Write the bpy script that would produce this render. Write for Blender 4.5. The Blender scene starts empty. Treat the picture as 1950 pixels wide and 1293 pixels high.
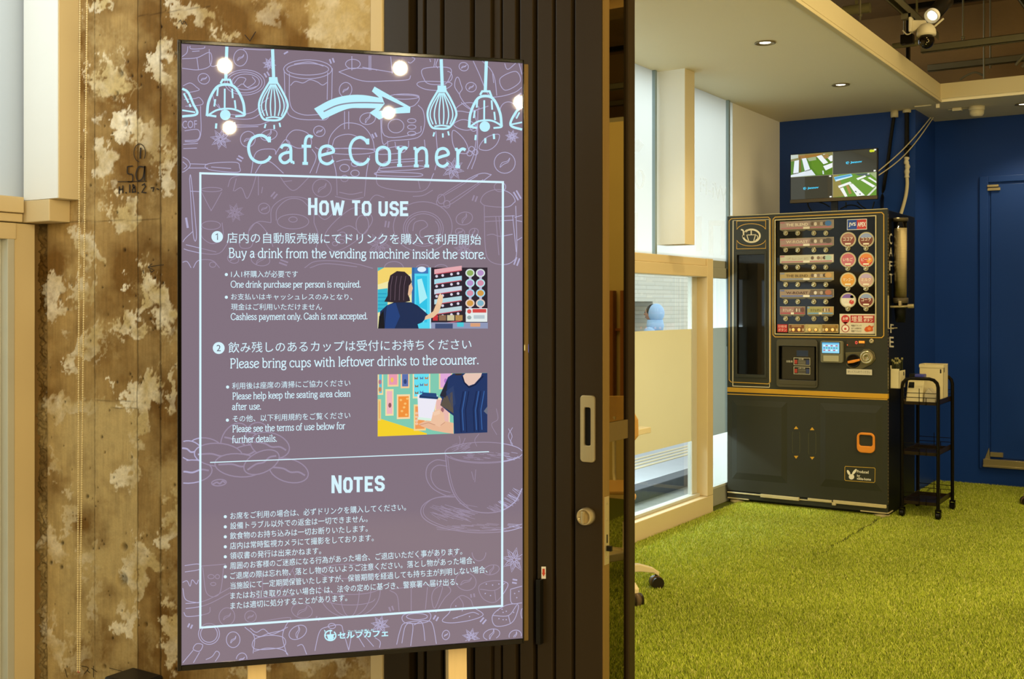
import bpy, bmesh, math, random
import numpy as np
from mathutils import Vector
random.seed(7)
rng = np.random.default_rng(7)
C = bpy.context.scene.collection
PI = math.pi

# ---------------------------------------------------------------- camera, world, lights, exposure
# metres; x runs across the shop (window wall at x = -2.8), y runs deeper into it, z up; floor at z = 0
YAW, F, PX0, HOR, EYE = math.radians(33), 2111.0, 975.0, 582.0, 1.27
cam = bpy.data.objects.new('camera', bpy.data.cameras.new('camera'))
C.objects.link(cam)
cam.location = (0, 0, EYE)
cam.rotation_euler = (PI / 2, 0, YAW)
cam.data.sensor_width = 36
cam.data.lens = 36 * F / 1950
cam.data.shift_y = -(646.5 - HOR) / 1950
cam.data.clip_start = 0.05
bpy.context.scene.camera = cam

vs = bpy.context.scene.view_settings
vs.view_transform = 'Standard'
vs.look = 'None'
vs.gamma = 1
vs.use_curve_mapping = False
vs.exposure = 0.0
bpy.context.scene.cycles.use_denoising = True
bpy.context.scene.cycles.max_bounces = 8

W = bpy.data.worlds.new('daylight')
bpy.context.scene.world = W
W.use_nodes = True
bg = W.node_tree.nodes['Background']
bg.inputs[0].default_value = (0.90, 0.96, 1.0, 1)
bg.inputs[1].default_value = 1.9

def lamp(name, kind, loc, power, color, size=0.2, target=None, spot=60, sy=None, blend=0.6):
    d = bpy.data.lights.new(name, kind)
    d.energy = power
    d.color = color
    if kind == 'AREA':
        d.shape = 'RECTANGLE'
        d.size = size
        d.size_y = sy or size
    else:
        d.shadow_soft_size = size
    if kind == 'SPOT':
        d.spot_size = math.radians(spot)
        d.spot_blend = blend
    o = bpy.data.objects.new(name, d)
    C.objects.link(o)
    o.location = loc
    if target:
        o.rotation_euler = (Vector(target) - Vector(loc)).to_track_quat('-Z', 'Y').to_euler()
    return o

WARM = (1.0, 0.79, 0.42)
DAY = (0.78, 0.92, 1.0)
# the open ceiling's track lighting: broad warm light over the shop floor and over the entrance, then two added side fills
glow = [lamp('track_light_shop', 'AREA', (0.6, 4.6, 3.3), 215, WARM, 3.2, (0.2, 4.6, 0), sy=4.0),
        lamp('track_light_entrance', 'AREA', (0.6, -0.9, 2.9), 215, WARM, 3.0, (-2.2, 2.3, 0.8), sy=3.0),
        lamp('entrance_side_fill', 'AREA', (2.4, -0.9, 1.3), 95, WARM, 2.2, (-3.4, 2.2, 0.7), sy=1.6),  # fill added to brighten the low pier and post, no fixture there
        lamp('shop_side_fill', 'AREA', (4.6, 4.2, 1.1), 120, WARM, 5.0, (-2.0, 5.6, 2.1), sy=2.2)]  # fill added from the right to lift the soffit, no fixture there
for g_ in glow:
    g_.visible_glossy = False
# daylight coming in at the windows
lamp('daylight_shop_window', 'AREA', (-3.7, 5.4, 2.9), 22, DAY, 2.4, (-2.2, 5.8, 1.7), sy=0.7)
lamp('daylight_low_pane', 'AREA', (-3.75, 5.9, 1.0), 42, DAY, 2.2, (-2.5, 6.2, 0.0), sy=0.25)
lamp('daylight_entrance_window', 'AREA', (-3.33, 1.5, 2.5), 13, DAY, 1.2, (-3.1, 2.25, 2.4), sy=1.6)

# ---------------------------------------------------------------- helpers
cy, sy_ = math.cos(YAW), math.sin(YAW)

def ray(px, py):
    X, Z = (px - PX0) / F, (HOR - py) / F
    return Vector((cy * X - sy_, sy_ * X + cy, Z))

def on_y(px, py, y):                    # the point of the real plane y = const seen at that pixel
    d = ray(px, py)
    t = y / d.y
    return Vector((d.x * t, y, EYE + d.z * t))

def on_x(px, py, x):
    d = ray(px, py)
    t = x / d.x
    return Vector((x, d.y * t, EYE + d.z * t))

def on_z(px, py, z):
    d = ray(px, py)
    t = (z - EYE) / d.z
    return Vector((d.x * t, d.y * t, z))

def lin(h):
    if isinstance(h, str):
        h = h.lstrip('#')
        h = [int(h[i:i + 2], 16) / 255 for i in (0, 2, 4)]
    return tuple(c / 12.92 if c <= 0.04045 else ((c + 0.055) / 1.055) ** 2.4 for c in h[:3])

MATS = {}

def mat(name, hexc, rough=0.5, metal=0.0, vary=0.06, scale=12, bump=0.0, bscale=80, coat=0.0, emit=0.0, trans=0.0, alpha=1.0, stretch=None, ior=1.45):
    if name in MATS:
        return MATS[name]
    m = bpy.data.materials.new(name)
    m.use_nodes = True
    nt = m.node_tree
    b = nt.nodes['Principled BSDF']
    col = lin(hexc)
    tc = nt.nodes.new('ShaderNodeTexCoord')
    src = tc.outputs['Object']
    if stretch:
        mp = nt.nodes.new('ShaderNodeMapping')
        mp.inputs['Scale'].default_value = stretch
        nt.links.new(src, mp.inputs[0])
        src = mp.outputs[0]
    nz = nt.nodes.new('ShaderNodeTexNoise')
    nz.inputs['Scale'].default_value = scale
    nz.inputs['Detail'].default_value = 5
    nt.links.new(src, nz.inputs['Vector'])
    mx = nt.nodes.new('ShaderNodeMix')
    mx.data_type = 'RGBA'
    mx.inputs[6].default_value = tuple(c * (1 - vary) for c in col) + (1,)
    mx.inputs[7].default_value = tuple(min(1, c * (1 + vary)) for c in col) + (1,)
    nt.links.new(nz.outputs['Fac'], mx.inputs[0])
    nt.links.new(mx.outputs[2], b.inputs['Base Color'])
    b.inputs['Roughness'].default_value = rough
    b.inputs['Metallic'].default_value = metal
    b.inputs['Coat Weight'].default_value = coat
    b.inputs['Transmission Weight'].default_value = trans
    b.inputs['IOR'].default_value = ior
    b.inputs['Alpha'].default_value = alpha
    if emit:
        nt.links.new(mx.outputs[2], b.inputs['Emission Color'])
        b.inputs['Emission Strength'].default_value = emit
    if bump:
        n2 = nt.nodes.new('ShaderNodeTexNoise')
        n2.inputs['Scale'].default_value = bscale
        n2.inputs['Detail'].default_value = 6
        nt.links.new(src, n2.inputs['Vector'])
        bp = nt.nodes.new('ShaderNodeBump')
        bp.inputs['Strength'].default_value = bump
        bp.inputs['Distance'].default_value = 0.01
        nt.links.new(n2.outputs['Fac'], bp.inputs['Height'])
        nt.links.new(bp.outputs[0], b.inputs['Normal'])
    MATS[name] = m
    return m

def attr_mat(name, rough=0.5, emit=0.0, coat=0.0, base=1.0, noise=0.0, nscale=60, bump=0.0, spec=0.5):
    # flat artwork and stained surfaces: colour from the mesh's own colour attribute, optionally broken up by fine noise
    if name in MATS:
        return MATS[name]
    m = bpy.data.materials.new(name)
    m.use_nodes = True
    nt = m.node_tree
    b = nt.nodes['Principled BSDF']
    a = nt.nodes.new('ShaderNodeAttribute')
    a.attribute_name = 'Col'
    out = a.outputs['Color']
    if noise:
        tc = nt.nodes.new('ShaderNodeTexCoord')
        nz = nt.nodes.new('ShaderNodeTexNoise')
        nz.inputs['Scale'].default_value = nscale
        nz.inputs['Detail'].default_value = 8
        nt.links.new(tc.outputs['Object'], nz.inputs['Vector'])
        mr = nt.nodes.new('ShaderNodeMapRange')
        mr.inputs[3].default_value = 1 - noise
        mr.inputs[4].default_value = 1 + noise
        nt.links.new(nz.outputs['Fac'], mr.inputs[0])
        mx = nt.nodes.new('ShaderNodeVectorMath')
        mx.operation = 'SCALE'
        nt.links.new(out, mx.inputs[0])
        nt.links.new(mr.outputs[0], mx.inputs['Scale'])
        out = mx.outputs[0]
        if bump:
            bp = nt.nodes.new('ShaderNodeBump')
            bp.inputs['Strength'].default_value = bump
            bp.inputs['Distance'].default_value = 0.01
            nt.links.new(nz.outputs['Fac'], bp.inputs['Height'])
            nt.links.new(bp.outputs[0], b.inputs['Normal'])
    if emit:
        b.inputs['Base Color'].default_value = (0.004, 0.004, 0.004, 1)
        nt.links.new(out, b.inputs['Emission Color'])
        b.inputs['Emission Strength'].default_value = emit
    else:
        nt.links.new(out, b.inputs['Base Color'])
    b.inputs['Roughness'].default_value = rough
    b.inputs['Coat Weight'].default_value = coat
    b.inputs['Specular IOR Level'].default_value = spec
    MATS[name] = m
    return m

def world_loc(o):
    v = Vector((0, 0, 0))
    while o is not None:
        v += o.location
        o = o.parent
    return v

def tag(o, label=None, cat=None, group=None, kind=None):
    if label: o['label'] = label
    if cat: o['category'] = cat
    if group: o['group'] = group
    if kind: o['kind'] = kind
    return o

def thing(name, loc, label, cat, group=None, rz=0):
    o = bpy.data.objects.new(name, None)
    C.objects.link(o)
    o.location = loc
    o.rotation_euler = (0, 0, rz)
    o.empty_display_size = 0.1
    return tag(o, label, cat, group)

class MB:
    """collects shapes and links them as ONE mesh object"""
    def __init__(s):
        s.v, s.f, s.c, s.sm = [], [], [], []
    def add(s, vs, fs, col=None, smooth=False):
        n = len(s.v)
        s.v += [tuple(p) for p in vs]
        for f in fs:
            s.f.append(tuple(i + n for i in f))
            s.c.append(col)
            s.sm.append(smooth)
        return s
    def box(s, x0, x1, y0, y1, z0, z1, col=None):
        if x0 > x1: x0, x1 = x1, x0
        if y0 > y1: y0, y1 = y1, y0
        if z0 > z1: z0, z1 = z1, z0
        return s.add([(x0, y0, z0), (x1, y0, z0), (x1, y1, z0), (x0, y1, z0), (x0, y0, z1), (x1, y0, z1), (x1, y1, z1), (x0, y1, z1)],
                     [(0, 3, 2, 1), (4, 5, 6, 7), (0, 1, 5, 4), (1, 2, 6, 5), (2, 3, 7, 6), (3, 0, 4, 7)], col)
    def tube(s, pts, r, seg=10, col=None, caps=True):
        pts = [Vector(p) for p in pts]
        rs = r if isinstance(r, (list, tuple)) else [r] * len(pts)
        rings, up = [], None
        for i, p in enumerate(pts):
            t = (pts[min(i + 1, len(pts) - 1)] - pts[max(i - 1, 0)]).normalized()
            if up is None:
                up = Vector((0, 0, 1)) if abs(t.z) < 0.9 else Vector((1, 0, 0))
            a = t.cross(up).normalized()
            up = a.cross(t).normalized()
            rings.append([p + rs[i] * (math.cos(2 * PI * k / seg) * a + math.sin(2 * PI * k / seg) * up) for k in range(seg)])
        vs = [q for g in rings for q in g]
        fs = []
        for i in range(len(pts) - 1):
            for k in range(seg):
                k2 = (k + 1) % seg
                fs.append((i * seg + k, i * seg + k2, (i + 1) * seg + k2, (i + 1) * seg + k))
        s.add(vs, fs, col, True)
        if caps:
            s.add(rings[0], [tuple(range(seg))], col)
            s.add(rings[-1], [tuple(reversed(range(seg)))], col)
        return s
    def lathe(s, prof, center, axis=(0, 0, 1), seg=24, col=None, smooth=True):
        ax = Vector(axis).normalized()
        a = ax.orthogonal().normalized()
        b = ax.cross(a)
        c = Vector(center)
        vs = [c + ax * h + r * (math.cos(2 * PI * k / seg) * a + math.sin(2 * PI * k / seg) * b) for (r, h) in prof for k in range(seg)]
        fs = []
        for i in range(len(prof) - 1):
            for k in range(seg):
                k2 = (k + 1) % seg
                fs.append((i * seg + k, i * seg + k2, (i + 1) * seg + k2, (i + 1) * seg + k))
        if prof[0][0] > 1e-5: fs.append(tuple(reversed(range(seg))))
        if prof[-1][0] > 1e-5: fs.append(tuple(range((len(prof) - 1) * seg, len(prof) * seg)))
        return s.add(vs, fs, col, smooth)
    def prism(s, pts, d, col=None):      # planar outline pts pushed along vector d
        n = len(pts)
        d = Vector(d)
        vs = [Vector(p) for p in pts] + [Vector(p) + d for p in pts]
        fs = [tuple(reversed(range(n))), tuple(range(n, 2 * n))] + [(i, (i + 1) % n, n + (i + 1) % n, n + i) for i in range(n)]
        return s.add(vs, fs, col)
    def sphere(s, c, r, seg=12, rings=8, col=None, sc=(1, 1, 1)):
        vs = [(c[0], c[1], c[2] + r * sc[2])]
        for i in range(1, rings):
            th = PI * i / rings
            for k in range(seg):
                ph = 2 * PI * k / seg
                vs.append((c[0] + r * sc[0] * math.sin(th) * math.cos(ph), c[1] + r * sc[1] * math.sin(th) * math.sin(ph), c[2] + r * sc[2] * math.cos(th)))
        vs.append((c[0], c[1], c[2] - r * sc[2]))
        fs = [(0, 1 + k, 1 + (k + 1) % seg) for k in range(seg)]
        for i in range(rings - 2):
            for k in range(seg):
                a, b = 1 + i * seg + k, 1 + i * seg + (k + 1) % seg
                fs.append((a, a + seg, b + seg, b))
        l = len(vs) - 1
        fs += [(l, 1 + (rings - 2) * seg + (k + 1) % seg, 1 + (rings - 2) * seg + k) for k in range(seg)]
        return s.add(vs, fs, col, True)
    def build(s, name, m, parent=None, bevel=0.0, label=None, cat=None, kind=None, group=None, seg=2, fix=True):
        me = bpy.data.meshes.new(name)
        me.from_pydata(s.v, [], s.f)
        if fix:
            bm = bmesh.new()
            bm.from_mesh(me)
            bmesh.ops.recalc_face_normals(bm, faces=bm.faces)
            bm.to_mesh(me)
            bm.free()
        me.polygons.foreach_set('use_smooth', s.sm)
        if any(c is not None for c in s.c):
            at = me.color_attributes.new('Col', 'FLOAT_COLOR', 'CORNER')
            out = []
            for f, c in zip(s.f, s.c):
                out += list((lin(c) if isinstance(c, str) else (c or (1, 1, 1))) + (1.0,)) * len(f)
            at.data.foreach_set('color', out)
        me.materials.append(m)
        o = bpy.data.objects.new(name, me)
        C.objects.link(o)
        if parent is not None:
            o.parent = parent
            if parent.rotation_euler.z == 0 or parent.type == 'MESH':
                o.location = -world_loc(parent) if parent.type != 'MESH' else (0, 0, 0)
        if bevel:
            b = o.modifiers.new('bevel', 'BEVEL')
            b.width = bevel
            b.segments = seg
            b.limit_method = 'ANGLE'
            b.angle_limit = math.radians(40)
        return tag(o, label, cat, group, kind)

# flat artwork: outlines and strokes given in 2-D and mapped onto a real surface by a function
def smooth(pts, closed=False, n=6):
    P = [Vector((p[0], p[1])) for p in pts]
    N = len(P)
    out = []
    rngi = range(N if closed else N - 1)
    for i in rngi:
        p1, p2 = P[i], P[(i + 1) % N]
        p0 = P[(i - 1) % N] if closed or i > 0 else p1 * 2 - p2
        p3 = P[(i + 2) % N] if closed or i + 2 < N else p2 * 2 - p1
        for k in range(n):
            t = k / n
            out.append(0.5 * ((2 * p1) + (p2 - p0) * t + (2 * p0 - 5 * p1 + 4 * p2 - p3) * t * t + (3 * p1 - p0 - 3 * p2 + p3) * t ** 3))
    if not closed:
        out.append(P[-1])
    return [(p.x, p.y) for p in out]

def ell(cx, cy_, rx, ry, a0=0, a1=360, n=28, rot=0):
    c, s_ = math.cos(math.radians(rot)), math.sin(math.radians(rot))
    out = []
    for k in range(n + 1):
        a = math.radians(a0 + (a1 - a0) * k / n)
        x, y = rx * math.cos(a), ry * math.sin(a)
        out.append((cx + c * x - s_ * y, cy_ + s_ * x + c * y))
    return out

class Art:
    """flat drawing on a surface: to3d(x, y, lift) gives the point"""
    def __init__(s, to3d, lift=0.0006):
        s.t, s.mb, s.lift = to3d, MB(), lift
    def poly(s, pts, col, layer=0):
        s.mb.add([s.t(x, y, s.lift * (1 + layer)) for x, y in pts], [tuple(range(len(pts)))], col)
        return s
    def rect(s, x0, y0, x1, y1, col, layer=0):
        return s.poly([(x0, y0), (x1, y0), (x1, y1), (x0, y1)], col, layer)
    def disc(s, cx, cy_, r, col, layer=0, ry=None, n=24):
        return s.poly(ell(cx, cy_, r, ry or r, n=n)[:-1], col, layer)
    def line(s, pts, w, col, layer=0, closed=False, sm=False):
        if sm: pts = smooth(pts, closed)
        P = [Vector((p[0], p[1])) for p in pts]
        Q = [P[0]]
        for p in P[1:]:
            if (p - Q[-1]).length > 1e-6: Q.append(p)
        if closed and (Q[0] - Q[-1]).length < 1e-6: Q.pop()
        N = len(Q)
        if N < 2: return s
        L, R = [], []
        for i in range(N):
            a = Q[i] - Q[i - 1] if (i > 0 or closed) else Q[1] - Q[0]
            b = Q[(i + 1) % N] - Q[i] if (i < N - 1 or closed) else a
            a, b = a.normalized(), b.normalized()
            n1, n2 = Vector((-a.y, a.x)), Vector((-b.y, b.x))
            m = n1 + n2
            m = m / max(m.length_squared / 2, 0.7) if m.length > 1e-4 else n1
            L.append(Q[i] + m * w / 2)
            R.append(Q[i] - m * w / 2)
        vs = [s.t(p.x, p.y, s.lift * (1 + layer)) for p in L + R]
        fs = [(i, (i + 1) % N, N + (i + 1) % N, N + i) for i in range(N if closed else N - 1)]
        for f in fs:
            c = col
            if callable(col):
                q = (L[f[0]] + R[f[1]]) / 2
                c = col(q.x, q.y)
            s.mb.add([vs[k] for k in f], [(0, 1, 2, 3)], c)
        return s
    def mesh(s, pts2, faces, col, layer=0):
        s.mb.add([s.t(x, y, s.lift * (1 + layer)) for x, y in pts2], faces, col)
        return s
    def build(s, name, m, parent=None, label=None, **k):
        return s.mb.build(name, m, parent, label=label, fix=False, **k)

_tc = {}

def glyphs(text, bold=0.0, spacing=1.0):
    key = (text, bold, spacing)
    if key in _tc: return _tc[key]
    c = bpy.data.curves.new('lettering', 'FONT')
    c.body = text
    c.offset = bold
    c.space_character = spacing
    c.resolution_u = 2
    o = bpy.data.objects.new('lettering', c)
    C.objects.link(o)
    dg = bpy.context.evaluated_depsgraph_get()
    me = bpy.data.meshes.new_from_object(o.evaluated_get(dg))
    vs = [(v.co.x, v.co.y) for v in me.vertices]
    fs = [tuple(p.vertices) for p in me.polygons]
    bpy.data.objects.remove(o)
    bpy.data.curves.remove(c)
    bpy.data.meshes.remove(me)
    _tc[key] = (vs, fs)
    return vs, fs

def write(art, text, x0, y0, x1, y1, h, col, layer=0, bold=0.0, flip=False):
    """text fitted to a strip: its ink runs from (x0, y0) bottom left to (x1, y1) bottom right, h high; y counts down"""
    vs, fs = glyphs(text, bold)
    a, b = min(v[0] for v in vs), max(v[0] for v in vs)
    c, d = min(v[1] for v in vs), max(v[1] for v in vs)
    pts = []
    for x, y in vs:
        u, w = (x - a) / max(b - a, 1e-6), (y - c) / max(d - c, 1e-6)
        if flip: u = 1 - u
        pts.append((x0 + (x1 - x0) * u, y0 + (y1 - y0) * u - h * w))
    art.mesh(pts, fs, col, layer)

# a light book face with small serifs, drawn as strokes (baseline 0, x-height .47, capitals .70)
def _st(x, y0, y1, foot=True, flag=True):
    out = [('l', [(x, y0), (x, y1)])]
    if foot: out.append(('l', [(x - .07, y0), (x + .07, y0)]))
    if flag: out.append(('l', [(x - .08, y1 - .01), (x, y1)]))
    return out

_o = [(.24, .47), (.08, .40), (.05, .235), (.08, .07), (.24, 0), (.40, .07), (.43, .235), (.40, .40)]
G = {
 'a': (.44, [('s', [(.08, .38), (.13, .455), (.22, .47), (.31, .43), (.33, .33)]), ('l', [(.33, .35), (.33, .07), (.37, .01), (.42, .02)]), ('s', [(.33, .29), (.18, .26), (.07, .19), (.06, .09), (.13, .01), (.23, .02), (.33, .11)])]),
 'b': (.49, [('l', [(.10, 0), (.10, .72), (.03, .71)]), ('s', [(.10, .36), (.19, .46), (.30, .46), (.41, .36), (.43, .23), (.40, .09), (.28, 0), (.17, .01), (.10, .08)])]),
 'c': (.43, [('s', [(.39, .37), (.33, .45), (.23, .47), (.10, .40), (.05, .235), (.10, .07), (.23, 0), (.33, .02), (.40, .09)]), ('l', [(.39, .45), (.39, .35)])]),
 'd': (.50, [('l', [(.40, .72), (.40, 0), (.48, .01)]), ('l', [(.33, .71), (.40, .72)]), ('s', [(.40, .36), (.31, .46), (.20, .46), (.08, .36), (.05, .23), (.08, .09), (.19, 0), (.31, .01), (.40, .09)])]),
 'e': (.44, [('s', [(.06, .21), (.22, .26), (.40, .32), (.36, .43), (.24, .47), (.10, .41), (.05, .235), (.09, .07), (.22, 0), (.33, .03), (.40, .10)])]),
 'f': (.30, _st(.12, 0, .55, True, False) + [('s', [(.12, .55), (.15, .67), (.22, .72), (.31, .69)]), ('l', [(.03, .45), (.27, .45)])]),
 'g': (.45, [('s', [(.21, .47), (.10, .43), (.07, .32), (.11, .21), (.21, .18), (.31, .21), (.35, .32), (.31, .43), (.21, .47)]), ('l', [(.31, .44), (.43, .46)]), ('s', [(.13, .20), (.09, .11), (.20, .06), (.36, .03), (.40, -.08), (.32, -.18), (.18, -.20), (.06, -.15), (.06, -.05), (.15, .05)])]),
 'h': (.52, _st(.11, 0, .72) + _st(.42, 0, .30, True, False) + [('s', [(.11, .33), (.20, .44), (.30, .47), (.39, .42), (.42, .30)])]),
 'i': (.23, _st(.12, 0, .46) + [('d', [(.115, .63)])]),
 'k': (.48, _st(.11, 0, .72) + [('l', [(.12, .20), (.38, .45)]), ('l', [(.30, .46), (.44, .46)]), ('l', [(.20, .28), (.42, 0), (.48, 0)])]),
 'l': (.23, _st(.12, 0, .72)),
 'm': (.78, _st(.11, 0, .46) + _st(.39, 0, .30, True, False) + _st(.67, 0, .30, True, False) + [('s', [(.11, .33), (.19, .44), (.28, .47), (.36, .42), (.39, .30)]), ('s', [(.39, .33), (.47, .44), (.56, .47), (.64, .42), (.67, .30)])]),
 'n': (.52, _st(.11, 0, .46) + _st(.42, 0, .30, True, False) + [('s', [(.11, .33), (.20, .44), (.30, .47), (.39, .42), (.42, .30)])]),
 'o': (.48, [('c', _o)]),
 'p': (.50, _st(.11, -.22, .46) + [('s', [(.11, .36), (.20, .46), (.31, .46), (.42, .36), (.44, .23), (.41, .09), (.30, 0), (.19, .01), (.11, .09)])]),
 'q': (.50, _st(.40, -.22, .46, True, False) + [('s', [(.40, .36), (.31, .46), (.20, .46), (.08, .36), (.05, .23), (.08, .09), (.19, 0), (.31, .01), (.40, .09)])]),
 'r': (.36, _st(.11, 0, .46) + [('s', [(.11, .32), (.18, .43), (.26, .47), (.34, .44)])]),
 's': (.37, [('s', [(.31, .38), (.25, .46), (.15, .46), (.08, .38), (.12, .28), (.23, .22), (.31, .14), (.27, .03), (.17, 0), (.07, .04), (.05, .11)])]),
 't': (.31, [('s', [(.13, .60), (.13, .30), (.13, .12), (.17, .02), (.24, 0), (.30, .04)]), ('l', [(.03, .45), (.28, .45)])]),
 'u': (.52, [('s', [(.10, .46), (.10, .25), (.12, .07), (.21, 0), (.32, .03), (.40, .13)]), ('l', [(.03, .45), (.10, .46)]), ('l', [(.33, .45), (.40, .46), (.40, 0), (.48, .01)])]),
 'v': (.47, [('l', [(.06, .46), (.24, 0), (.42, .46)]), ('l', [(.00, .46), (.13, .46)]), ('l', [(.35, .46), (.47, .46)])]),
 'w': (.70, [('l', [(.06, .46), (.21, 0), (.35, .44), (.50, 0), (.65, .46)]), ('l', [(.00, .46), (.13, .46)]), ('l', [(.58, .46), (.70, .46)])]),
 'y': (.47, [('l', [(.06, .46), (.24, .02)]), ('l', [(.42, .46), (.22, -.10), (.14, -.20), (.05, -.20)]), ('l', [(.00, .46), (.13, .46)]), ('l', [(.35, .46), (.47, .46)])]),
 'B': (.54, _st(.10, 0, .70, True, True) + [('s', [(.10, .70), (.28, .70), (.40, .63), (.40, .48), (.30, .38), (.10, .37)]), ('s', [(.28, .37), (.43, .31), (.47, .18), (.40, .05), (.27, 0), (.10, 0)])]),
 'C': (.66, [('s', [(.58, .55), (.48, .67), (.34, .71), (.17, .64), (.07, .48), (.06, .30), (.13, .11), (.28, .01), (.43, .01), (.55, .08), (.61, .17)]), ('l', [(.58, .68), (.58, .53)])]),
 'O': (.74, [('c', [(.37, .71), (.17, .65), (.06, .48), (.06, .24), (.17, .06), (.37, 0), (.57, .06), (.68, .24), (.68, .48), (.57, .65)])]),
 'P': (.52, _st(.12, 0, .70) + [('s', [(.12, .70), (.30, .70), (.43, .62), (.45, .48), (.37, .35), (.24, .31), (.12, .33)])]),
 '.': (.20, [('d', [(.09, .03)])]),
 ' ': (.24, []),
}

def stroke_text(art, text, x0, y0, x1, y1, cap, w, col, layer=0, track=0.0):
    """text in the book face between two baseline points; cap = height of a capital, w = stroke width"""
    adv, tot = [], 0.0
    for ch in text:
        adv.append(tot)
        tot += G[ch][0] + track
    tot -= track + 0.06
    kx, ky = (x1 - x0) / tot, cap / 0.70
    for ch, ax in zip(text, adv):
        def mp(p):
            u = (ax + p[0] - .05) * kx
            return (x0 + u, y0 + (y1 - y0) * u / (x1 - x0) - p[1] * ky)
        for kind, pts in G[ch][1]:
            q = [mp(p) for p in pts]
            if kind == 'd': art.disc(q[0][0], q[0][1], w * .75, col, layer, n=10)
            elif kind == 'l':
                for q0, q1 in zip(q, q[1:]): art.line([q0, q1], w, col, layer)
            else: art.line(smooth(q, kind == 'c', 4), w, col, layer, closed=(kind == 'c'))

# heavy condensed capitals as thick strokes in a unit box
BLK = {
 'H': [[(.14, 0), (.14, 1)], [(.86, 0), (.86, 1)], [(.14, .5), (.86, .5)]],
 'O': [[(.14, .25), (.14, .75), (.32, .91), (.68, .91), (.86, .75), (.86, .25), (.68, .09), (.32, .09), (.14, .25), (.14, .75)]],
 'W': [[(.09, 1), (.29, 0)], [(.29, 0), (.5, .85)], [(.5, .85), (.71, 0)], [(.71, 0), (.91, 1)]],
 'T': [[(.02, .91), (.98, .91)], [(.5, .9), (.5, 0)]],
 'U': [[(.14, 1), (.14, .25), (.32, .09), (.68, .09), (.86, .25), (.86, 1)]],
 'S': [[(.86, .70), (.86, .78), (.68, .91), (.32, .91), (.14, .78), (.14, .64), (.30, .52), (.70, .48), (.86, .36), (.86, .22), (.68, .09), (.32, .09), (.14, .22), (.14, .32)]],
 'E': [[(.95, .91), (.14, .91), (.14, .09), (.95, .09)], [(.14, .5), (.82, .5)]],
 'N': [[(.14, 0), (.14, 1)], [(.86, 0), (.86, 1)], [(.16, .95), (.84, .05)]],
}

def block(art, ch, x0, x1, yb, h, w, col):
    for st in BLK[ch]:
        art.line([(x0 + (x1 - x0) * p[0], yb - h * p[1]) for p in st], w, col)
# ================================================================ the setting
def struct(name, mb, m, bevel=0.0, parent=None, label=None):
    return mb.build(name, m, parent, bevel, kind='structure' if parent is None else None, label=label)

PAINT = mat('cream_paint', '#d9cba8', 0.55, vary=0.02, scale=3)
WHITE = mat('white_ceiling_paint', '#ece2c0', 0.7, vary=0.015, scale=2)
BEIGE = mat('beige_frame_paint', '#cdba90', 0.5, vary=0.03, scale=6)
BLUE = mat('deep_blue_paint', '#193a7e', 0.42, vary=0.06, scale=3)
DARK = mat('dark_bronze_metal', '#33291a', 0.36, 0.35, vary=0.10, scale=4, stretch=(6, 6, 0.3))
BLACKM = mat('black_metal', '#15140f', 0.4, 0.2)
SLAB = mat('bare_concrete_slab', '#8c7044', 0.9, vary=0.35, scale=2.5, bump=0.3, bscale=20)
GALV = mat('galvanised_steel', '#9a9576', 0.45, 0.7)
STEEL = mat('brushed_steel', '#dccca0', 0.28, 0.78, stretch=(40, 40, 1))
ALU = mat('pale_aluminium', '#c9c9bd', 0.4, 0.3)

def film_mat(name, hexc, t=0.6, clear=0.0):
    m = bpy.data.materials.new(name)
    m.use_nodes = True
    nt = m.node_tree
    nt.nodes.clear()
    o = nt.nodes.new('ShaderNodeOutputMaterial')
    d, tr, mx = (nt.nodes.new('ShaderNode' + k) for k in ('BsdfDiffuse', 'BsdfTranslucent', 'MixShader'))
    tc, nz, cr = nt.nodes.new('ShaderNodeTexCoord'), nt.nodes.new('ShaderNodeTexNoise'), nt.nodes.new('ShaderNodeMix')
    cr.data_type = 'RGBA'
    c = lin(hexc)
    nz.inputs['Scale'].default_value = 1.5
    cr.inputs[6].default_value = tuple(x * .94 for x in c) + (1,)
    cr.inputs[7].default_value = tuple(min(1, x * 1.05) for x in c) + (1,)
    nt.links.new(tc.outputs['Object'], nz.inputs['Vector'])
    nt.links.new(nz.outputs['Fac'], cr.inputs[0])
    nt.links.new(cr.outputs[2], d.inputs['Color'])
    nt.links.new(cr.outputs[2], tr.inputs['Color'])
    mx.inputs[0].default_value = t
    nt.links.new(d.outputs[0], mx.inputs[1])
    nt.links.new(tr.outputs[0], mx.inputs[2])
    out = mx
    if clear:
        tp, m2 = nt.nodes.new('ShaderNodeBsdfTransparent'), nt.nodes.new('ShaderNodeMixShader')
        m2.inputs[0].default_value = clear
        nt.links.new(mx.outputs[0], m2.inputs[1])
        nt.links.new(tp.outputs[0], m2.inputs[2])
        out = m2
    nt.links.new(out.outputs[0], o.inputs[0])
    return m

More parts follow.
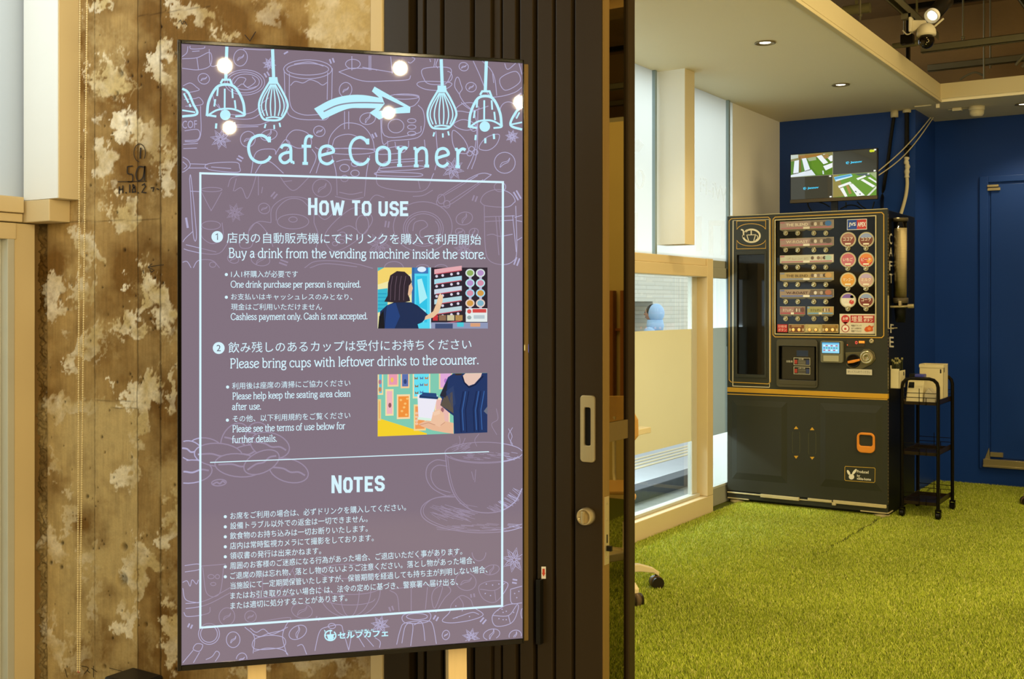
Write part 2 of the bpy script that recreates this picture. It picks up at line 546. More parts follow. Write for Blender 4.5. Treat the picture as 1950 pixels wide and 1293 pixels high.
def glass_mat(name, tint='#ffffff', refl=1.0, ior=1.5):
    m = bpy.data.materials.new(name)
    m.use_nodes = True
    nt = m.node_tree
    nt.nodes.clear()
    o = nt.nodes.new('ShaderNodeOutputMaterial')
    tp, gl, mx, fr = (nt.nodes.new('ShaderNode' + k) for k in ('BsdfTransparent', 'BsdfGlossy', 'MixShader', 'Fresnel'))
    mu = nt.nodes.new('ShaderNodeMath')
    mu.operation = 'MULTIPLY'
    mu.use_clamp = True
    mu.inputs[1].default_value = refl
    fr.inputs['IOR'].default_value = ior
    tp.inputs[0].default_value = lin(tint) + (1,)
    gl.inputs['Roughness'].default_value = 0.01
    nt.links.new(fr.outputs[0], mu.inputs[0])
    nt.links.new(mu.outputs[0], mx.inputs[0])
    nt.links.new(tp.outputs[0], mx.inputs[1])
    nt.links.new(gl.outputs[0], mx.inputs[2])
    nt.links.new(mx.outputs[0], o.inputs[0])
    return m

GLASS = glass_mat('clear_glass', '#e8f0ee')
FILM = film_mat('frosted_film', '#c8ba8c', 0.2)
FILM_SHADED = film_mat('frosted_film_shaded', '#8d958e', 0.35)  # same frosted film, greyed for the shade beyond the post
FILM_UP = film_mat('white_window_film', '#d3d8d2', 0.72)
FILM_L = film_mat('white_entrance_film', '#c6cac6', 0.80)
FILM_LOW = film_mat('pale_green_film', '#cfd8cf', 0.62)

FZ = -0.022                   # floor under the turf pile
ZC, ZS = 2.625, 3.45          # soffit underside, bare slab
XW, XF = -2.80, -1.629        # window glass plane, soffit edge
YB, YP, YS = 8.55, 7.94, 7.734  # back wall, blue pier face, far soffit edge

# ---- floor and ceilings
struct('floor', MB().box(XW - 0.03, 5.2, 2.46, 8.7, -0.12, FZ), mat('turf_backing', '#4f5518', 0.95, vary=0.2, scale=40))
struct('floor_entrance', MB().box(-3.5, 5.2, -3.2, 2.46, -0.12, FZ), mat('grey_screed', '#8f8878', 0.6, vary=0.15, scale=3))
struct('ceiling', MB().box(-3.5, 5.2, -3.2, 8.7, ZS, ZS + 0.1), SLAB)
tr = MB()
for y0 in (3.6, 6.3):
    tr.box(-3.5, 5.2, y0, y0 + 0.25, ZS - 0.28, ZS)
struct('trim_1', tr, SLAB)
so = MB().box(XW, XF, 2.46, YP, ZC + 0.018, ZC + 0.12).box(XW, XF - 0.012, 2.46, YP + 0.1, ZC, ZC + 0.03)
so.box(-1.84, XF - .0115, YP + .1, YB, ZC + .001, ZC + 0.12).box(XF, 5.2, YS, YB, ZC + 0.018, ZC + 0.12).box(XF - 0.012, 5.2, YS + 0.012, YB, ZC, ZC + 0.03)
struct('ceiling_soffit', so, WHITE)
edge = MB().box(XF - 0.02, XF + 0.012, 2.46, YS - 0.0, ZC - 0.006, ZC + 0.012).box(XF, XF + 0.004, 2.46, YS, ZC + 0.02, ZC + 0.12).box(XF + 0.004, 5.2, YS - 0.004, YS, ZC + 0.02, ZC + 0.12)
struct('trim_2', edge, mat('soffit_paint_darkened', '#cfc196', 0.6, vary=.02, scale=3), 0.002)  # soffit paint darkened to offset the strong light on the fascia

# ---- blue end of the shop
bw = MB().box(XW - 0.2, -1.834, YP, YB + 0.1, FZ, ZC + 0.1)
struct('wall_pier', bw, BLUE)
struct('wall_back', MB().box(-1.834, 5.2, YB, YB + 0.12, FZ, ZC + 0.02), BLUE)
struct('wall_back_upper', MB().box(-3.0, 5.2, YB + 0.01, YB + 0.12, ZC + 0.02, ZS), SLAB)
struct('wall_right', MB().box(5.1, 5.25, -3.2, 8.7, FZ, ZS), mat('ochre_plaster', '#b89f62', 0.8, vary=0.08, scale=3))
struct('wall_entrance', MB().box(-3.5, 5.2, -3.3, -3.15, FZ, ZS), mat('brown_plaster', '#2e2416', 0.9, vary=0.1, scale=3))

# ---- blue door in the back wall
a, b = on_y(1884, 352, YB), on_y(1884, 888, YB)
dx0 = on_y(1866, 600, YB).x
zt, zb = a.z, on_y(1884, 876, YB).z
d = MB().box(dx0, dx0 + 0.06, YB - 0.022, YB, zb - 0.06, zt + 0.06)
d.box(dx0 + 0.06, dx0 + 1.1, YB - 0.022, YB, zt + 0.015, zt + 0.06)
dr = struct('door_2', d, BLUE, 0.004)
struct('door_leaf', MB().box(dx0 + 0.075, dx0 + 1.1, YB - 0.012, YB + 0.01, zb + 0.02, zt), BLUE, 0.003, dr)
hb = MB().box(dx0 + 0.055, dx0 + 0.13, YB - 0.035, YB - 0.012, zt - 0.02, zt - 0.003).box(dx0 + 0.055, dx0 + 0.14, YB - 0.028, YB - 0.012, zt - 0.045, zt - 0.024)
struct('hinge', hb, STEEL, 0.002, dr)
hb = MB().box(dx0 + 0.075, dx0 + 0.16, YB - 0.04, YB - 0.012, zb + 0.03, zb + 0.062).prism([(dx0 + 0.03, YB - 0.03, zb - 0.01), (dx0 + 0.075, YB - 0.03, zb - 0.01), (dx0 + 0.065, YB - 0.03, zb + 0.09)], (0, 0.02, 0))
struct('hinge', hb, STEEL, 0.002, dr)
struct('threshold', MB().box(dx0 + 0.03, dx0 + 1.1, YB - 0.05, YB, zb - 0.045, zb + 0.012).box(dx0 + 0.03, dx0 + 1.1, YB - 0.06, YB, zb - 0.045, zb - 0.03), STEEL, 0.003, dr)

# ---- shop window wall (right of the entrance door)
def quad_x(x, y0, y1, z0, z1):
    return MB().add([(x, y0, z0), (x, y1, z0), (x, y1, z1), (x, y0, z1)], [(0, 1, 2, 3)])

YE = 7.02                                     # where the glazing ends and white plaster begins
fr = MB().box(XW - 0.03, XW + 0.08, 2.46, 6.50, FZ, 0.088)                       # low upstand
fr.box(XW - 0.03, XW + 0.08, 6.41, 6.50, 0.089, 1.562)                            # post
fr.box(XW - 0.03, XW + 0.08, 2.46, 6.409, 1.447, 1.515).box(XW - 0.03, XW + 0.068, 2.46, 6.409, 1.516, 1.562)   # rail
win = struct('window_2', fr, BEIGE, 0.004)
struct('window_rail', MB().box(XW - 0.03, XW + 0.012, 6.50, YE, 1.447, 1.515).box(XW - 0.03, XW + 0.004, 6.50, YE, 1.515, 1.562).box(XW - 0.03, XW + 0.004, 6.50, YE, FZ, 0.088), mat('rail_shaded_grey', '#8f8f80', 0.5), 0.003, win)  # rail carried on in grey that stands for shade beyond the post
al = MB().box(XW - 0.02, XW + 0.03, 2.46, 6.41, 0.088, 0.106).box(XW - 0.02, XW + 0.01, 6.335, 6.41, 0.106, 1.447).box(XW - 0.02, XW + 0.006, 6.50, YE, 0.088, 0.104)
struct('window_bead', al, ALU, 0.002, win)
struct('glass_pane', quad_x(XW, 2.46, YE, 0.09, 1.5), GLASS, 0, win)
struct('frosted_film', quad_x(XW + 0.004, 2.46, 6.41, 0.435, 1.126), FILM, 0, win, 'beige frosted band')
struct('frosted_film', quad_x(XW + 0.004, 6.50, YE, 0.435, 1.126), FILM_SHADED, 0, win, 'frosted band greyed for shade beyond the post')
struct('upper_film', quad_x(XW, 2.46, YE, 1.55, ZC), FILM_UP, 0, win, 'white upper film')
md = MB().box(XW, XW + 0.022, 5.79, 5.815, 1.56, ZC).box(XW, XW + 0.022, 6.9, 6.925, 1.0, ZC)
struct('mullion', md, mat('blue_grey_metal', '#8fa3ad', 0.4, 0.4), 0.003, win)
md = MB().box(XW, XW + 0.03, 5.852, 5.86, 1.56, ZC)
# ghost lettering on the upper film, seen from behind (white film reading outwards)
ga = Art(lambda x, y, l: (XW + 0.004 + l, on_x(x, y, XW + 0.004).y, on_x(x, y, XW + 0.004).z), 0.001)
GL = '#eef1ec'
write(ga, 'Wi-Fi', 1333, 366, 1384, 388, 30, GL, flip=True)
for (x0, y0, x1, y1) in ((1325, 412, 1336, 478), (1349, 420, 1358, 486), (1358, 420, 1372, 430), (1372, 420, 1380, 486)):
    ga.rect(x0, y0, x1, y1, GL)
ga.line(ell(1218, 341, 7, 17, 0, 360, 20), 4, GL)
ga.rect(1206, 405, 1214, 478, GL)
ga.poly([(1206, 268), (1216, 266), (1226, 276), (1216, 290), (1206, 288)], GL)
fm = film_mat('ghost_letters', '#ffffff', 0.6, 0.72)
ga.build('window_lettering', fm, win)
struct('wall_window_end', MB().box(XW - 0.2, XW, YE, YP + 0.1, FZ, ZC + 0.1), mat('white_plaster', '#eceae2', 0.8, vary=0.03, scale=3))
struct('wall_window_head', MB().box(XW - 0.2, XW - 0.02, 2.46, YE, ZC + 0.005, ZS), SLAB)

# ---- column boxes hanging on the facade between the upper panes
def casing(name, x0, x1, y0, y1, z0, z1):
    o = struct(name, MB().box(x0, x1, y0, y1, z0, z1), PAINT, 0.002)
    struct('daylit_face', MB().box(x0, x1 - 0.001, y0 - 0.003, y0 + 0.001, z0 + 0.001, z1), mat('daylit_white', '#e4e8e8', 0.6, vary=.01), 0, o, 'near face whitened as if daylit')  # daylight put into the colour: box face whiter than its cream paint
    return o
casing('trim_3', XW, -2.62, 5.85, 5.985, 1.622, ZC + 0.01)

# ---- entrance: left facade, its header, post and the hanging casing
XL, YC = -3.36, 2.278
cas = casing('trim_4', XL, -3.175, 2.204, YC + 0.02, 1.617, ZS)
f2 = MB().box(XL - 0.1, XL + 0.02, -3.2, 2.19, 1.575, 1.628).box(XL - 0.1, XL + 0.012, -3.2, 2.19, 1.545, 1.573)
f2.box(XL - 0.1, XL, 2.167, 2.243, FZ, 1.542).box(XL - 0.1, XL + 0.006, -3.2, 2.172, 1.488, 1.542)
f2.box(XL - 0.1, XL + 0.14, 2.2, YC, 1.545, 1.617)
f2.box(XL - 0.1, XL + 0.02, 0.2, 0.32, 0, ZS).box(XL - 0.1, XL + 0.02, -1.7, -1.58, 0, ZS)
w1 = struct('window_1', f2, BEIGE, 0.003)
struct('window_bead', MB().box(XL - 0.05, XL + 0.004, 2.141, 2.166, 0.02, 1.49).box(XL - 0.08, XL - 0.03, 2.128, 2.141, 0.02, 1.49), ALU, 0.002, w1)
struct('frosted_film', quad_x(XL - 0.03, -3.2, 2.13, 0.02, 1.49), FILM_LOW, 0, w1)
struct('upper_film', quad_x(XL - 0.02, -3.2, 2.22, 1.62, ZS), FILM_L, 0, w1)

# ---- bare concrete pier behind the sign
def fbm(x, z, s, oct=5, seed=1):
    out, amp, tot = np.zeros_like(x), 1.0, 0.0
    r = np.random.default_rng(seed)
    for o in range(oct):
        n = 64
        L = r.random((n, n))
        u, v = x * s * 2 ** o + 11.3 * o, z * s * 2 ** o + 5.1 * o
        i, j = np.floor(u).astype(int), np.floor(v).astype(int)
        fu, fv = u - i, v - j
        fu, fv = fu * fu * (3 - 2 * fu), fv * fv * (3 - 2 * fv)
        i, j = i % n, j % n
        i2, j2 = (i + 1) % n, (j + 1) % n
        out += amp * (L[i, j] * (1 - fu) * (1 - fv) + L[i2, j] * fu * (1 - fv) + L[i, j2] * (1 - fu) * fv + L[i2, j2] * fu * fv)
        tot += amp
        amp *= 0.55
    return out / tot

def concrete():
    xa, xb, xc = on_y(66, 600, YC).x, on_y(345, 600, YC).x, on_y(707, 600, YC).x
    xs = np.concatenate([np.linspace(xa, xb, 330), np.linspace(xb, xc, 240)[1:]])
    zs = np.linspace(-0.02, 2.6, 640)
    X, Z = np.meshgrid(xs, zs, indexing='ij')
    # pixel frame of the survey photograph, used as the wall's own coordinates
    dep = -sy_ * X + cy * YC
    P = PX0 + F * (cy * X + sy_ * YC) / dep
    Q = HOR - F * (Z - EYE) / dep
    n1, n2, n3 = fbm(P, Q, 0.012, 5, 1), fbm(P, Q, 0.06, 5, 2), fbm(P, Q, 0.25, 4, 3)
    grain = fbm(P, Q * 0.06, 0.35, 4, 4)
    w1, w2 = fbm(P, Q, 0.03, 3, 5), fbm(P, Q, 0.026, 3, 6)
    sc = fbm(P + .35 * Q, (Q - .35 * P) * .35, 0.22, 3, 7)
    base = np.array(lin('#a68a58'))
    dark = np.array(lin('#755629'))
    light = np.array(lin('#c2ad7c'))
    white = np.array(lin('#e9e0ca'))
    t = np.clip((n1 - 0.36) * 3.2, 0, 1)[..., None]
    col = dark * (1 - t) + base * t
    low = np.clip((Q - 760) / 10, 0, 1) * (P < 262) * np.clip((n1 - 0.2) * 3, 0, 1)
    col = col * (1 - 0.75 * low[..., None]) + light * 0.75 * low[..., None]
    plank = np.where(P < 120, 0.95, np.where(P < 262, 1.0, np.where(P < 305, 0.86, 0.94)))
    col = col * (plank * (0.80 + 0.4 * grain) * (0.82 + 0.36 * n2))[..., None]
    strip = np.clip((P - 585) / 6, 0, 1)[..., None] * (Q[..., None] < 200)
    col = col * (1 - strip * .6) + light * strip * .6
    H = 0.0016 * (n2 - 0.5)
    # plaster left on the concrete, patch by patch: centre, radii, tilt, strength
    patches = [(200, 155, 28, 47, 20, 1), (245, 237, 22, 38, -30, .9), (200, 302, 25, 48, -12, .75), (312, 125, 20, 40, 15, .7), (322, 335, 14, 48, -5, .7), (190, 10, 26, 9, -30, .9), (235, 402, 27, 34, 0, .85), (365, 20, 40, 22, 0, .6),
        (290, 275, 26, 36, 0, .45), (155, 470, 20, 38, -20, .8), (180, 480, 12, 30, -20, .8), (105, 577, 24, 46, -10, .75), (160, 547, 25, 13, -30, .7), (160, 662, 20, 54, 20, .75), (268, 560, 14, 40, 5, .9), (306, 580, 22, 58, -15, .85), (246, 630, 34, 20, -15, 1),
        (228, 750, 12, 4, 40, .9), (277, 742, 26, 36, 30, .95), (262, 800, 15, 48, 15, .9), (326, 745, 9, 50, 0, .8), (108, 772, 18, 30, 0, .6), (150, 772, 40, 12, -5, .5), (243, 905, 17, 36, 8, 1), (322, 985, 14, 56, 0, .8), (102, 890, 6, 30, 0, .6),
        (106, 1045, 22, 44, -15, .75), (135, 985, 13, 38, 5, .6), (170, 1058, 14, 38, 15, .6), (270, 1070, 36, 28, -25, .95), (262, 1105, 16, 36, 15, .8), (258, 1185, 9, 50, 0, .85), (238, 1185, 14, 16, 0, .8), (105, 1218, 18, 46, -20, .75), (178, 1150, 10, 44, 5, .5),
        (324, 1215, 17, 64, 0, .8), (330, 1010, 8, 30, 0, .6), (440, 60, 30, 9, 0, .6), (520, 20, 30, 20, 0, .35), (650, 40, 60, 60, 0, .5), (480, 1270, 40, 20, 0, .6), (610, 1255, 60, 22, 0, .5), (700, 1250, 20, 50, 0, .3), (150, 1240, 20, 30, 0, .4), (240, 140, 4, 50, 0, .4), (195, 385, 4, 30, 0, .6), (193, 660, 3, 40, 0, .4)]
    for k, (cx_, cy2, rx, ry, rot, st) in enumerate(patches):
        c, s = math.cos(math.radians(rot)), math.sin(math.radians(rot))
        wx, wy = P + 60 * (w1 - .5) + 34 * (n2 - .5) + 14 * (n3 - .5) - cx_, Q + 80 * (w2 - .5) + 50 * (n2 - .5) + 30 * (sc - .5) - cy2
        u, v = (c * wx + s * wy) / rx, (-s * wx + c * wy) / ry
        r = np.sqrt(u * u + v * v)
        m = np.clip((1.08 - r) * 4.2 + (n3 - .5) * 2.6 + (sc - .5) * 2.4, 0, 1) * min(1, st * 1.12) * np.clip(0.25 + 2.3 * (n2 - 0.12), 0, 1)
        m = m[..., None]
        tone = np.clip((w1 - .3) * 2.2, 0, 1)[..., None]
        col = col * (1 - m) + (white * tone + light * .95 * (1 - tone)) * (0.76 + 0.45 * n3[..., None]) * m
        H += 0.0012 * m[..., 0]
    for lx, wd in ((262, 1.0), (305.5, 1.6), (180, .8)):                       # board joints
        m = np.clip(1.4 - np.abs(P + 1.5 * (n2 - .5) - lx) / wd, 0, 1) * 0.6
        col *= (1 - m)[..., None]
        H -= 0.002 * m
    for (x0, x1, y0, sl) in ((160, 262, 762, .02), (262, 400, 31, -.14), (90, 305, 424, -.03), (210, 262, 777, 0)):
        m = np.clip(1.3 - np.abs(Q + 2 * (n2 - .5) - y0 - sl * (P - x0)) / 1.2, 0, 1) * ((P > x0) & (P < x1)) * 0.45
        col *= (1 - m)[..., None]
    haze = np.clip((fbm(P, Q * .6, .022, 4, 12) - .56) * 5 + (n3 - .5) * 1.2, 0, 1)[..., None] * .40 * (P[..., None] > 92)
    col = col * (1 - haze) + light * (.85 + .3 * n3[..., None]) * haze
    r2 = np.random.default_rng(9)                                             # blowholes
    for k in range(170):
        hx, hy, rr = r2.uniform(95, 400), r2.uniform(0, 1290), r2.choice([1.2, 1.6, 2.2, 3.0], p=[.4, .35, .2, .05])
        m = np.clip(1.5 - np.sqrt((P - hx) ** 2 + ((Q - hy) / 1.25) ** 2) / rr, 0, 1)
        col *= (1 - 0.75 * m)[..., None]
        H -= 0.004 * m
    for hx, hy, rr in ((233, 1104, 8.5), (236, 1042, 5), (238, 235, 4), (228, 140, 5), (95, 395, 10), (216, 187, 3), (222, 178, 3), (277, 1190, 3), (198, 1270, 3)):
        m = np.clip(1.5 - np.sqrt((P - hx) ** 2 + ((Q - hy) / 1.2) ** 2) / rr, 0, 1)
        col *= (1 - 0.6 * m)[..., None]
        H -= 0.010 * m
    rough = np.clip((90 - P) / 4, 0, 1)                                        # broken arris next to the window post
    col *= (1 - 0.45 * rough * (0.3 + n3))[..., None]
    H += rough * (0.03 * (n2 - .55) + 0.02 * (n3 - .5) - 0.012)
    Y = YC - H
    nx, nz = X.shape
    V = np.stack([X, Y, Z], -1).reshape(-1, 3)
    idx = np.arange(nx * nz).reshape(nx, nz)
    Fq = np.stack([idx[:-1, :-1], idx[1:, :-1], idx[1:, 1:], idx[:-1, 1:]], -1).reshape(-1, 4)
    me = bpy.data.meshes.new('wall_concrete')
    me.vertices.add(len(V))
    me.vertices.foreach_set('co', V.astype(np.float32).ravel())
    me.loops.add(Fq.size)
    me.loops.foreach_set('vertex_index', Fq.astype(np.int32).ravel())
    me.polygons.add(len(Fq))
    me.polygons.foreach_set('loop_start', np.arange(0, Fq.size, 4, dtype=np.int32))
    me.polygons.foreach_set('use_smooth', np.ones(len(Fq), dtype=bool))
    me.update(calc_edges=True)
    at = me.color_attributes.new('Col', 'FLOAT_COLOR', 'POINT')
    cc = np.concatenate([np.clip(col, 0, 1).reshape(-1, 3), np.ones((len(V), 1))], 1).astype(np.float32)
    at.data.foreach_set('color', cc.ravel())
    me.materials.append(attr_mat('weathered_concrete', 0.9, noise=0.10, nscale=160, bump=0.15, spec=0.2))
    o = bpy.data.objects.new('wall_concrete', me)
    C.objects.link(o)
    return tag(o, kind='structure')

pier = concrete()
xr = on_y(707, 600, YC).x
x_end = on_y(729, 600, YC).x
struct('pier_core', MB().box(XL, xr, YC + 0.04, 2.62, FZ, ZS).box(XL, xr, YC, YC + 0.04, 2.55, ZS).box(XL - 0.1, XL - 0.05, 2.2, 2.62, FZ, ZS), SLAB, 0, pier)
struct('corner_bead', MB().box(xr, x_end, YC - 0.004, 2.62, FZ, ZS), BEIGE, 0.002, pier)
# pencilled site marks on the concrete
wa = Art(lambda x, y, l: on_y(x, y, YC - 0.003 - l), 0.0012)
INK = '#2a2014'
def ink(pts, w=2.2, sm=True):
    wa.line(pts, w, INK, sm=sm)
ink(ell(266, 291, 11, 17, 95, 400, 20), 1.4, False); ink([(268, 281), (267, 302)], 3.2)
ink([(243, 317), (243, 330), (252, 333), (252, 345), (243, 346)], 2.4); ink([(243, 317), (253, 316)], 2)
ink([(274, 318), (264, 318), (259, 332), (263, 344), (272, 338), (276, 316)], 2.6); ink([(276, 316), (275, 344)], 2.6)
ink([(224, 346), (280, 345)], 1.3, False)
for q in ([(227, 355), (227, 369)], [(234, 353), (234, 368)], [(227, 361), (234, 360)], [(247, 351), (247, 367)], [(253, 351), (257, 355), (252, 361), (252, 366), (258, 365), (257, 358), (253, 356), (253, 351)], [(270, 353), (275, 350), (277, 355), (270, 366), (279, 367)], [(287, 358), (293, 357), (291, 365)], [(298, 359), (303, 361)]):
    ink(q, 2.4, False)
for q in ((240, 367), (263, 367)): wa.disc(q[0], q[1], 1.6, INK)
ink([(466, 66), (476, 78), (487, 60)], 1.6, False)
ink([(340, 42), (344, 38), (347, 46), (351, 40), (356, 48)], 1.2)
ink([(312, 504), (296, 506), (282, 509)], 1.2); ink([(290, 502), (282, 509), (292, 513)], 1.2); ink([(272, 515), (274, 521)], 1.4); ink([(285, 513), (288, 518), (294, 514)], 1.4)
ink([(155, 1268), (168, 1272), (160, 1284)], 1.2); ink([(165, 1276), (172, 1282)], 1.2); ink([(174, 1272), (185, 1280)], 1.2); ink([(178, 1268), (178, 1290)], 1.2); ink([(208, 1272), (240, 1280), (280, 1289)], 1.0)
ink([(124, 1274), (128, 1290)], 1.2)
wa.build('pencil_mark', attr_mat('pencil_ink', 0.9), pier)

# ---- outdoors: gutter, pavement with a tactile strip, pale stone wall across the way
struct('ground', MB().box(-4.2, XW - 0.05, 2.7, 24, -0.3, -0.035), mat('wet_grey_stone', '#77786f', 0.5, vary=0.35, scale=9))
struct('kerb', MB().box(-3.42, -3.3, 2.7, 24, -0.3, 0.05), mat('dark_granite', '#43474c', 0.5, vary=0.3, scale=20), 0.006)
struct('sidewalk', MB().box(-30, -3.42, 2.7, 34, -0.3, 0.05).box(-30, -3.5, -6, 2.7, -0.3, 0.05), mat('grey_paving', '#b4b6b8', 0.8, vary=0.08, scale=6))
tp = MB()
for i in range(4):
    tp.box(-3.98 + i * 0.075, -3.945 + i * 0.075, 2.7, 24, 0.045, 0.056)
struct('tactile_paving', tp, mat('tactile_yellow', '#d8c7a0', 0.7), 0.002)
def stone_mat():
    m = mat('stone_cladding', '#cfcbbd', 0.85)
    nt = m.node_tree
    b = nt.nodes['Principled BSDF']
    br = nt.nodes.new('ShaderNodeTexBrick')
    br.inputs['Color1'].default_value = lin('#dcd7c5') + (1,)
    br.inputs['Color2'].default_value = lin('#d2cdba') + (1,)
    br.inputs['Mortar'].default_value = lin('#c8c2ae') + (1,)
    br.inputs['Scale'].default_value = 1.0
    br.inputs['Mortar Size'].default_value = 0.008
    br.inputs['Brick Width'].default_value = 0.55
    br.inputs['Row Height'].default_value = 0.06
    tc = nt.nodes.new('ShaderNodeTexCoord')
    sp = nt.nodes.new('ShaderNodeSeparateXYZ')
    cb = nt.nodes.new('ShaderNodeCombineXYZ')
    nt.links.new(tc.outputs['Object'], sp.inputs[0])
    nt.links.new(sp.outputs[1], cb.inputs[0])
    nt.links.new(sp.outputs[2], cb.inputs[1])
    nt.links.new(cb.outputs[0], br.inputs['Vector'])
    nt.links.new(br.outputs[0], b.inputs['Base Color'])
    return m
yo = on_x(1243, 600, -7.0).y
zo = on_x(1243, 574, -7.0).z
st = MB().box(-7.4, -7.0, yo, 34, 0.04, 2.6).box(-7.4, -7.0, yo - 2.4, yo, zo, 2.6).box(-7.4, -7.0, -4, yo - 2.4, 0.04, 2.6)
struct('wall_stone', st, stone_mat())
struct('wall_recess', MB().box(-8.0, -7.9, yo - 2.6, yo + 0.4, 0.04, 2.3), mat('grey_shutter', '#6f6f66', 0.7))
# ================================================================ entrance door with dark grooved panels
slats = [(731, 779), (791, 803), (812, 839), (846, 896), (904, 935), (936.5, 950), (957, 982), (990, 1015), (1023, 1052), (1058, 1088)]
lb = MB().box(on_y(730, 600, YC).x, on_y(1094, 600, YC).x, YC + 0.03, YC + 0.05, FZ, ZS)
door = struct('door_1', lb, BLACKM)
sl = MB()
for i, (p0, p1) in enumerate(slats):
    dy = 0.0 if i not in (1, 5) else 0.008
    sl.box(on_y(p0, 600, YC).x, on_y(p1, 600, YC).x, YC + dy, YC + 0.034, FZ, ZS)
struct('grooved_panel', sl, DARK, 0.0025, door)
xs0, xs1 = on_y(1095, 600, YC).x, on_y(1147, 600, YC).x
yd = on_x(1160, 600, xs1).y
struct('lock_stile', MB().box(xs0, xs1 - 0.0005, YC, yd - 0.0005, FZ, ZS), DARK, 0.002, door)
struct('edge_strip', MB().box(xs1 - 0.003, xs1 + 0.0015, YC + 0.002, yd - 0.001, FZ, ZS), mat('brown_bronze_edge', '#8a6f3c', 0.45, 0.5, stretch=(6, 6, 0.3), vary=0.15), 0.0008, door)  # lighter brown than the door's face

def rounded(cx, cz, w, h, r, n=6):
    out = []
    for sx, sz, a0 in ((1, 1, 0), (-1, 1, 90), (-1, -1, 180), (1, -1, 270)):
        for k in range(n + 1):
            a = math.radians(a0 + 90 * k / n)
            out.append((cx + sx * (w / 2 - r) + r * math.cos(a), cz + sz * (h / 2 - r) + r * math.sin(a)))
    return out

def ring_prism(mb, outer, inner, f3, y0, y1, col=None):
    n = len(outer)
    vs = [f3(*p, y0) for p in outer] + [f3(*p, y0) for p in inner] + [f3(*p, y1) for p in outer] + [f3(*p, y1) for p in inner]
    fs = []
    for i in range(n):
        j = (i + 1) % n
        fs += [(i, j, n + j, n + i), (2 * n + i, 3 * n + i, 3 * n + j, 2 * n + j), (i, 2 * n + i, 2 * n + j, j), (n + i, n + j, 3 * n + j, 3 * n + i)]
    return mb.add(vs, fs, col)

fy = lambda x, z, y: (x, y, z)
# flush pull with a dark finger slot
c0, c1 = on_y(1107, 752, YC), on_y(1134, 881, YC)
hcx, hcz, hw, hh = (c0.x + c1.x) / 2, (c0.z + c1.z) / 2, c1.x - c0.x, c0.z - c1.z
hp = MB()
out = rounded(hcx, hcz, hw, hh, hw * .22)
inn = rounded(hcx, hcz + hh * .06 - .004, hw * .46, hh * .57, hw * .12)
ring_prism(hp, out, inn, fy, YC - 0.006, YC + 0.002)
handle = struct('pull_handle', hp, STEEL, 0.0015, door)
struct('finger_slot', MB().prism([(x, YC + 0.001, z) for x, z in rounded(hcx, hcz + hh * .06 - .004, hw * .46, hh * .57, hw * .12)], (0, -0.0015, 0)), mat('slot_black', '#050504', 0.6), 0, handle)
c = on_y(1120, 982, YC)
tt = struct('thumb_turn', MB().lathe([(0.0205, 0), (0.0205, 0.012), (0.019, 0.022), (0.0165, 0.024), (0.016, 0.020), (0.0, 0.020)], (c.x, YC, c.z), (0, -1, 0), 32), STEEL, 0, door)
struct('turn_grip', MB().box(c.x - 0.0035, c.x + 0.0035, YC - 0.03, YC - 0.019, c.z - 0.0145, c.z + 0.0145), STEEL, 0.002, tt)
# lock face plate on the door edge
za, zb2 = on_x(1155, 945, xs1).z, on_x(1155, 1074, xs1).z
lk = struct('lock_plate', MB().box(xs1, xs1 + 0.0035, YC + 0.006, yd - 0.006, zb2, za), STEEL, 0.0006, door)
zm = on_x(1155, 1043, xs1).z
struct('latch', MB().box(xs1 + 0.003, xs1 + 0.016, YC + 0.013, yd - 0.013, zm - 0.006, zm + 0.006).box(xs1 + 0.003, xs1 + 0.0045, YC + 0.0145, yd - 0.0145, zm + 0.012, zm + 0.032), BLACKM, 0.001, lk)
sc = MB()
for q in (957, 988, 1060):
    zc_ = on_x(1155, q, xs1).z
    sc.lathe([(0.0032, 0), (0.0028, 0.0012), (0.0, 0.0012)], (xs1 + 0.0035, (YC + yd) / 2, zc_), (1, 0, 0), 12)
struct('screw', sc, STEEL, 0, lk)
# slim vertical pull with a red arrow tag above it
a, b = on_y(1027, 1101, YC), on_y(1034, 1225, YC)
vp = struct('bar_pull', MB().box(a.x, on_y(1035, 1100, YC).x, YC - 0.016, YC, b.z, a.z), BLACKM, 0.001, door)
a, b = on_y(1031, 1079, YC), on_y(1039, 1102, YC)
tg = Art(lambda x, y, l: on_y(x, y, YC - l), 0.0008)
tg.rect(1031, 1079, 1039.5, 1102, '#e4dfd0')
tg.poly([(1033, 1083), (1037.5, 1083), (1037.5, 1091), (1038.8, 1091), (1035.2, 1098), (1031.8, 1091), (1033, 1091)], '#c4462a', 1)
tg.build('arrow_tag', attr_mat('printed_paper', 0.6), door)

# narrow return of reflective bronze glass beside the door edge
yg0, yg1 = on_x(1195, 600, xs1).y, on_x(1207, 600, xs1).y
gr = MB().box(xs1 - 0.03, xs1 + 0.004, yg0, yg1, FZ, ZS)
wn = struct('window_3', gr, DARK, 0.003)
MIRR = mat('bronze_reflective_glass', '#857c58', 0.015, 1.0, vary=0.01)
struct('glass_pane', MB().box(xs1 - 0.012, xs1 - 0.004, yd, yg0 + 0.002, FZ, ZS), MIRR, 0, wn)
zr0, zr1 = on_x(1178, 838, xs1).z, on_x(1178, 802, xs1).z
struct('glass_rail', MB().box(xs1 - 0.014, xs1 + 0.001, yd, yg0 + 0.004, zr0, zr1), mat('bronze_rail', '#6b5a34', 0.4, 0.4), 0.001, wn)

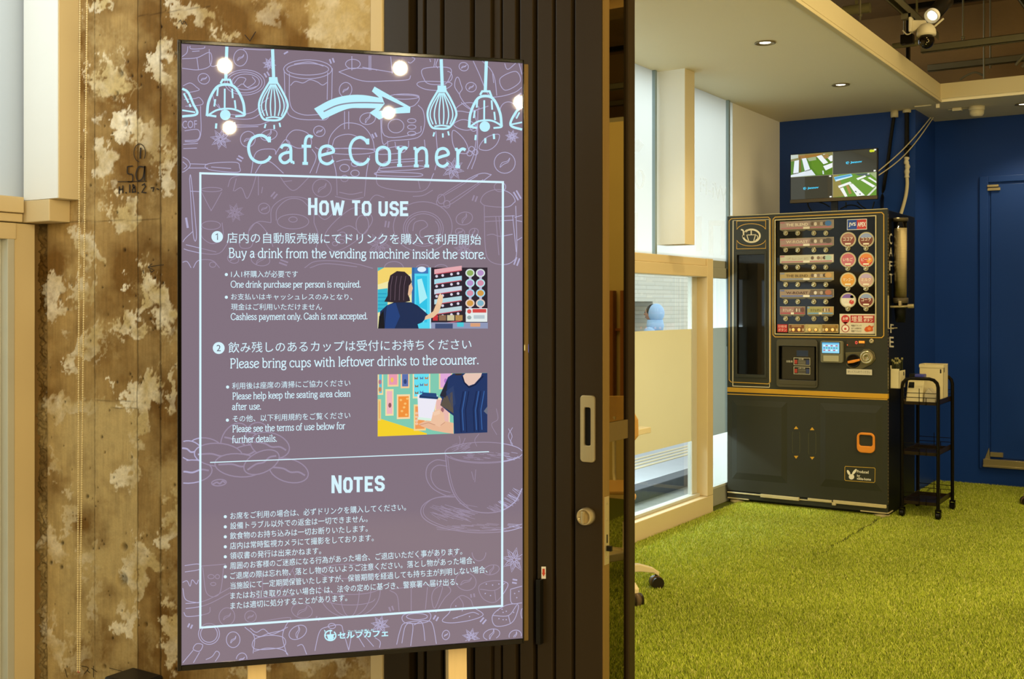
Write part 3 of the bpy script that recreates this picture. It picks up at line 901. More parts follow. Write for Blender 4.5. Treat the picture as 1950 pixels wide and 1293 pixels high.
# ================================================================ digital sign on its stand
SO = Vector((-1.714, 1.4588, 0))
SD = Vector((0.67243, 0.74016, 0))
SN = Vector((-0.74016, 0.67243, 0))      # away from the viewer
SW_ = 0.6878
sign = thing('digital_sign', SO + SD * SW_ / 2, 'tall lit portrait display headed Cafe Corner, standing before the concrete pier', 'sign', rz=math.atan2(SD.y, SD.x))

def S(px, py):
    d = ray(px, py)
    t = SO.dot(SN) / d.dot(SN)
    p = d * t
    return ((Vector((p.x, p.y, 0)) - SO).dot(SD) - SW_ / 2, EYE + p.z)

def s3(x, y, l):
    a, z = S(x, y)
    return (a, -l, z)

X0, X1, Z0, Z1 = -SW_ / 2, SW_ / 2, 0.5705, 1.7795
BEZEL = mat('gloss_black_bezel', '#0d0b08', 0.12, vary=0.02)
bz = MB()
bz.box(X0 - .0075, X0, -0.003, 0.03, Z0 - .011, Z1 + .0075).box(X1, X1 + .003, -0.003, 0.03, Z0 - .011, Z1 + .0075)
bz.box(X0, X1, -0.003, 0.03, Z1, Z1 + .0075).box(X0, X1, -0.003, 0.03, Z0 - .011, Z0)
bz.build('bezel', BEZEL, sign, 0.0012)
MB().box(X0 - .004, X1 + .0165, 0.012, 0.06, Z0 - .010, Z1 + .002).build('rear_housing', mat('bronze_housing', '#6e5a34', 0.42, 0.5, stretch=(1, 1, .2), vary=.15), sign, 0.0015)
SCR = attr_mat('lit_screen', 0.02, emit=1.0)
scr = MB().box(X0 - .001, X1 + .001, 0.0, 0.012, Z0 - .001, Z1 + .001, '#82727f').build('screen', SCR, sign)
MB().box(X1 + .004, X1 + .0085, .010, .0135, S(1002, 657)[1] - .012, S(1002, 657)[1], '#c9c6a0').build('port_label', attr_mat('printed_paper'), sign)
MB().box(X1 + .0145, X1 + .0175, .016, .02, S(1012, 672)[1], S(1012, 656)[1], '#6f86ff').build('status_light', attr_mat('status_led', emit=1.5), sign, label='small blue status light')
LEGM = mat('pale_birch_leg', '#cdb586', 0.5, vary=0.08, stretch=(12, 12, 1))
for pxa, pxb in ((468, 508), (861, 900)):
    xa, xb = S(pxa, 1260)[0], S(pxb, 1260)[0]
    MB().prism([(xa, 0.062, 1.2), (xb - .004, 0.062, 1.2), (xb + .006, 0.062, FZ), (xa + .008, 0.062, FZ)], (0, 0.03, 0)).build('stand_leg', LEGM, sign, 0.002)
for z_0, z_1 in ((1.05, 1.13), (.12, .16)):
    MB().box(X0 + .06, X1 - .06, 0.063, 0.09, z_0, z_1).build('stand_rail', LEGM, sign, 0.002)

# ---- what the screen shows
CY = '#bdf2ff'
WH = '#d6f4ff'
LV, LVD = '#b2acce', '#9a8ba2'

def dim(x, y):                               # the drawings pale inside the white frame
    return lin(LVD) if 381 < x < 957 and 330 + .03 * (x - 380) < y < 1196 - .073 * (x - 380) else lin(LV)

bgd = Art(s3, 0.0004)
PILE = [0.0]
def dl(pts, w=1.6, closed=False, sm=True):
    if sm: pts = smooth(pts, closed)
    if closed: pts = list(pts) + [pts[0]]
    run = []
    for p in list(pts) + [(0, 0)]:           # keep to the lit area of the screen
        ok = 346.5 < p[0] < 994.5 and 85.5 + .0532 * (p[0] - 347) < p[1] < 1267 - .0839 * (p[0] - 344)
        if ok: run.append(p)
        else:
            if len(run) > 1: bgd.line(run, w, dim, PILE[0])
            run = []
def bean(cx, cy_, rx, ry, rot=0):
    dl(ell(cx, cy_, rx, ry, rot=rot, n=22)[:-1], 1.4, True, False)
    c, s = math.cos(math.radians(rot - 50)), math.sin(math.radians(rot - 50))
    q = [(-.62, .05), (-.2, -.16), (.3, .04), (.66, -.04), (.3, .16), (-.2, .04)]
    dl([(cx + (c * u - s * v) * rx, cy_ + (s * u + c * v) * rx) for u, v in q], 1.2, True)
def anise(cx, cy_, r, n=8):
    for k in range(n):
        a = 2 * PI * k / n + .2
        c, s = math.cos(a), math.sin(a)
        f = lambda u, v: (cx + (c * u - s * v) * r, cy_ + (s * u + c * v) * r)
        dl([f(.16, 0), f(.5, -.17), f(1, 0), f(.5, .17)], 1.3, True, False)
        dl([f(.3, -.03), f(.75, -.01), f(.75, .03)], 1.0, False, False)
    dl(ell(cx, cy_, r * .14, r * .14, n=8)[:-1], 1.2, True, False)
def ticks(cx, cy_, a, L=10, g=6, w=3):
    c, s = math.cos(math.radians(a)), math.sin(math.radians(a))
    for k in (-.5, .5):
        ox, oy = -s * g * k, c * g * k
        dl([(cx + ox - c * L / 2, cy_ + oy - s * L / 2), (cx + ox + c * L / 2, cy_ + oy + s * L / 2)], w, False, False)
for q in ((458, 110, 13, 16, 10), (388, 150, 11, 10, 20), (658, 171, 12, 14, 10), (608, 250, 11, 10, 20), (472, 265, 14, 15, 20), (512, 257, 16, 10, -15), (883, 127, 9, 8, 20), (897, 166, 10, 9, 10), (961, 310, 20, 20, 10), (700, 226, 15, 11, -10),
          (503, 397, 11, 10, 20), (613, 358, 18, 17, 5), (884, 416, 16, 12, -15), (444, 493, 11, 8, 20), (496, 495, 18, 11, 10), (876, 442, 9, 7, 20), (902, 442, 9, 7, -20),
          (432, 1174, 15, 17, 10), (477, 1174, 11, 11, 20), (575, 1163, 20, 14, 10), (444, 1218, 13, 15, 0), (567, 1204, 18, 12, -30), (460, 1255, 10, 12, 20), (887, 1107, 20, 17, 20), (936, 1085, 15, 9, -15), (849, 1209, 7, 9, 10), (936, 1208, 16, 10, -15), (981, 1210, 12, 10, -20)):
    bean(*q)
for q in ((513, 122, 13), (420, 265, 20), (975, 260, 13), (862, 322, 22), (447, 405, 18), (722, 466, 24), (882, 475, 18), (979, 1066, 24), (724, 1190, 18), (897, 1213, 17)):
    anise(*q)
for q in ((543, 98, 150, 9), (632, 116, 70, 9), (508, 142, 60, 9), (457, 302, 30, 11), (713, 258, 65, 9), (352, 425, 80, 20, 8, 4), (522, 372, 130, 12), (540, 500, 20, 16, 6), (737, 427, 100, 12), (904, 378, 110, 11), (985, 372, 60, 18), (984, 498, 110, 15), (988, 185, 140, 16), (362, 1192, 115, 8), (605, 1178, 110, 8), (745, 1159, 70, 9), (830, 1177, 120, 9), (900, 1134, 80, 7), (920, 1182, 130, 11), (980, 1107, 10, 9)):
    ticks(*q)
# milk carton, cups, jars and kitchenware, drawn as plain line sketches
for pts, cl in (
    ([(347, 112), (375, 110), (400, 100), (401, 124), (378, 133), (347, 130)], 0), ([(375, 110), (378, 133)], 0), ([(358, 86), (356, 100), (347, 108)], 0), ([(362, 86), (364, 93), (388, 92), (389, 86)], 0), ([(398, 87), (401, 124), (416, 124)], 0), ([(366, 98), (380, 97)], 0),
    ([(346, 165), (362, 158), (374, 166), (378, 172), (350, 178)], 0), ([(346, 190), (370, 188), (380, 186), (385, 199), (346, 203)], 0), ([(382, 202), (380, 264), (346, 270)], 0), ([(346, 250), (377, 247), (377, 265), (346, 268)], 0), ([(349, 275), (377, 273)], 0), ([(349, 283), (375, 282)], 0),
    (ell(466, 157, 38, 24, n=30), 0), (ell(466, 157, 33, 20, n=30), 0), (ell(468, 156, 26, 15, n=26), 0), ([(445, 160), (455, 148), (468, 150), (464, 160), (472, 166), (486, 156), (480, 146)], 0), ([(452, 166), (462, 160), (474, 168), (490, 164)], 0), ([(404, 178), (412, 200), (440, 218), (480, 214), (500, 196), (512, 186)], 0), ([(415, 198), (432, 222), (478, 226), (506, 208)], 0), ([(448, 238), (490, 238), (515, 230)], 0), ([(446, 242), (492, 241)], 0),
    (ell(586, 132, 46, 18, n=30), 0), (ell(586, 132, 40, 11, n=30), 0), ([(541, 133), (545, 205), (560, 224), (600, 228), (628, 218), (633, 130)], 0), ([(551, 140), (553, 200), (575, 218), (612, 218)], 0), ([(624, 138), (623, 190)], 0), ([(553, 163), (562, 155), (577, 158), (590, 152), (604, 156), (614, 162), (623, 157)], 0), ([(560, 122), (590, 118), (616, 126)], 0),
    ([(463, 93), (500, 95), (530, 94)], 0),
    ([(645, 137), (670, 130), (710, 132), (718, 134)], 0), ([(645, 137), (690, 154), (740, 154), (776, 152), (782, 144)], 0), (ell(672, 122, 14, 9), 0), ([(670, 107), (670, 134)], 0), ([(703, 106), (703, 134)], 0), ([(706, 106), (706, 134)], 0), ([(744, 108), (747, 140)], 0), ([(690, 128), (748, 138)], 0), ([(780, 108), (790, 112), (782, 120), (777, 118)], 0),
    ([(806, 131), (808, 152), (818, 160), (840, 161), (852, 156), (857, 130)], 1), (ell(852, 146, 9, 10, -90, 90), 0), ([(794, 161), (806, 155), (855, 157), (858, 164), (840, 172), (810, 170)], 1), ([(820, 118), (818, 108), (828, 112), (826, 128)], 0), ([(834, 112), (830, 124), (834, 130)], 0),
    ([(875, 180), (866, 165), (868, 150), (873, 148), (878, 162), (880, 170), (875, 180), (884, 196), (896, 207)], 0),
    ([(901, 116), (912, 140), (930, 180), (950, 184), (980, 176), (996, 164)], 0), ([(918, 116), (934, 132), (942, 150), (946, 182)], 0), ([(952, 150), (982, 136), (990, 156), (962, 172)], 1), ([(938, 140), (940, 158)], 0), ([(960, 118), (966, 132), (978, 124), (990, 112)], 0), ([(988, 120), (995, 146)], 0),
    ([(878, 195), (890, 205), (902, 210), (918, 206), (930, 202)], 0), ([(866, 210), (880, 198), (900, 196), (912, 206), (896, 214), (880, 212)], 1), ([(864, 236), (880, 228), (898, 232), (906, 242), (890, 248), (872, 244)], 1), ([(902, 210), (908, 240), (903, 290), (890, 322)], 0), ([(910, 210), (908, 288), (898, 322)], 0), ([(863, 248), (862, 272), (872, 290), (892, 290), (884, 266)], 1), ([(912, 282), (926, 262), (950, 256), (946, 274), (930, 286)], 1), (ell(898, 284, 5, 5), 0), (ell(905, 290, 5, 5), 0), (ell(894, 292, 5, 5), 0), (ell(902, 244, 6, 6), 0), (ell(968, 212, 16, 18, 150, 400), 0),
    ([(724, 190), (728, 270), (745, 268), (795, 262), (808, 240), (806, 212), (796, 200)], 0), ([(730, 196), (732, 258), (795, 254), (802, 240)], 0), (ell(754, 240, 15, 13), 0), (ell(784, 230, 8, 4), 0), (ell(784, 242, 8, 4), 0), (ell(784, 254, 8, 4), 0), ([(750, 180), (796, 184), (790, 200), (770, 206)], 0), (ell(770, 184, 28, 5), 0), ([(738, 268), (740, 310)], 0), ([(752, 270), (756, 284), (776, 282), (778, 268)], 0), ([(724, 286), (724, 294), (768, 290), (766, 278)], 1), ([(808, 266), (812, 305)], 0), ([(830, 250), (833, 300), (828, 324)], 0),
    ([(346, 298), (358, 305), (362, 316), (352, 326), (346, 328)], 0), ([(348, 308), (356, 316), (350, 322)], 0), ([(362, 312), (396, 313)], 0), ([(360, 320), (396, 320)], 0), ([(396, 312), (448, 309), (456, 318), (452, 328), (398, 323)], 1), ([(402, 318), (440, 321)], 0),
    ([(478, 330), (488, 290), (520, 284), (526, 294)], 0), ([(486, 330), (498, 312), (514, 308), (540, 330)], 0), ([(545, 266), (560, 248), (586, 254), (592, 276), (566, 282)], 1), ([(524, 294), (538, 272), (545, 266), (552, 276), (536, 300)], 0), ([(594, 284), (602, 300), (590, 330)], 0), ([(600, 280), (612, 292), (602, 330)], 0),
    ([(624, 290), (628, 262), (644, 242), (662, 234), (690, 240), (708, 262), (714, 290)], 0), ([(632, 280), (640, 262), (668, 256), (700, 272)], 0), (ell(668, 288, 46, 6), 0), ([(622, 282), (716, 284)], 0), ([(632, 296), (640, 330), (642, 372)], 0), ([(704, 296), (698, 330), (694, 374)], 0), ([(656, 212), (656, 246)], 0), ([(664, 212), (664, 246)], 0), ([(640, 308), (660, 304), (690, 310)], 0), (ell(656, 320, 9, 7), 0), (ell(676, 312, 7, 5), 0), (ell(676, 330, 8, 6), 0), (ell(656, 340, 7, 6), 0), ([(646, 366), (668, 370), (690, 366)], 0), ([(638, 374), (668, 380), (692, 376)], 0),
    ([(730, 326), (730, 320), (800, 316), (800, 322)], 1), ([(722, 334), (722, 328), (796, 330), (796, 336)], 1), ([(738, 310), (806, 306)], 0), ([(716, 330), (726, 356), (804, 364), (826, 330)], 0), ([(796, 342), (800, 360)], 0), ([(786, 374), (806, 372), (824, 362)], 0), ([(715, 332), (735, 308), (790, 302)], 0),
    ([(834, 378), (905, 334), (932, 332), (926, 340), (852, 392)], 1), (ell(840, 379, 7, 9), 0), (ell(851, 389, 6, 7), 0), ([(846, 372), (910, 334)], 0), ([(856, 384), (920, 342)], 0),
    ([(361, 340), (364, 340), (374, 445), (368, 447), (361, 340)], 0), (ell(403, 361, 20, 4), 0), ([(384, 366), (400, 397), (404, 398), (422, 366)], 0), ([(362, 364), (384, 365)], 0), (ell(402, 429, 18, 8), 0), ([(384, 434), (385, 452), (405, 464), (424, 452), (423, 424)], 0), ([(368, 440), (350, 458), (350, 474), (412, 484), (436, 460)], 0), ([(354, 466), (412, 480)], 0),
    ([(434, 356), (440, 340), (456, 334)], 0), ([(444, 364), (450, 340)], 0), ([(446, 364), (460, 358), (470, 378), (480, 360), (488, 334)], 0), ([(492, 334), (492, 372)], 0), ([(500, 356), (498, 368)], 0), ([(532, 334), (546, 354), (562, 362), (590, 336)], 0), ([(540, 346), (556, 344)], 0),
    ([(516, 424), (518, 396), (540, 378), (565, 375), (585, 380), (597, 394), (598, 424)], 0), ([(526, 420), (528, 398), (548, 380), (572, 380), (590, 396)], 0), (ell(558, 422, 30, 14), 0), (ell(558, 418, 8, 5), 0), ([(516, 424), (492, 422), (476, 434), (472, 452)], 0), ([(474, 440), (490, 424), (512, 448), (520, 470)], 0), ([(598, 424), (606, 450), (600, 480)], 0), ([(454, 460), (460, 472), (478, 470), (484, 450)], 0),
    ([(620, 444), (668, 398), (700, 404), (708, 424), (676, 460), (634, 478)], 1), (ell(690, 428, 12, 18), 0), ([(642, 440), (664, 430), (680, 438)], 0), (ell(640, 452, 6, 4), 0), (ell(652, 446, 6, 4), 0), (ell(650, 460, 6, 4), 0), (ell(664, 452, 6, 4), 0), (ell(638, 464, 5, 4), 0), ([(596, 398), (618, 418), (640, 400)], 0), ([(700, 388), (714, 372), (732, 376)], 0),
    (ell(805, 432, 56, 48, n=40), 0), (ell(806, 436, 38, 33, n=34), 0), (ell(806, 436, 34, 29, n=30), 0), ([(786, 440), (790, 424), (806, 420), (814, 430), (800, 440), (802, 452), (816, 448)], 0), (ell(806, 437, 30, 25, 150, 240), 0), (ell(806, 437, 30, 25, -40, 40), 0),
    (ell(948, 385, 33, 24, 180, 360), 0), ([(914, 384), (926, 392), (966, 394), (981, 384)], 0), (ell(952, 356, 11, 9), 0), ([(922, 392), (924, 470), (932, 496), (956, 504), (976, 498), (984, 478), (982, 392)], 0), ([(922, 413), (980, 411)], 0), ([(924, 422), (978, 419)], 0), ([(944, 412), (950, 486)], 0), ([(950, 412), (957, 484)], 0), ([(927, 448), (938, 446), (952, 450), (976, 446)], 0), ([(980, 414), (994, 410)], 0), ([(984, 420), (994, 422)], 0), ([(984, 458), (994, 452)], 0), ([(976, 410), (983, 480)], 0),
    ([(346, 500), (356, 498), (364, 510)], 0), ([(368, 510), (378, 496), (404, 496), (418, 510)], 0), (ell(405, 504, 6, 5), 0), ([(580, 510), (600, 498), (640, 497), (680, 503), (710, 511)], 0), ([(590, 510), (620, 502), (680, 508)], 0), (ell(805, 510, 12, 6, 180, 360), 0), (ell(840, 510, 12, 6, 180, 360), 0), (ell(750, 510, 18, 12, 180, 360), 0),
    # jars, dripper, pots and sugar at the foot
    ([(346, 1078), (378, 1074), (380, 1084), (346, 1090)], 0), ([(346, 1110), (356, 1106), (362, 1116), (366, 1104), (374, 1112), (378, 1104)], 0), ([(348, 1120), (354, 1142), (378, 1148)], 0), ([(346, 1150), (390, 1144), (440, 1118)], 0), ([(346, 1160), (392, 1152), (440, 1128)], 0), ([(350, 1166), (358, 1174), (396, 1168), (400, 1156)], 0), ([(386, 1080), (394, 1130), (418, 1130), (426, 1078)], 0), (ell(402, 1098, 6, 4), 0), (ell(414, 1098, 4, 4), 0), (ell(406, 1112, 5, 3), 0), ([(382, 1078), (430, 1074)], 0), ([(440, 1085), (470, 1080), (480, 1130), (510, 1138), (530, 1128), (560, 1080)], 0), ([(480, 1140), (560, 1134)], 0), ([(500, 1090), (500, 1126)], 0), ([(556, 1084), (562, 1100), (556, 1112)], 0),
    (ell(666, 1124, 58, 52, -10, 190, n=34), 0), (ell(666, 1088, 58, 14, n=30), 0), (ell(666, 1124, 40, 50, 0, 180), 0), (ell(666, 1124, 18, 50, 0, 180), 0), (ell(666, 1120, 55, 12, 0, 180), 0), (ell(666, 1140, 48, 12, 0, 180), 0),
    (ell(398, 1207, 20, 20, n=28), 0), (ell(398, 1207, 16, 16, n=24), 0), ([(374, 1226), (386, 1228), (380, 1240), (368, 1236)], 1), ([(368, 1238), (348, 1262)], 0), ([(380, 1242), (366, 1266)], 0), ([(392, 1256), (404, 1250), (412, 1240), (418, 1246), (408, 1262)], 0),
    ([(464, 1190), (506, 1182), (552, 1176), (545, 1190), (538, 1212), (546, 1246)], 0), ([(466, 1194), (484, 1212), (482, 1244)], 0), ([(476, 1196), (488, 1204), (502, 1198), (518, 1208), (548, 1194)], 0), ([(480, 1206), (494, 1212), (512, 1206), (540, 1200)], 0), ([(484, 1218), (510, 1210), (540, 1214), (538, 1232), (486, 1236)], 1), ([(484, 1240), (510, 1234), (540, 1238), (544, 1252), (486, 1256)], 0),
    ([(598, 1247), (608, 1204), (622, 1194), (648, 1190), (654, 1204), (664, 1238)], 0), (ell(632, 1192, 7, 5), 0), ([(660, 1208), (668, 1212), (664, 1238)], 0), ([(566, 1230), (576, 1228), (584, 1246)], 0), ([(678, 1206), (694, 1232)], 0), ([(690, 1206), (716, 1236)], 0), ([(714, 1214), (724, 1222), (722, 1236)], 0),
    ([(742, 1124), (756, 1134), (760, 1164)], 0), ([(744, 1122), (830, 1112), (852, 1116), (858, 1126), (846, 1140), (830, 1166)], 0), ([(826, 1124), (838, 1116), (842, 1122), (828, 1158), (822, 1140)], 1), ([(783, 1120), (783, 1164)], 0), ([(814, 1118), (810, 1160)], 0), ([(770, 1170), (772, 1186), (814, 1184), (816, 1166)], 1), (ell(794, 1174, 20, 6), 0), ([(754, 1233), (762, 1200), (772, 1186), (812, 1182), (824, 1190), (831, 1226)], 0), ([(764, 1232), (772, 1192), (786, 1190), (782, 1230)], 0), ([(788, 1190), (804, 1186), (810, 1228)], 0),
    ([(842, 1182), (856, 1166), (860, 1150), (878, 1134), (896, 1142), (902, 1156), (920, 1170), (900, 1180), (862, 1186)], 1), ([(874, 1136), (882, 1150), (880, 1164)], 0), ([(862, 1178), (880, 1172), (900, 1166), (912, 1170)], 0), ([(912, 1116), (936, 1106), (962, 1108), (966, 1118), (944, 1146), (920, 1140)], 1), ([(914, 1122), (942, 1124), (962, 1110)], 0), ([(942, 1124), (944, 1144)], 0), ([(972, 1122), (994, 1116)], 0), ([(972, 1122), (974, 1148), (994, 1148)], 0), ([(938, 1172), (960, 1154), (984, 1150), (986, 1162), (974, 1186), (944, 1192)], 1), ([(938, 1172), (968, 1172), (984, 1152)], 0), ([(968, 1172), (972, 1188)], 0), (ell(998, 1168, 6, 12, 120, 240), 0),
    ([(790, 1052), (800, 1064), (812, 1054)], 0), ([(826, 1050), (836, 1064), (846, 1048)], 0), ([(858, 1046), (864, 1060), (874, 1046)], 0), (ell(912, 1052, 13, 16, 0, 180), 0)):
    dl(pts, 1.4, bool(cl), len(pts) < 12)
for q in ((948, 1162), (956, 1160), (964, 1164), (958, 1166), (950, 1178), (958, 1180), (964, 1180), (978, 1166), (926, 1112), (938, 1114), (950, 1112), (924, 1130), (934, 1134), (868, 1154), (886, 1160), (870, 1176), (894, 1174), (980, 1130), (988, 1126), (984, 1138)):
    bgd.disc(q[0], q[1], 1.3, lin(LV), n=8)
# pile of coffee beans and the big steaming cup
for cx, cy_, rx, ry, rot in ((448, 840, 26, 36, 25), (490, 828, 22, 24, 20), (392, 856, 34, 22, 10), (362, 858, 24, 18, 20), (470, 864, 34, 16, -10), (514, 848, 38, 24, 15), (550, 896, 38, 22, 15), (362, 898, 42, 22, -5), (416, 866, 46, 22, 4), (455, 886, 46, 22, 5), (498, 880, 36, 20, -25), (417, 919, 14, 6, -5)):
    PILE[0] += .06                            # each bean hides the ones behind it
    bgd.poly([(max(347, x), y) for x, y in ell(cx, cy_, rx, ry, rot=rot, n=26)[:-1]], '#82727f', PILE[0] - .03)
    dl(ell(cx, cy_, rx, ry, rot=rot, n=26)[:-1], 2.2, True, False)
    c, s = math.cos(math.radians(rot)), math.sin(math.radians(rot))
    dl([(cx + c * u - s * v, cy_ + s * u + c * v) for u, v in ((-rx * .85, 2), (-rx * .3, -1), (rx * .1, 2), (rx * .5, -2), (rx * .85, 1))], 3.2, False)
PILE[0] = 0.0
dl(ell(921, 862, 74, 20, n=40), 1.5, True, False)
dl(ell(922, 866, 66, 14, 10, 170), 1.2, False, False)
dl([(848, 862), (852, 900), (862, 936), (880, 960), (910, 975), (950, 974), (980, 956), (994, 930)], 2.0)
dl([(852, 868), (858, 910), (870, 944), (892, 966)], 1.2)
dl([(850, 878), (830, 876), (814, 888), (812, 910), (824, 930), (850, 944), (864, 946)], 1.6)
dl([(852, 888), (834, 886), (822, 896), (822, 914), (834, 930), (858, 938)], 1.4)
dl([(868, 946), (830, 948), (804, 964), (806, 986), (840, 1004), (900, 1014), (960, 1012), (994, 1004)], 1.6)
dl([(866, 942), (824, 950), (806, 970), (818, 990), (870, 1008), (940, 1010), (994, 998)], 1.2)
r3 = np.random.default_rng(4)
for k in range(46):
    x = 818 + r3.random() * 60; y = 958 + r3.random() * 26
    dl([(x, y), (x + 14 + r3.random() * 22, y + 6 + r3.random() * 5)], 0.8, False, False)
for k in range(46):
    a = .2 + r3.random() * 1.2
    x, y = 920 + 74 * math.cos(a), 900 + 74 * math.sin(a)
    dl([(x - 6, y - 3 - r3.random() * 8), (x + 7 + r3.random() * 8, y + 4 - r3.random() * 4)], 0.8, False, False)
for k in range(26):
    x = 830 + r3.random() * 150; y = 996 + r3.random() * 14
    dl([(x, y), (x + 24, y + 3 - r3.random() * 2)], 0.9, False, False)
for k in range(30):
    x = 858 + r3.random() * 30; y = 846 + r3.random() * 16
    dl([(x, y), (x + 10, y - 4)], 0.7, False, False)
for k in range(40):
    x = 880 + r3.random() * 100; y = 860 + r3.random() * 14
    dl([(x, y), (x + 12, y + 2)], 0.8, False, False)
for pts in ([(945, 778), (948, 798), (936, 808), (946, 828)], [(968, 816), (975, 830), (972, 842), (978, 850)], [(976, 814), (968, 830), (976, 846)], [(912, 826), (904, 838), (908, 850)], [(874, 830), (876, 842), (870, 856)], [(886, 834), (878, 852)], [(898, 898), (902, 914)], [(906, 894), (904, 918)]):
    dl(pts, 1.1)
write(bgd, 'COF', 347, 245, 375, 244, 15, LV)
bgd.build('background_drawing', SCR, scr, 'pale lavender coffee sketches')

# pendant lamps drawn in light blue
pl = None
def new_lamp():
    global pl
    if pl: pl.build('pendant_lamp_drawing', SCR, scr, 'light blue drawn pendant lamp')
    pl = Art(s3, 0.0009)
def pline(pts, w=5, closed=False, sm=True): pl.line(pts, w, CY, sm=sm, closed=closed)
def whisk(cx, ct, top, dx=1.0):
    pline([(cx - 1, ct), (cx + 1, top)], 6, False, False)
    pl.poly([(cx - 8, top), (cx + 8, top), (cx + 10, top + 13), (cx - 8, top + 13)], CY)
    pline([(cx - 6, top + 8), (cx - 22, top + 36), (cx - 27, top + 56), (cx - 20, top + 78), (cx - 6, top + 82), (cx + 14, top + 80), (cx + 26, top + 62), (cx + 27, top + 48), (cx + 16, top + 24), (cx + 6, top + 8)], 4)
    for u in (-22, -14, -5, 4, 13, 21):
        pline([(cx + u * .2, top + 14), (cx + u * .85, top + 40), (cx + u, top + 58), (cx + u * .75, top + 74)], 2.4)
    pline([(cx - 14, top + 78), (cx, top + 76), (cx + 16, top + 78)], 3)
    for u, v in ((-14, 92), (2, 94), (12, 90)):
        pline([(cx + u, top + v - 3), (cx + u * 1.15, top + v + 5)], 3.2, False, False)
def dome(cx, ct, top, w):
    pline([(cx + 2, ct), (cx, top)], 6, False, False)
    pline([(cx - 10, top + 8), (cx - 6, top + 1), (cx + 8, top + 1), (cx + 13, top + 14)], 4, False, False)
    pline([(cx - w, top + 70), (cx - w * .9, top + 42), (cx - w * .5, top + 16), (cx, top + 10), (cx + w * .5, top + 16), (cx + w * .9, top + 42), (cx + w, top + 68)], 5)
    pline([(cx - w, top + 70), (cx - w * .4, top + 58), (cx + w * .4, top + 57), (cx + w, top + 68), (cx + w * .5, top + 71)], 3.5)
    pline([(cx - w, top + 68), (cx - w * .5, top + 71)], 4, False, False)
    pl.disc(cx - 1, top + 68, 10, CY)
    for u, a, b in ((-15, 16, 32), (-20, 38, 52), (-2, 18, 56), (12, 18, 36), (17, 40, 56)):
        pline([(cx + u, top + a), (cx + u * 1.1, top + b)], 3.4, False, False)
    for u, v in ((-18, 88), (0, 94), (16, 86)):
        pline([(cx + u, top + v - 4), (cx + u * 1.05, top + v + 6)], 4, False, False)
new_lamp(); dome(430, 89, 151, 36)
new_lamp(); dome(924, 116, 173, 31)
new_lamp(); whisk(520, 94, 147)
new_lamp(); whisk(841, 113, 163)
new_lamp()
pline([(347, 169), (358, 176), (368, 198), (375, 217), (347, 222)], 4.5); pline([(347, 210), (372, 214)], 3); pline([(350, 178), (359, 196)], 3.4, False, False); pline([(361, 198), (363, 204)], 3.4, False, False)
new_lamp()
pline([(994, 203), (982, 214), (972, 238), (994, 247)], 4.5); pline([(974, 237), (994, 233)], 3); pline([(989, 214), (983, 226)], 3)
new_lamp()
# arrow
ar = Art(s3, 0.0009)
ar.poly(smooth([(598, 207), (630, 190), (660, 182), (690, 181), (722, 186)], False, 6) + [(708, 174), (713, 165), (781.5, 204), (780.5, 215), (744, 217), (722, 228), (703.5, 215)] + smooth([(716, 206.5), (690, 206), (660, 208), (614, 228)], False, 6), CY)
ar.poly([(727, 184), (769, 203.5), (744, 208), (721, 212), (732, 198)], '#7c7282', 2)
ar.line([(616, 213), (640, 202), (665, 197), (695, 196), (730, 197)], 2.6, '#8c8b9c', 3, sm=True)
ar.build('arrow_drawing', SCR, scr, 'light blue arrow pointing right')
# title, headings and body text
ti = Art(s3, 0.0012)
stroke_text(ti, 'Cafe', 473, 309, 637, 312.5, 51, 5.6, CY, track=.13)
ti.build('title_text', SCR, scr)
ti = Art(s3, 0.0012)
stroke_text(ti, 'Corner', 666, 313, 887, 318, 51, 5.6, CY, track=.13)
ti.build('title_text', SCR, scr)
hd = Art(s3, 0.0012)
for ch, x0, x1, h, y in (('H', 587, 604, 32.5, 409.5), ('O', 608, 626, 28, 410), ('W', 629, 656, 28, 410), ('T', 670, 686, 29, 410.5), ('O', 689, 707, 28, 411), ('U', 721, 738, 28, 411.5), ('S', 742, 759, 28, 411.5), ('E', 762, 778, 28, 411.5)):
    block(hd, ch, x0, x1, y, h, 5.4, WH)
hd.build('heading_text', SCR, scr)
hd = Art(s3, 0.0012)
for ch, x0, x1, h, y in (('N', 631.5, 650, 34, 939), ('O', 654, 671, 29, 938), ('T', 673, 691, 29, 937), ('E', 695, 711, 29, 936), ('S', 714, 732, 29, 935)):
    block(hd, ch, x0, x1, y, h, 5.8, WH)
hd.build('heading_text', SCR, scr)
bx = Art(s3, 0.0008)
bx.line([(381.5, 330), (957.5, 347), (956, 1153.5), (381.5, 1195)], 4, WH, closed=True)
bx.line([(400, 880.5), (931, 860)], 1.8, WH)
bx.build('frame_line', SCR, scr)
tx = Art(s3, 0.0012)
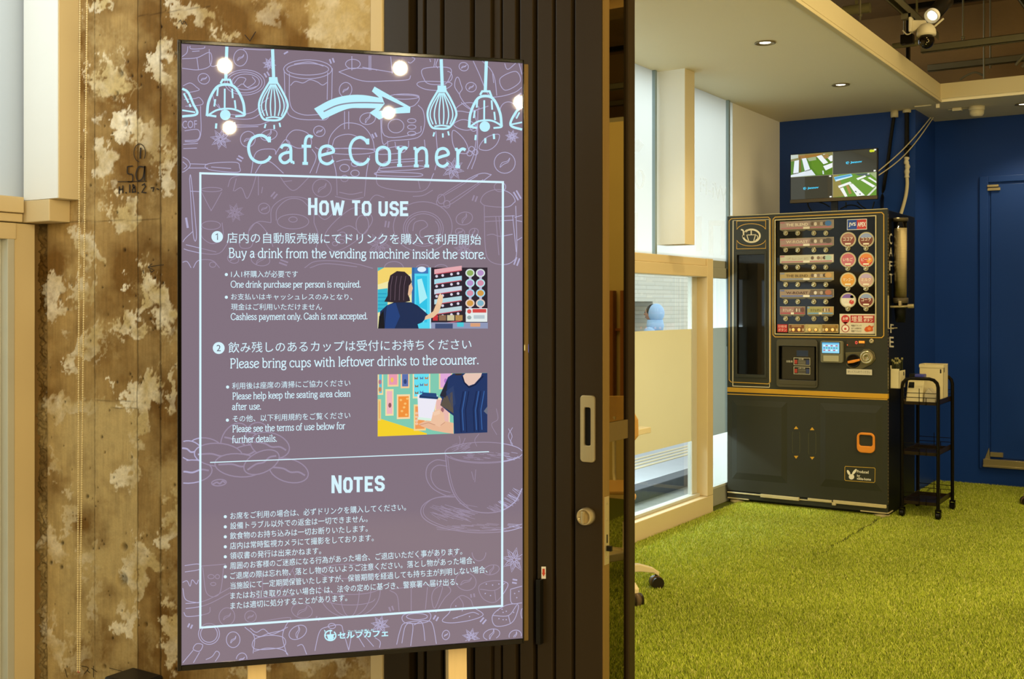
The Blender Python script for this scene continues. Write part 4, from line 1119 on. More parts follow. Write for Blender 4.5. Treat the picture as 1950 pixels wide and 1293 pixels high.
for t, x0, y0, x1, y1, h, b in (
    ('店内の自動販売機にてドリンクを購入で利用開始', 432, 463, 916, 466.5, 20.5, .0), ('1人1杯購入が必要です', 440, 528.4, 567, 528.4, 13, .0), ('お支払いはキャッシュレスのみとなり、', 440, 571, 671, 571.5, 12, .0), ('現金はご利用いただけません', 440, 590.5, 613, 590.5, 12.5, .0),
    ('飲み残しのあるカップは受付にお持ちください', 434.7, 672, 897.6, 665.5, 20.5, .0), ('利用後は座席の清掃にご協力ください', 442, 741.5, 667, 735.5, 13, .0), ('その他、以下利用規約をご覧ください', 443, 804, 667, 797, 13, .0),
    ('お席をご利用の場合は、必ずドリンクを購入してください。', 438.5, 989, 773, 972, 13.5, .0), ('設備トラブル以外での返金は一切できません。', 438.5, 1008, 700, 994, 13.5, .0), ('飲食物のお持ち込みは一切お断りいたします。', 438, 1027, 700, 1012.5, 13.5, .0), ('店内は常時監視カメラにて撮影をしております。', 438, 1046, 711.5, 1030.5, 13.5, .0), ('領収書の発行は出来かねます。', 438, 1065, 611.5, 1055, 13.5, .0),
    ('周囲のお客様のご迷惑になる行為があった場合、ご退店いただく事があります。', 438, 1084, 880, 1056, 13.5, .0), ('ご退席の際は忘れ物、落とし物のないようご注意ください。落とし物があった場合、', 438.5, 1103, 904, 1073, 13.5, .0), ('当施設にて一定期間保管いたしますが、保管期間を経過しても持ち主が判明しない場合、', 439, 1122, 928, 1090.5, 13.5, .0), ('またはお引き取りがない場合に は、法令の定めに基づき、警察署へ届け出る、', 439, 1141, 872, 1114, 13.5, .0), ('または適切に処分することがあります。', 439, 1160, 661, 1144.5, 13.5, .0)):
    write(tx, t, x0, y0, x1, y1, h, WH, 0, b)
for t, x0, y0, x1, y1, cap, w in (
    ('Buy a drink from the vending machine inside the store.', 436.5, 490.3, 925, 492.5, 17.5, 1.9), ('One drink purchase per person is required.', 440, 547.3, 687, 547, 12, 1.4), ('Cashless payment only. Cash is not accepted.', 440, 609, 700, 607.6, 12, 1.4), ('Please bring cups with leftover drinks to the counter.', 438.7, 700.8, 912, 693, 17.5, 1.9),
    ('Please help keep the seating area clean', 443, 760.5, 667.4, 755, 12.5, 1.4), ('after use.', 442.5, 780.4, 497.5, 779.3, 12.5, 1.4), ('Please see the terms of use below for', 443, 822.8, 657.3, 816.5, 12.5, 1.4), ('further details.', 442.5, 843, 527.7, 840.5, 12.5, 1.4)):
    stroke_text(tx, t, x0, y0, x1, y1, cap, w, WH)
for x, y in ((431, 522.8), (431, 566), (433.4, 737), (433, 800), (429, 983.7), (429, 1003), (429, 1022), (429, 1041), (429, 1060), (429, 1079), (429, 1098)):
    tx.disc(x, y, 3, WH, n=12)
tx.build('body_text', SCR, scr)
for n_, cx, cy_, r in (('1', 413.6, 451, 11), ('2', 416.5, 662.7, 11.3)):
    nb = Art(s3, 0.0012)
    nb.disc(cx, cy_, r, WH)
    if n_ == '1': nb.line([(cx - 2.8, cy_ - 3.6), (cx + .6, cy_ - 5.6), (cx + .6, cy_ + 6)], 1.7, '#5f5a68', 1)
    else: write(nb, n_, cx - 4, cy_ + 6, cx + 4, cy_ + 6, 12, '#5f5a68', 1)
    nb.build('step_number', SCR, scr)
lg = Art(s3, 0.0012)
lg.line(ell(629, 1210, 10.5, 9.5, -50, 290), 2.4, CY)
lg.poly([(622, 1208), (636, 1207), (634, 1218), (625, 1218)], CY); lg.line([(629, 1199), (629, 1208)], 2.2, CY); lg.line([(620, 1202), (617, 1199), (621, 1211)], 1.6, CY); lg.line(ell(637, 1211, 3, 3.4), 1.2, CY)
write(lg, 'セルフカフェ', 643, 1216.5, 739, 1211.5, 13, CY, 0, .035)
write(lg, 'コーヒーを楽しむ', 662, 1204, 712, 1201.5, 4.5, CY, 0, .02)
lg.build('shop_logo', SCR, scr)

# ---- the two photographs shown on the screen
p1 = Art(s3, 0.0008)
B1 = lambda x, y: (719 + x * 209, 509.5 + y * 116)        # 0..1 across the picture
def pp(art, B, pts, col, layer): art.poly([B(x, y) for x, y in pts], col, layer)
def pc(art, B, cx, cy_, rx, ry, col, layer, rot=0):
    art.poly([B(x, y) for x, y in ell(cx, cy_, rx, ry, rot=rot, n=20)[:-1]], col, layer)
R_ = lambda a, b, c, d: [(a, b), (c, b), (c, d), (a, d)]
pp(p1, B1, R_(0, 0, 1, 1), '#46c4e8', 0)
pp(p1, B1, R_(0, 0, .31, 1), '#efe6a8', 1); pp(p1, B1, [(0, 0), (.31, 0), (.31, .10), (0, .28)], '#f3d46e', 2); pp(p1, B1, [(0, .36), (.09, .34), (.09, .70), (0, .74)], '#39b9cf', 2); pp(p1, B1, [(0, 0), (.06, 0), (0, .06)], '#4bb8bf', 3)
for k in range(5): pp(p1, B1, R_(0, .42 + k * .06, .08, .44 + k * .06), '#2aa0c0', 3)
pp(p1, B1, R_(.33, 0, .48, 1), '#52d7f2', 1); pp(p1, B1, R_(.33, 0, .46, .10), '#3f78b8', 2); pc(p1, B1, .40, .03, .04, .045, '#dfefff', 3); pp(p1, B1, R_(.35, .14, .45, .9), '#2fc3e6', 2); pp(p1, B1, [(.36, .2), (.40, .18), (.45, .5), (.38, .6)], '#a8eef6', 3); pp(p1, B1, [(.37, .64), (.44, .7), (.42, .9), (.36, .86)], '#8de0f0', 3)
pp(p1, B1, R_(.31, 0, .335, 1), '#2c6aa6', 2); pp(p1, B1, R_(.475, 0, .485, 1), '#c9e6f2', 2)
pp(p1, B1, R_(.485, 0, 1, .93), '#2a2230', 1)
for k in range(6):
    y = .0 + k * .165
    if k < 5: pp(p1, B1, [(.515, y + .08 - .05), (.765, y + .02 - .05), (.765, y + .10 - .05), (.515, y + .16 - .05)], ('#e3a9b0', '#a8d8e6', '#c9d5e2', '#b3d6df', '#bcd4da', '#a5cdd6')[k], 2)
    pp(p1, B1, [(.53, y + .10), (.76, y + .04), (.76, y + .055), (.53, y + .115)], '#c25564', 3)
    for x in (.535, .59, .67, .73): pc(p1, B1, x, y + .145 - (x - .53) * .24, .012, .022, '#d9d4e4', 4)
for k in range(5):
    for j, x in enumerate((.84, .935)):
        pc(p1, B1, x, .09 + k * .165, .042, .068, ('#d6e3df', '#b8e4ea', '#a5d6ea', '#e3cfc2', '#9adbe8')[k], 2); pc(p1, B1, x, .09 + k * .165, .03, .048, ('#8fae5e', '#b591c9', '#d48fa8', '#d49b48', '#7fb4c8')[(k + j) % 5], 3); pc(p1, B1, x, .17 + k * .165, .013, .022, '#bdb8d4', 4)
pp(p1, B1, R_(.80, .67, .995, .89), '#e4ecea', 5); pp(p1, B1, R_(.86, .68, .985, .74), '#d24a48', 6); pc(p1, B1, .83, .72, .02, .035, '#d65a58', 6); pc(p1, B1, .83, .82, .02, .032, '#99aaaa', 6); pp(p1, B1, R_(.87, .78, .97, .84), '#b9c6cc', 6)
pp(p1, B1, R_(.50, .78, .545, .87), '#c8343c', 5)
for k in range(3): pp(p1, B1, R_(.555 + .075 * k, .78, .62 + .075 * k, .87), ('#8c6a52', '#cfc49c', '#b08a52')[k], 5)
pp(p1, B1, R_(.485, .9, 1, 1), '#8f98b8', 5); pp(p1, B1, R_(.52, .92, .68, 1), '#3d4d74', 6); pp(p1, B1, R_(.72, .9, .78, .97), '#48c8d8', 6); pp(p1, B1, R_(.84, .91, .93, .97), '#d8a07a', 6)
# the woman: dark blouse, shoulder-length hair, arm out to a button
pp(p1, B1, [(0, 1), (.02, .72), (.08, .62), (.16, .56), (.30, .57), (.36, .62), (.46, .78), (.40, .90), (.36, .93), (.37, 1)], '#1b2d52', 7)
pp(p1, B1, [(.08, .62), (.16, .58), (.20, .8), (.15, 1), (.06, 1)], '#20407a', 8); pp(p1, B1, [(0, 1), (.01, .80), (.05, .70), (.06, 1)], '#14161e', 8)
pp(p1, B1, [(.43, .80), (.50, .72), (.545, .52), (.58, .48), (.585, .56), (.55, .74), (.50, .82), (.42, .86)], '#e8c39c', 9); pp(p1, B1, [(.535, .55), (.55, .46), (.565, .42), (.572, .44), (.59, .47), (.585, .55), (.555, .62)], '#f0cda8', 9)
pp(p1, B1, [(.27, .2), (.30, .24), (.315, .34), (.30, .44), (.26, .5)], '#e6bd98', 9)
pp(p1, B1, [(.09, .26), (.11, .13), (.17, .06), (.24, .07), (.29, .15), (.305, .24), (.28, .30), (.27, .44), (.285, .50), (.29, .55), (.24, .57), (.14, .575), (.055, .56), (.085, .46)], '#2e2430', 10)
for x in (.13, .17, .21, .25): p1.line([B1(x, .14), B1(x - .015, .3), B1(x - .02, .54)], .9, '#6e5a68', 11)
p1.build('step_picture', SCR, scr, 'photo of a woman buying at a vending machine')

p2_ = Art(s3, 0.0008)
B2 = lambda x, y: (719 + x * 208, 713 - 3 * x + y * (118 - 5 * x))
pp(p2_, B2, R_(0, 0, 1, 1), '#7fc9b0', 0)
pp(p2_, B2, [(0, .70), (.45, .98), (.45, 1), (0, 1)], '#f4d02c', 1)
for x0, y0, x1, y1, c1, c2 in ((0, .0, .05, .33, '#f0d8a0', '#5ec2d8'), (.09, 0, .19, .20, '#f2cf9a', '#e89ab0'), (.21, 0, .29, .23, '#f2c896', '#5a6fae'), (.32, 0, .48, .40, '#eddca8', '#66dff0'), (.56, 0, .68, .26, '#f0d0a0', '#e0a8d8'), (.07, .24, .145, .67, '#f1dca6', '#f0b4bc'), (.175, .33, .295, .73, '#f6d8a6', '#f0913c'), (0, .40, .03, .74, '#eccb86', '#e8a050'), (.33, .50, .44, .93, '#f2d490', '#ee9a58'), (.52, .40, .66, .85, '#f3ddb4', '#e8b8b0')):
    pp(p2_, B2, R_(x0, y0, x1, y1), c1, 2); dx, dy = .012, .03
    pp(p2_, B2, R_(x0 + dx, y0 + (0 if y0 == 0 else dy), x1 - dx, y1 - dy), c2, 3)
for k, (x, y) in enumerate(((.35, .07), (.40, .07), (.445, .07), (.355, .20), (.40, .18), (.44, .18), (.355, .31), (.40, .30))):
    c = ('#8a6a4a', '#4a78b0', '#c07848')[k % 3]
    pp(p2_, B2, [(x, y), (x - .016, y - .03), (x - .014, y + .02), (x, y + .012), (x + .014, y + .02), (x + .016, y - .03)], c, 4)
for x, y in ((.21, .42), (.25, .48), (.22, .6), (.26, .66), (.24, .54), (.27, .40)): pc(p2_, B2, x, y, .012, .018, '#f8c070', 4)
for x, y, c in ((.02, .12, '#b07a90'), (.02, .24, '#c08a60'), (.13, .09, '#f0c060'), (.25, .12, '#2e4478'), (.11, .5, '#8a5a60'), (.62, .12, '#b878c8'), (.385, .7, '#d86a40'), (.59, .6, '#a06a70')): pc(p2_, B2, x, y, .014, .04, c, 4)
# dark blue blouse, neck, sleeve
pp(p2_, B2, [(.60, .22), (.64, .06), (.69, .0), (1, 0), (1, 1), (.695, 1), (.69, .7), (.66, .66), (.57, .52), (.585, .42), (.565, .36)], '#1c3464', 5)
pp(p2_, B2, [(.565, .36), (.64, .1), (.62, .4)], '#232838', 6); pp(p2_, B2, [(.57, .52), (.60, .40), (.68, .3), (.69, .66)], '#5b5248', 6); pp(p2_, B2, [(.62, .3), (.69, .2), (.71, .5), (.68, .58)], '#2a3f6a', 6)
pp(p2_, B2, [(.775, .04), (.79, .14), (.83, .21), (.88, .18), (.94, .06), (.95, 0), (.80, 0)], '#e6c4b4', 6); pp(p2_, B2, [(.70, .0), (.77, .0), (.76, .03), (.71, .03)], '#3a2a2a', 7)
p2_.line([B2(.77, .04), B2(.79, .16), B2(.83, .235), B2(.89, .19), B2(.96, .05)], 2.2, '#0e1b3c', 7)
for x in (.74, .79, .86, .90): p2_.line([B2(x + .04, .3), B2(x + .01, .6), B2(x + .02, .98)], 1.8, '#10224c', 7)
for x in (.76, .88, .93): p2_.line([B2(x + .04, .3), B2(x + .01, .62), B2(x + .02, .95)], 1.5, '#3a66a8', 7)
pp(p2_, B2, [(.965, .64), (1, .56), (1, .7)], '#6a6f80', 7)
# forearm, hand and paper cup with a dark lid
pp(p2_, B2, [(.37, .82), (.42, .78), (.50, .74), (.60, .78), (.69, .82), (.69, 1), (.60, .97), (.50, .93), (.40, .86)], '#e9b896', 6)
pp(p2_, B2, [(.36, .33), (.545, .36), (.49, .77), (.37, .74)], '#ece9f4', 7); pp(p2_, B2, [(.362, .70), (.49, .735), (.487, .775), (.36, .745)], '#d8f0e0', 8)
pp(p2_, B2, [(.375, .39), (.38, .34), (.40, .33), (.405, .30), (.53, .32), (.535, .37), (.55, .38), (.545, .42)], '#22457a', 9); p2_.line([B2(.375, .365), B2(.545, .40)], 1.4, '#142848', 10)
pp(p2_, B2, [(.50, .64), (.52, .60), (.56, .58), (.60, .66), (.61, .80), (.56, .88), (.48, .80)], '#edc0a0', 9); pp(p2_, B2, [(.495, .63), (.53, .62), (.56, .60), (.565, .66), (.51, .69)], '#f2cbae', 10)
for y in (.64, .70, .76, .81): pc(p2_, B2, .352, y, .014, .022, '#eec3a4', 9)
p2_.line([B2(.38, .83), B2(.46, .80), B2(.52, .84)], 1, '#c08a70', 10); p2_.line([B2(.57, .85), B2(.61, .80)], 1, '#c08a70', 10)
p2_.build('step_picture', SCR, scr, 'photo of a hand holding a paper cup')

# ---- bead chain hanging in front of the pier
bc = MB()
def strand(xa, xb, n):
    for k in range(n + 1):
        f = k / n
        p = on_y(xa + (xb - xa) * f, 1278 * f, 2.17)
        bc.sphere(p, 0.0029, 7, 5)
strand(152.5, 147.5, 292)
strand(166, 151.5, 292)
k = on_y(150, 1279, 2.17)
xs_, zs_ = on_y(152.5, 0, 2.17), on_y(166, 0, 2.17)
for x0 in (xs_, zs_):
    bc.tube([(x0.x, 2.17, x0.z), (x0.x, 2.17, ZS - .001)], 0.0015, 6)
bc.tube([on_y(152.5, 0, 2.17), on_y(147.5, 1278, 2.17)], 0.0011, 5)
bc.tube([on_y(166, 0, 2.17), on_y(151.5, 1278, 2.17)], 0.0011, 5)
bch = bc.build('bead_chain', mat('ivory_beads', '#e3d2a2', 0.4), None, 0, 'long ivory blind chain of small beads hanging before the bare concrete pier', 'blind chain')
MB().tube([(k.x - .003, 2.17, k.z), (k.x + .003, 2.17, k.z)], 0.0035, 8).build('chain_joint', mat('red_plastic', '#b8604a', 0.4), bch, label='small reddish joint')
q0, q1 = on_y(213, 1281, 2.19), on_y(271, 1285, 2.19)
thing_box = MB().box(q0.x, q1.x, 2.16, 2.27, FZ, q0.z - 0.003)
cb_ = thing_box.build('cable_box', mat('black_plastic', '#1b1b1d', 0.45), None, 0.008, 'black box on the floor against the concrete pier, only its top in sight', 'box')
# ================================================================ drink machine
YV = 6.873
V = lambda px, py: on_y(px, py, YV)
vx0, vx1 = V(1385, 600).x, V(1690, 600).x
vzt = V(1690, 398).z
zl = lambda py: V(1385, py).z                     # heights read along the machine's left edge
vend = thing('drink_machine', ((vx0 + vx1) / 2, 7.2, 0), 'dark green cup drink vending machine with gold lines, standing on the turf', 'vending machine')
CAB = mat('machine_dark_green', '#33342a', 0.38, vary=0.05, scale=5)
SIDE = mat('machine_black_side', '#0e0f0c', 0.5)
CREAM = mat('cream_metal_strip', '#cdbf8e', 0.4, 0.2)
GOLD = mat('gold_stripe', '#c99a2e', 0.4, 0.1)
PRINT = attr_mat('printed_panel', 0.35)
zs1, zs0 = zl(737.3), zl(746)                     # gold stripe
zb1 = zl(933)                                     # foot of the lower door
MB().box(vx0 + .004, vx1, YV + .03, 7.56, zl(952), vzt - .004).build('cabinet', SIDE, vend, 0.004)

def vrect(p0, q0, p1, q1):                        # x0, x1, z0, z1 with heights read at the middle
    m = (p0 + p1) / 2
    return V(p0, 600).x, V(p1, 600).x, V(m, q1).z, V(m, q0).z

def grid_plate(holes, x0, x1, z0, z1, y0, y1):
    xs = sorted({x0, x1} | {h[0] for h in holes} | {h[1] for h in holes})
    zs = sorted({z0, z1} | {h[2] for h in holes} | {h[3] for h in holes})
    mb = MB()
    for i in range(len(xs) - 1):
        for j in range(len(zs) - 1):
            cx_, cz_ = (xs[i] + xs[i + 1]) / 2, (zs[j] + zs[j + 1]) / 2
            if not any(h[0] < cx_ < h[1] and h[2] < cz_ < h[3] for h in holes):
                mb.box(xs[i], xs[i + 1], y0, y1, zs[j], zs[j + 1])
    return mb
hwin, hleft, hcup, hcoin = vrect(1477, 416, 1667, 636.5), vrect(1404, 485, 1456, 713), vrect(1484, 659, 1555.5, 724), vrect(1637, 828, 1663, 849)
grid_plate([hwin, hleft, hcup], vx0, vx1, zs1, vzt, YV, YV + .03).build('upper_door', CAB, vend)
grid_plate([hcoin], vx0, vx1, zb1, zs0, YV, YV + .03).build('lower_door', CAB, vend)
MB().box(vx0, vx1 + .002, YV - .004, YV + .028, zs0, zs1).build('gold_band', GOLD, vend, 0.002)
# raised panels of the lower door
rp = MB()
def raised(p0, p1, qt0, qt1, qb0, qb1):
    xa, xb = V(p0, 600).x, V(p1, 600).x
    m = (p0 + p1) / 2
    z1_, z2, z3, z4 = V(m, qt0).z, V(m, qt1).z, V(m, qb0).z, V(m, qb1).z
    i = .035
    o, n = [(xa, YV, z4), (xb, YV, z4), (xb, YV, z1_), (xa, YV, z1_)], [(xa + i, YV - .007, z3), (xb - i, YV - .007, z3), (xb - i, YV - .007, z2), (xa + i, YV - .007, z2)]
    rp.add(o + n, [(4, 5, 6, 7), (0, 1, 5, 4), (1, 2, 6, 5), (2, 3, 7, 6), (3, 0, 4, 7)])
raised(1394, 1499, 763, 774, 903, 916)
raised(1562, 1680, 770, 784, 916, 931)
rp.build('embossed_panel', CAB, vend, 0.004, fix=True)
vlow = Art(lambda x, y, l: on_y(x, y, YV - l), 0.001)
vlow.line([(1385, 750.2), (1690, 761)], 1.8, '#c79c3a')
for x, y0, y1 in ((1516, 812, 873), (1546.6, 814, 875)):
    vlow.poly([(x - 4.3, y0 + 5), (x + 4.3, y0 + 5), (x, y0 - .5)], '#d4a42c'); vlow.poly([(x - 4.3, y1 - 5), (x + 4.3, y1 - 5), (x, y1 + .5)], '#d4a42c')
    vlow.line([(x - 6, y0 + 10), (x - 7, y0 + 14), (x - 7, y1 - 14), (x - 6, y1 - 10)], .7, '#56562f'); vlow.line([(x + 6, y0 + 10), (x + 7, y0 + 14), (x + 7, y1 - 14), (x + 6, y1 - 10)], .7, '#56562f')
vlow.build('gold_line', PRINT, vend)
vb = Art(lambda x, y, l: on_y(x, y, YV - .0075 - l), 0.001)
vb.line([(1610, 888), (1665, 891), (1666.5, 893), (1666, 917), (1664, 919), (1610, 915), (1608.5, 913), (1608.8, 890)], 1.1, '#b8973c', closed=True)
vb.disc(1621.5, 908, 5.2, '#e8e4d0'); vb.poly(ell(1616, 900, 2.4, 5.5, rot=-28)[:-1], '#e8e4d0'); vb.poly(ell(1627, 898.5, 2.4, 6.5, rot=38)[:-1], '#e8e4d0')
write(vb, 'Produced', 1632, 900.5, 1654, 902, 5.5, '#e8e4d0', 0, .02); write(vb, 'by', 1632, 909, 1638, 909, 5.5, '#e8e4d0', 0, .02); write(vb, 'nikka-home', 1632, 913.5, 1658.5, 915.5, 5, '#e8e4d0', 0, .02)
vb.build('maker_sign', PRINT, vend)

# gold and cream pin lines of the upper door
vl = Art(lambda x, y, l: on_y(x, y, YV - l), 0.001)
GO, IV = '#c79c3a', '#e3d6b0'
def cham(x0, y0, x1, y1, x1t, x1b, c=4):
    # y0/x1t top left/right heights, y1/x1b bottom left/right heights
    return [(x0 + c, y0), (x1 - c, x1t), (x1, x1t + c), (x1, x1b - c), (x1 - c, x1b), (x0 + c, y1), (x0, y1 - c), (x0, y0 + c)]
vl.line(cham(1388.5, 416.5, 1467, 727.5, 413.5, 731), 1.5, GO, closed=True)
vl.line(cham(1472, 413.5, 1683, 641.5, 404.5, 643), 1.7, GO, closed=True)
vl.line([(1396, 420), (1395.5, 735)], 1.6, IV); vl.line([(1395, 735), (1465.5, 737.5)], 1.4, IV); vl.line([(1465, 418), (1465.5, 737)], 1.0, IV); vl.line([(1396, 420), (1465, 418)], .7, IV)
for ya, yb, s in ((421, 437, 1), (474, 457.5, -1)):
    vl.line([(1403, ya), (1458, ya - 1), (1458, yb - 1)] + ell(1430.5, yb + 1 * s, 27, 12 * s, 0, -180, 16)[1:-1] + [(1403, yb)], 1.2, GO, closed=True)
vl.line(ell(1431, 449, 16, 12, -115, 185, 30), 3.4, IV); vl.line(smooth([(1411, 437), (1415, 439), (1416, 446), (1415.5, 452)]), 2.6, IV); vl.line(smooth([(1418, 442), (1421, 438.5), (1424, 438), (1421, 442)]), 1.8, IV)
vl.line([(1430.5, 438), (1430.5, 447)], 2.2, IV); vl.line([(1422, 447.5), (1439, 447)], 1.4, IV); vl.line([(1422, 447), (1426, 460)], 1.6, IV); vl.line([(1439, 446), (1435, 460)], 1.6, IV); vl.line(ell(1439, 452, 4, 4.5, -70, 90), 1.3, IV)
vl.build('gold_line', PRINT, vend)

# tall side window with dark glass
BGLASS = mat('dark_gloss_glass', '#0c0b08', 0.06)
MB().box(hleft[0], hleft[1], YV + .012, YV + .02, hleft[2], hleft[3]).build('side_window', BGLASS, vend)
wf = MB()
o_, i_ = vrect(1400.5, 479, 1460, 719), hleft
ring_prism(wf, [(o_[0], o_[2]), (o_[1], o_[2]), (o_[1], o_[3]), (o_[0], o_[3])], [(i_[0], i_[2]), (i_[1], i_[2]), (i_[1], i_[3]), (i_[0], i_[3])], fy, YV - .006, YV + .012)
wf.build('side_window_frame', mat('window_frame_grey', '#35362c', 0.4), vend, 0.002)
# selection window: dark backing, labels, buttons
MB().box(hwin[0], hwin[1], YV + .012, YV + .02, hwin[2], hwin[3]).build('selection_panel', BGLASS, vend)
wf = MB()
g = .006
ring_prism(wf, [(hwin[0] - g, hwin[2] - g), (hwin[1] + g, hwin[2] - g), (hwin[1] + g, hwin[3] + g), (hwin[0] - g, hwin[3] + g)], [(hwin[0], hwin[2]), (hwin[1], hwin[2]), (hwin[1], hwin[3]), (hwin[0], hwin[3])], fy, YV - .005, YV + .012)
wf.build('selection_frame', CREAM, vend, 0.001)
YB2 = YV + .011
def lab(p0, q0, p1, q1):                            # a label on the selection panel in its own 0..1 frame
    x0, x1, z0, z1 = vrect(p0, q0, p1, q1)
    return Art(lambda u, v, l: (x0 + (x1 - x0) * u, YB2 - l, z1 - (z1 - z0) * v), 0.0008)
BTN = mat('chrome_button', '#cfc39c', 0.25, 0.8)
BTN_BM = None
def button(px, py, r=5.0, name='button'):
    global BTN_BM
    c = V(px, py)
    rr = r * .00318
    if BTN_BM is None:
        mb = MB().lathe([(rr, 0), (rr, .006), (rr * .8, .008), (rr * .72, .005), (rr * .55, .005), (rr * .45, .009), (0, .0095)], (0, 0, 0), (0, -1, 0), 18)
        o = mb.build(name, BTN, vend)
        BTN_BM = o
    else:
        o = BTN_BM.copy()
        C.objects.link(o)
    o.location = Vector((c.x, YB2, c.z)) - vend.location
def split_label(q0, q1, c1, c2, t1, accent, words=None, x0=1484, x1=1587, tone='#b5757a'):
    a = lab(x0, q0, x1, q1)
    a.rect(0, 0, 1, .92, '#a59a78'); 
    a.poly([(0, .92), (1, .92), (.93, 1.12), (.55, 1.12), (.5, 1.0), (.45, 1.12), (.07, 1.12)], '#5d563c')
    a.rect(.008, .05, .54, .88, c1, 1); a.rect(.54, .05, .992, .88, c2, 1)
    a.poly([(.5, .06), (.58, .06), (.54, .68), (.47, .68)], c1, 2)
    for k in range(5): a.poly(ell(.61 + .055 * k, .38 + .03 * (k % 2), .03, .2, n=12)[:-1], ('#6d5a4a', '#d9cdb8', '#84705e', '#b5a48e', '#574a40')[k], 2)
    a.poly([(x, y) for x, y in ell(.9, .38, .06, .28)], accent, 3)
    a.rect(.03, .70, .44, .84, tone, 2); a.rect(.56, .70, .97, .84, tone, 2); a.rect(.44, .66, .56, .90, '#e4dcc4', 3); a.rect(.01, .08, .09, .22, tone, 3)
    if words: write(a, words, .12, .56, .53, .56, .30, t1, 3, .02)
    a.build('drink_label', PRINT, vend)
split_label(419.6, 437.4, '#a8938a', '#8f8478', '#ece2cc', '#4a7ab8', 'THE BLEND')
split_label(452.6, 469.9, '#a98f88', '#8a7a6c', '#ddd2bc', '#5b5148', 'W-ROAST')
split_label(485, 501.7, '#c4c0a4', '#cfcdb6', '#b0a488', '#a9c4b4', 'ブレンド')
split_label(518, 534.9, '#b39a62', '#a8905a', '#6a5430', '#c49a5c', 'THE BLEND', tone='#7f8ca4')
split_label(550.7, 567.4, '#a08a72', '#6e5f50', '#5a3a2c', '#a8694e', 'W-ROAST', tone='#5f6fa8')
split_label(583.6, 600.5, '#9c7468', '#8a6a5a', '#e2d2bc', '#6b4434', 'カフェオレ', 1484, 1532.4, '#a8484c')
split_label(583.6, 600.5, '#a09a5c', '#b09c62', '#4e4630', '#b98c52', 'カフェオレ', 1536.3, 1586.8, '#6e9ac0')
for q in (443.9, 476, 508.9, 541.8, 574.5, 607):
    for p in (1495.6, 1518.6, 1549.3, 1572.1): button(p, q)
for j, (q, qb) in enumerate(((456.2, 472.7), (494.8, 511), (533.3, 549.4), (571.7, 588))):
    for i, p in enumerate((1614.1, 1648.7)):
        c1, c2, t = ((('#8c4f44', '#a8796a', 'ココア'), ('#7d4a38', '#93a0c4', 'ココア')), (('#c4707a', '#c86a74', 'いちご'), ('#d0574a', '#e08848', 'ピーチ')), (('#d99a3c', '#e0a048', 'マンゴー'), ('#c9a08e', '#b9a4c0', 'ミルク')), (('#dcd6c0', '#7d5fa8', 'ぶどう'), ('#7a3a30', '#8f9fc0', 'コーラ')))[j][i]
        x0, x1, z0, z1 = vrect(p - 15.5, q - 14.8, p + 15.5, q + 14.8)
        a = Art(lambda u, v, l: (x0 + (x1 - x0) * u, YB2 - l, z1 - (z1 - z0) * v), 0.0008)
        a.poly([(.36, .9), (.64, .9), (.60, 1.1), (.40, 1.1)], '#8a8258'); a.disc(.5, .5, .5, '#a8a078', 0); a.disc(.5, .5, .46, '#cfc6a4', 1); a.disc(.5, .5, .41, c1, 2)
        a.poly(ell(.5, .5, .41, .41, 200, 340, 16), c2, 3)
        if (i, j) == (1, 1): a.poly([(.5, .55), (.88, .36), (.86, .6), (.66, .74)], '#e59a3e', 3)
        if (i, j) == (0, 3): a.disc(.72, .62, .15, '#c2453c', 3); a.disc(.74, .28, .10, '#4f8a3c', 3)
        write(a, t, .2, .58, .8, .58, .22, '#efe4cc', 4, .02); a.rect(.32, .72, .68, .82, '#e9e0c6', 4)
        a.build('drink_badge', PRINT, vend)
        button(p, qb)
a = lab(1612, 417, 1650, 437.4)
a.rect(0, 0, 1, 1, '#e9e6da'); a.rect(.03, .06, .5, .94, '#2f4f9c', 1); a.rect(.5, .06, .97, .94, '#c8413a', 1)
write(a, 'JVS', .09, .72, .45, .72, .42, '#f0eee4', 2, .03); write(a, 'APEX', .53, .72, .95, .72, .42, '#f0eee4', 2, .03)
a.build('brand_plate', PRINT, vend)
a = lab(1479.4, 617.6, 1498.4, 632.3)
a.rect(0, 0, 1, 1, '#c3312f'); write(a, '砂糖増', .08, .44, .92, .44, .34, '#f0c8b8', 1); write(a, 'ボタン', .1, .9, .9, .9, .36, '#f6e6d8', 1)
a.build('red_sticker', PRINT, vend)
for p0, p1, c, hd_, bs in ((1500.6, 1531.4, '#7a4a24', '#b08a58', (1510, 1521)), (1532, 1563.4, '#b5a468', '#c4b47a', (1541, 1553)), (1563.9, 1595.9, '#8c6c2c', '#a5854a', (1573.6, 1585))):
    a = lab(p0, 617.6, p1, 633.6)
    a.rect(0, 0, 1, 1, '#c9b888'); a.rect(.03, .06, .97, .94, c, 1); a.rect(.2, .12, .8, .3, hd_, 2); a.rect(.06, .5, .14, .8, '#d9c89c', 2); a.rect(.86, .5, .94, .8, '#d9c89c', 2)
    a.build('option_label', PRINT, vend)
    for p in bs:
        c_ = V(p, 628)
        MB().lathe([(.0125, 0), (.0125, .005), (.010, .006)], (c_.x, YB2, c_.z), (0, -1, 0), 16).build('option_button', BTN, vend)
        MB().lathe([(.0085, .004), (.0085, .008), (0, .009)], (c_.x, YB2, c_.z), (0, -1, 0), 14).build('button_light', mat('glowing_orange', '#ff9a4a', 0.4, emit=1.3), vend)
a = lab(1598, 597.8, 1665.7, 635.6)
a.rect(0, 0, 1, 1, '#d8d0b8'); a.rect(.31, .07, .98, .44, '#b5322c', 1); write(a, '増量', .34, .40, .65, .40, .30, '#f2e6d6', 2); write(a, 'ボタン', .68, .40, .94, .40, .16, '#f2e6d6', 2, .02); a.rect(.68, .11, .94, .22, '#e3c4b4', 2)
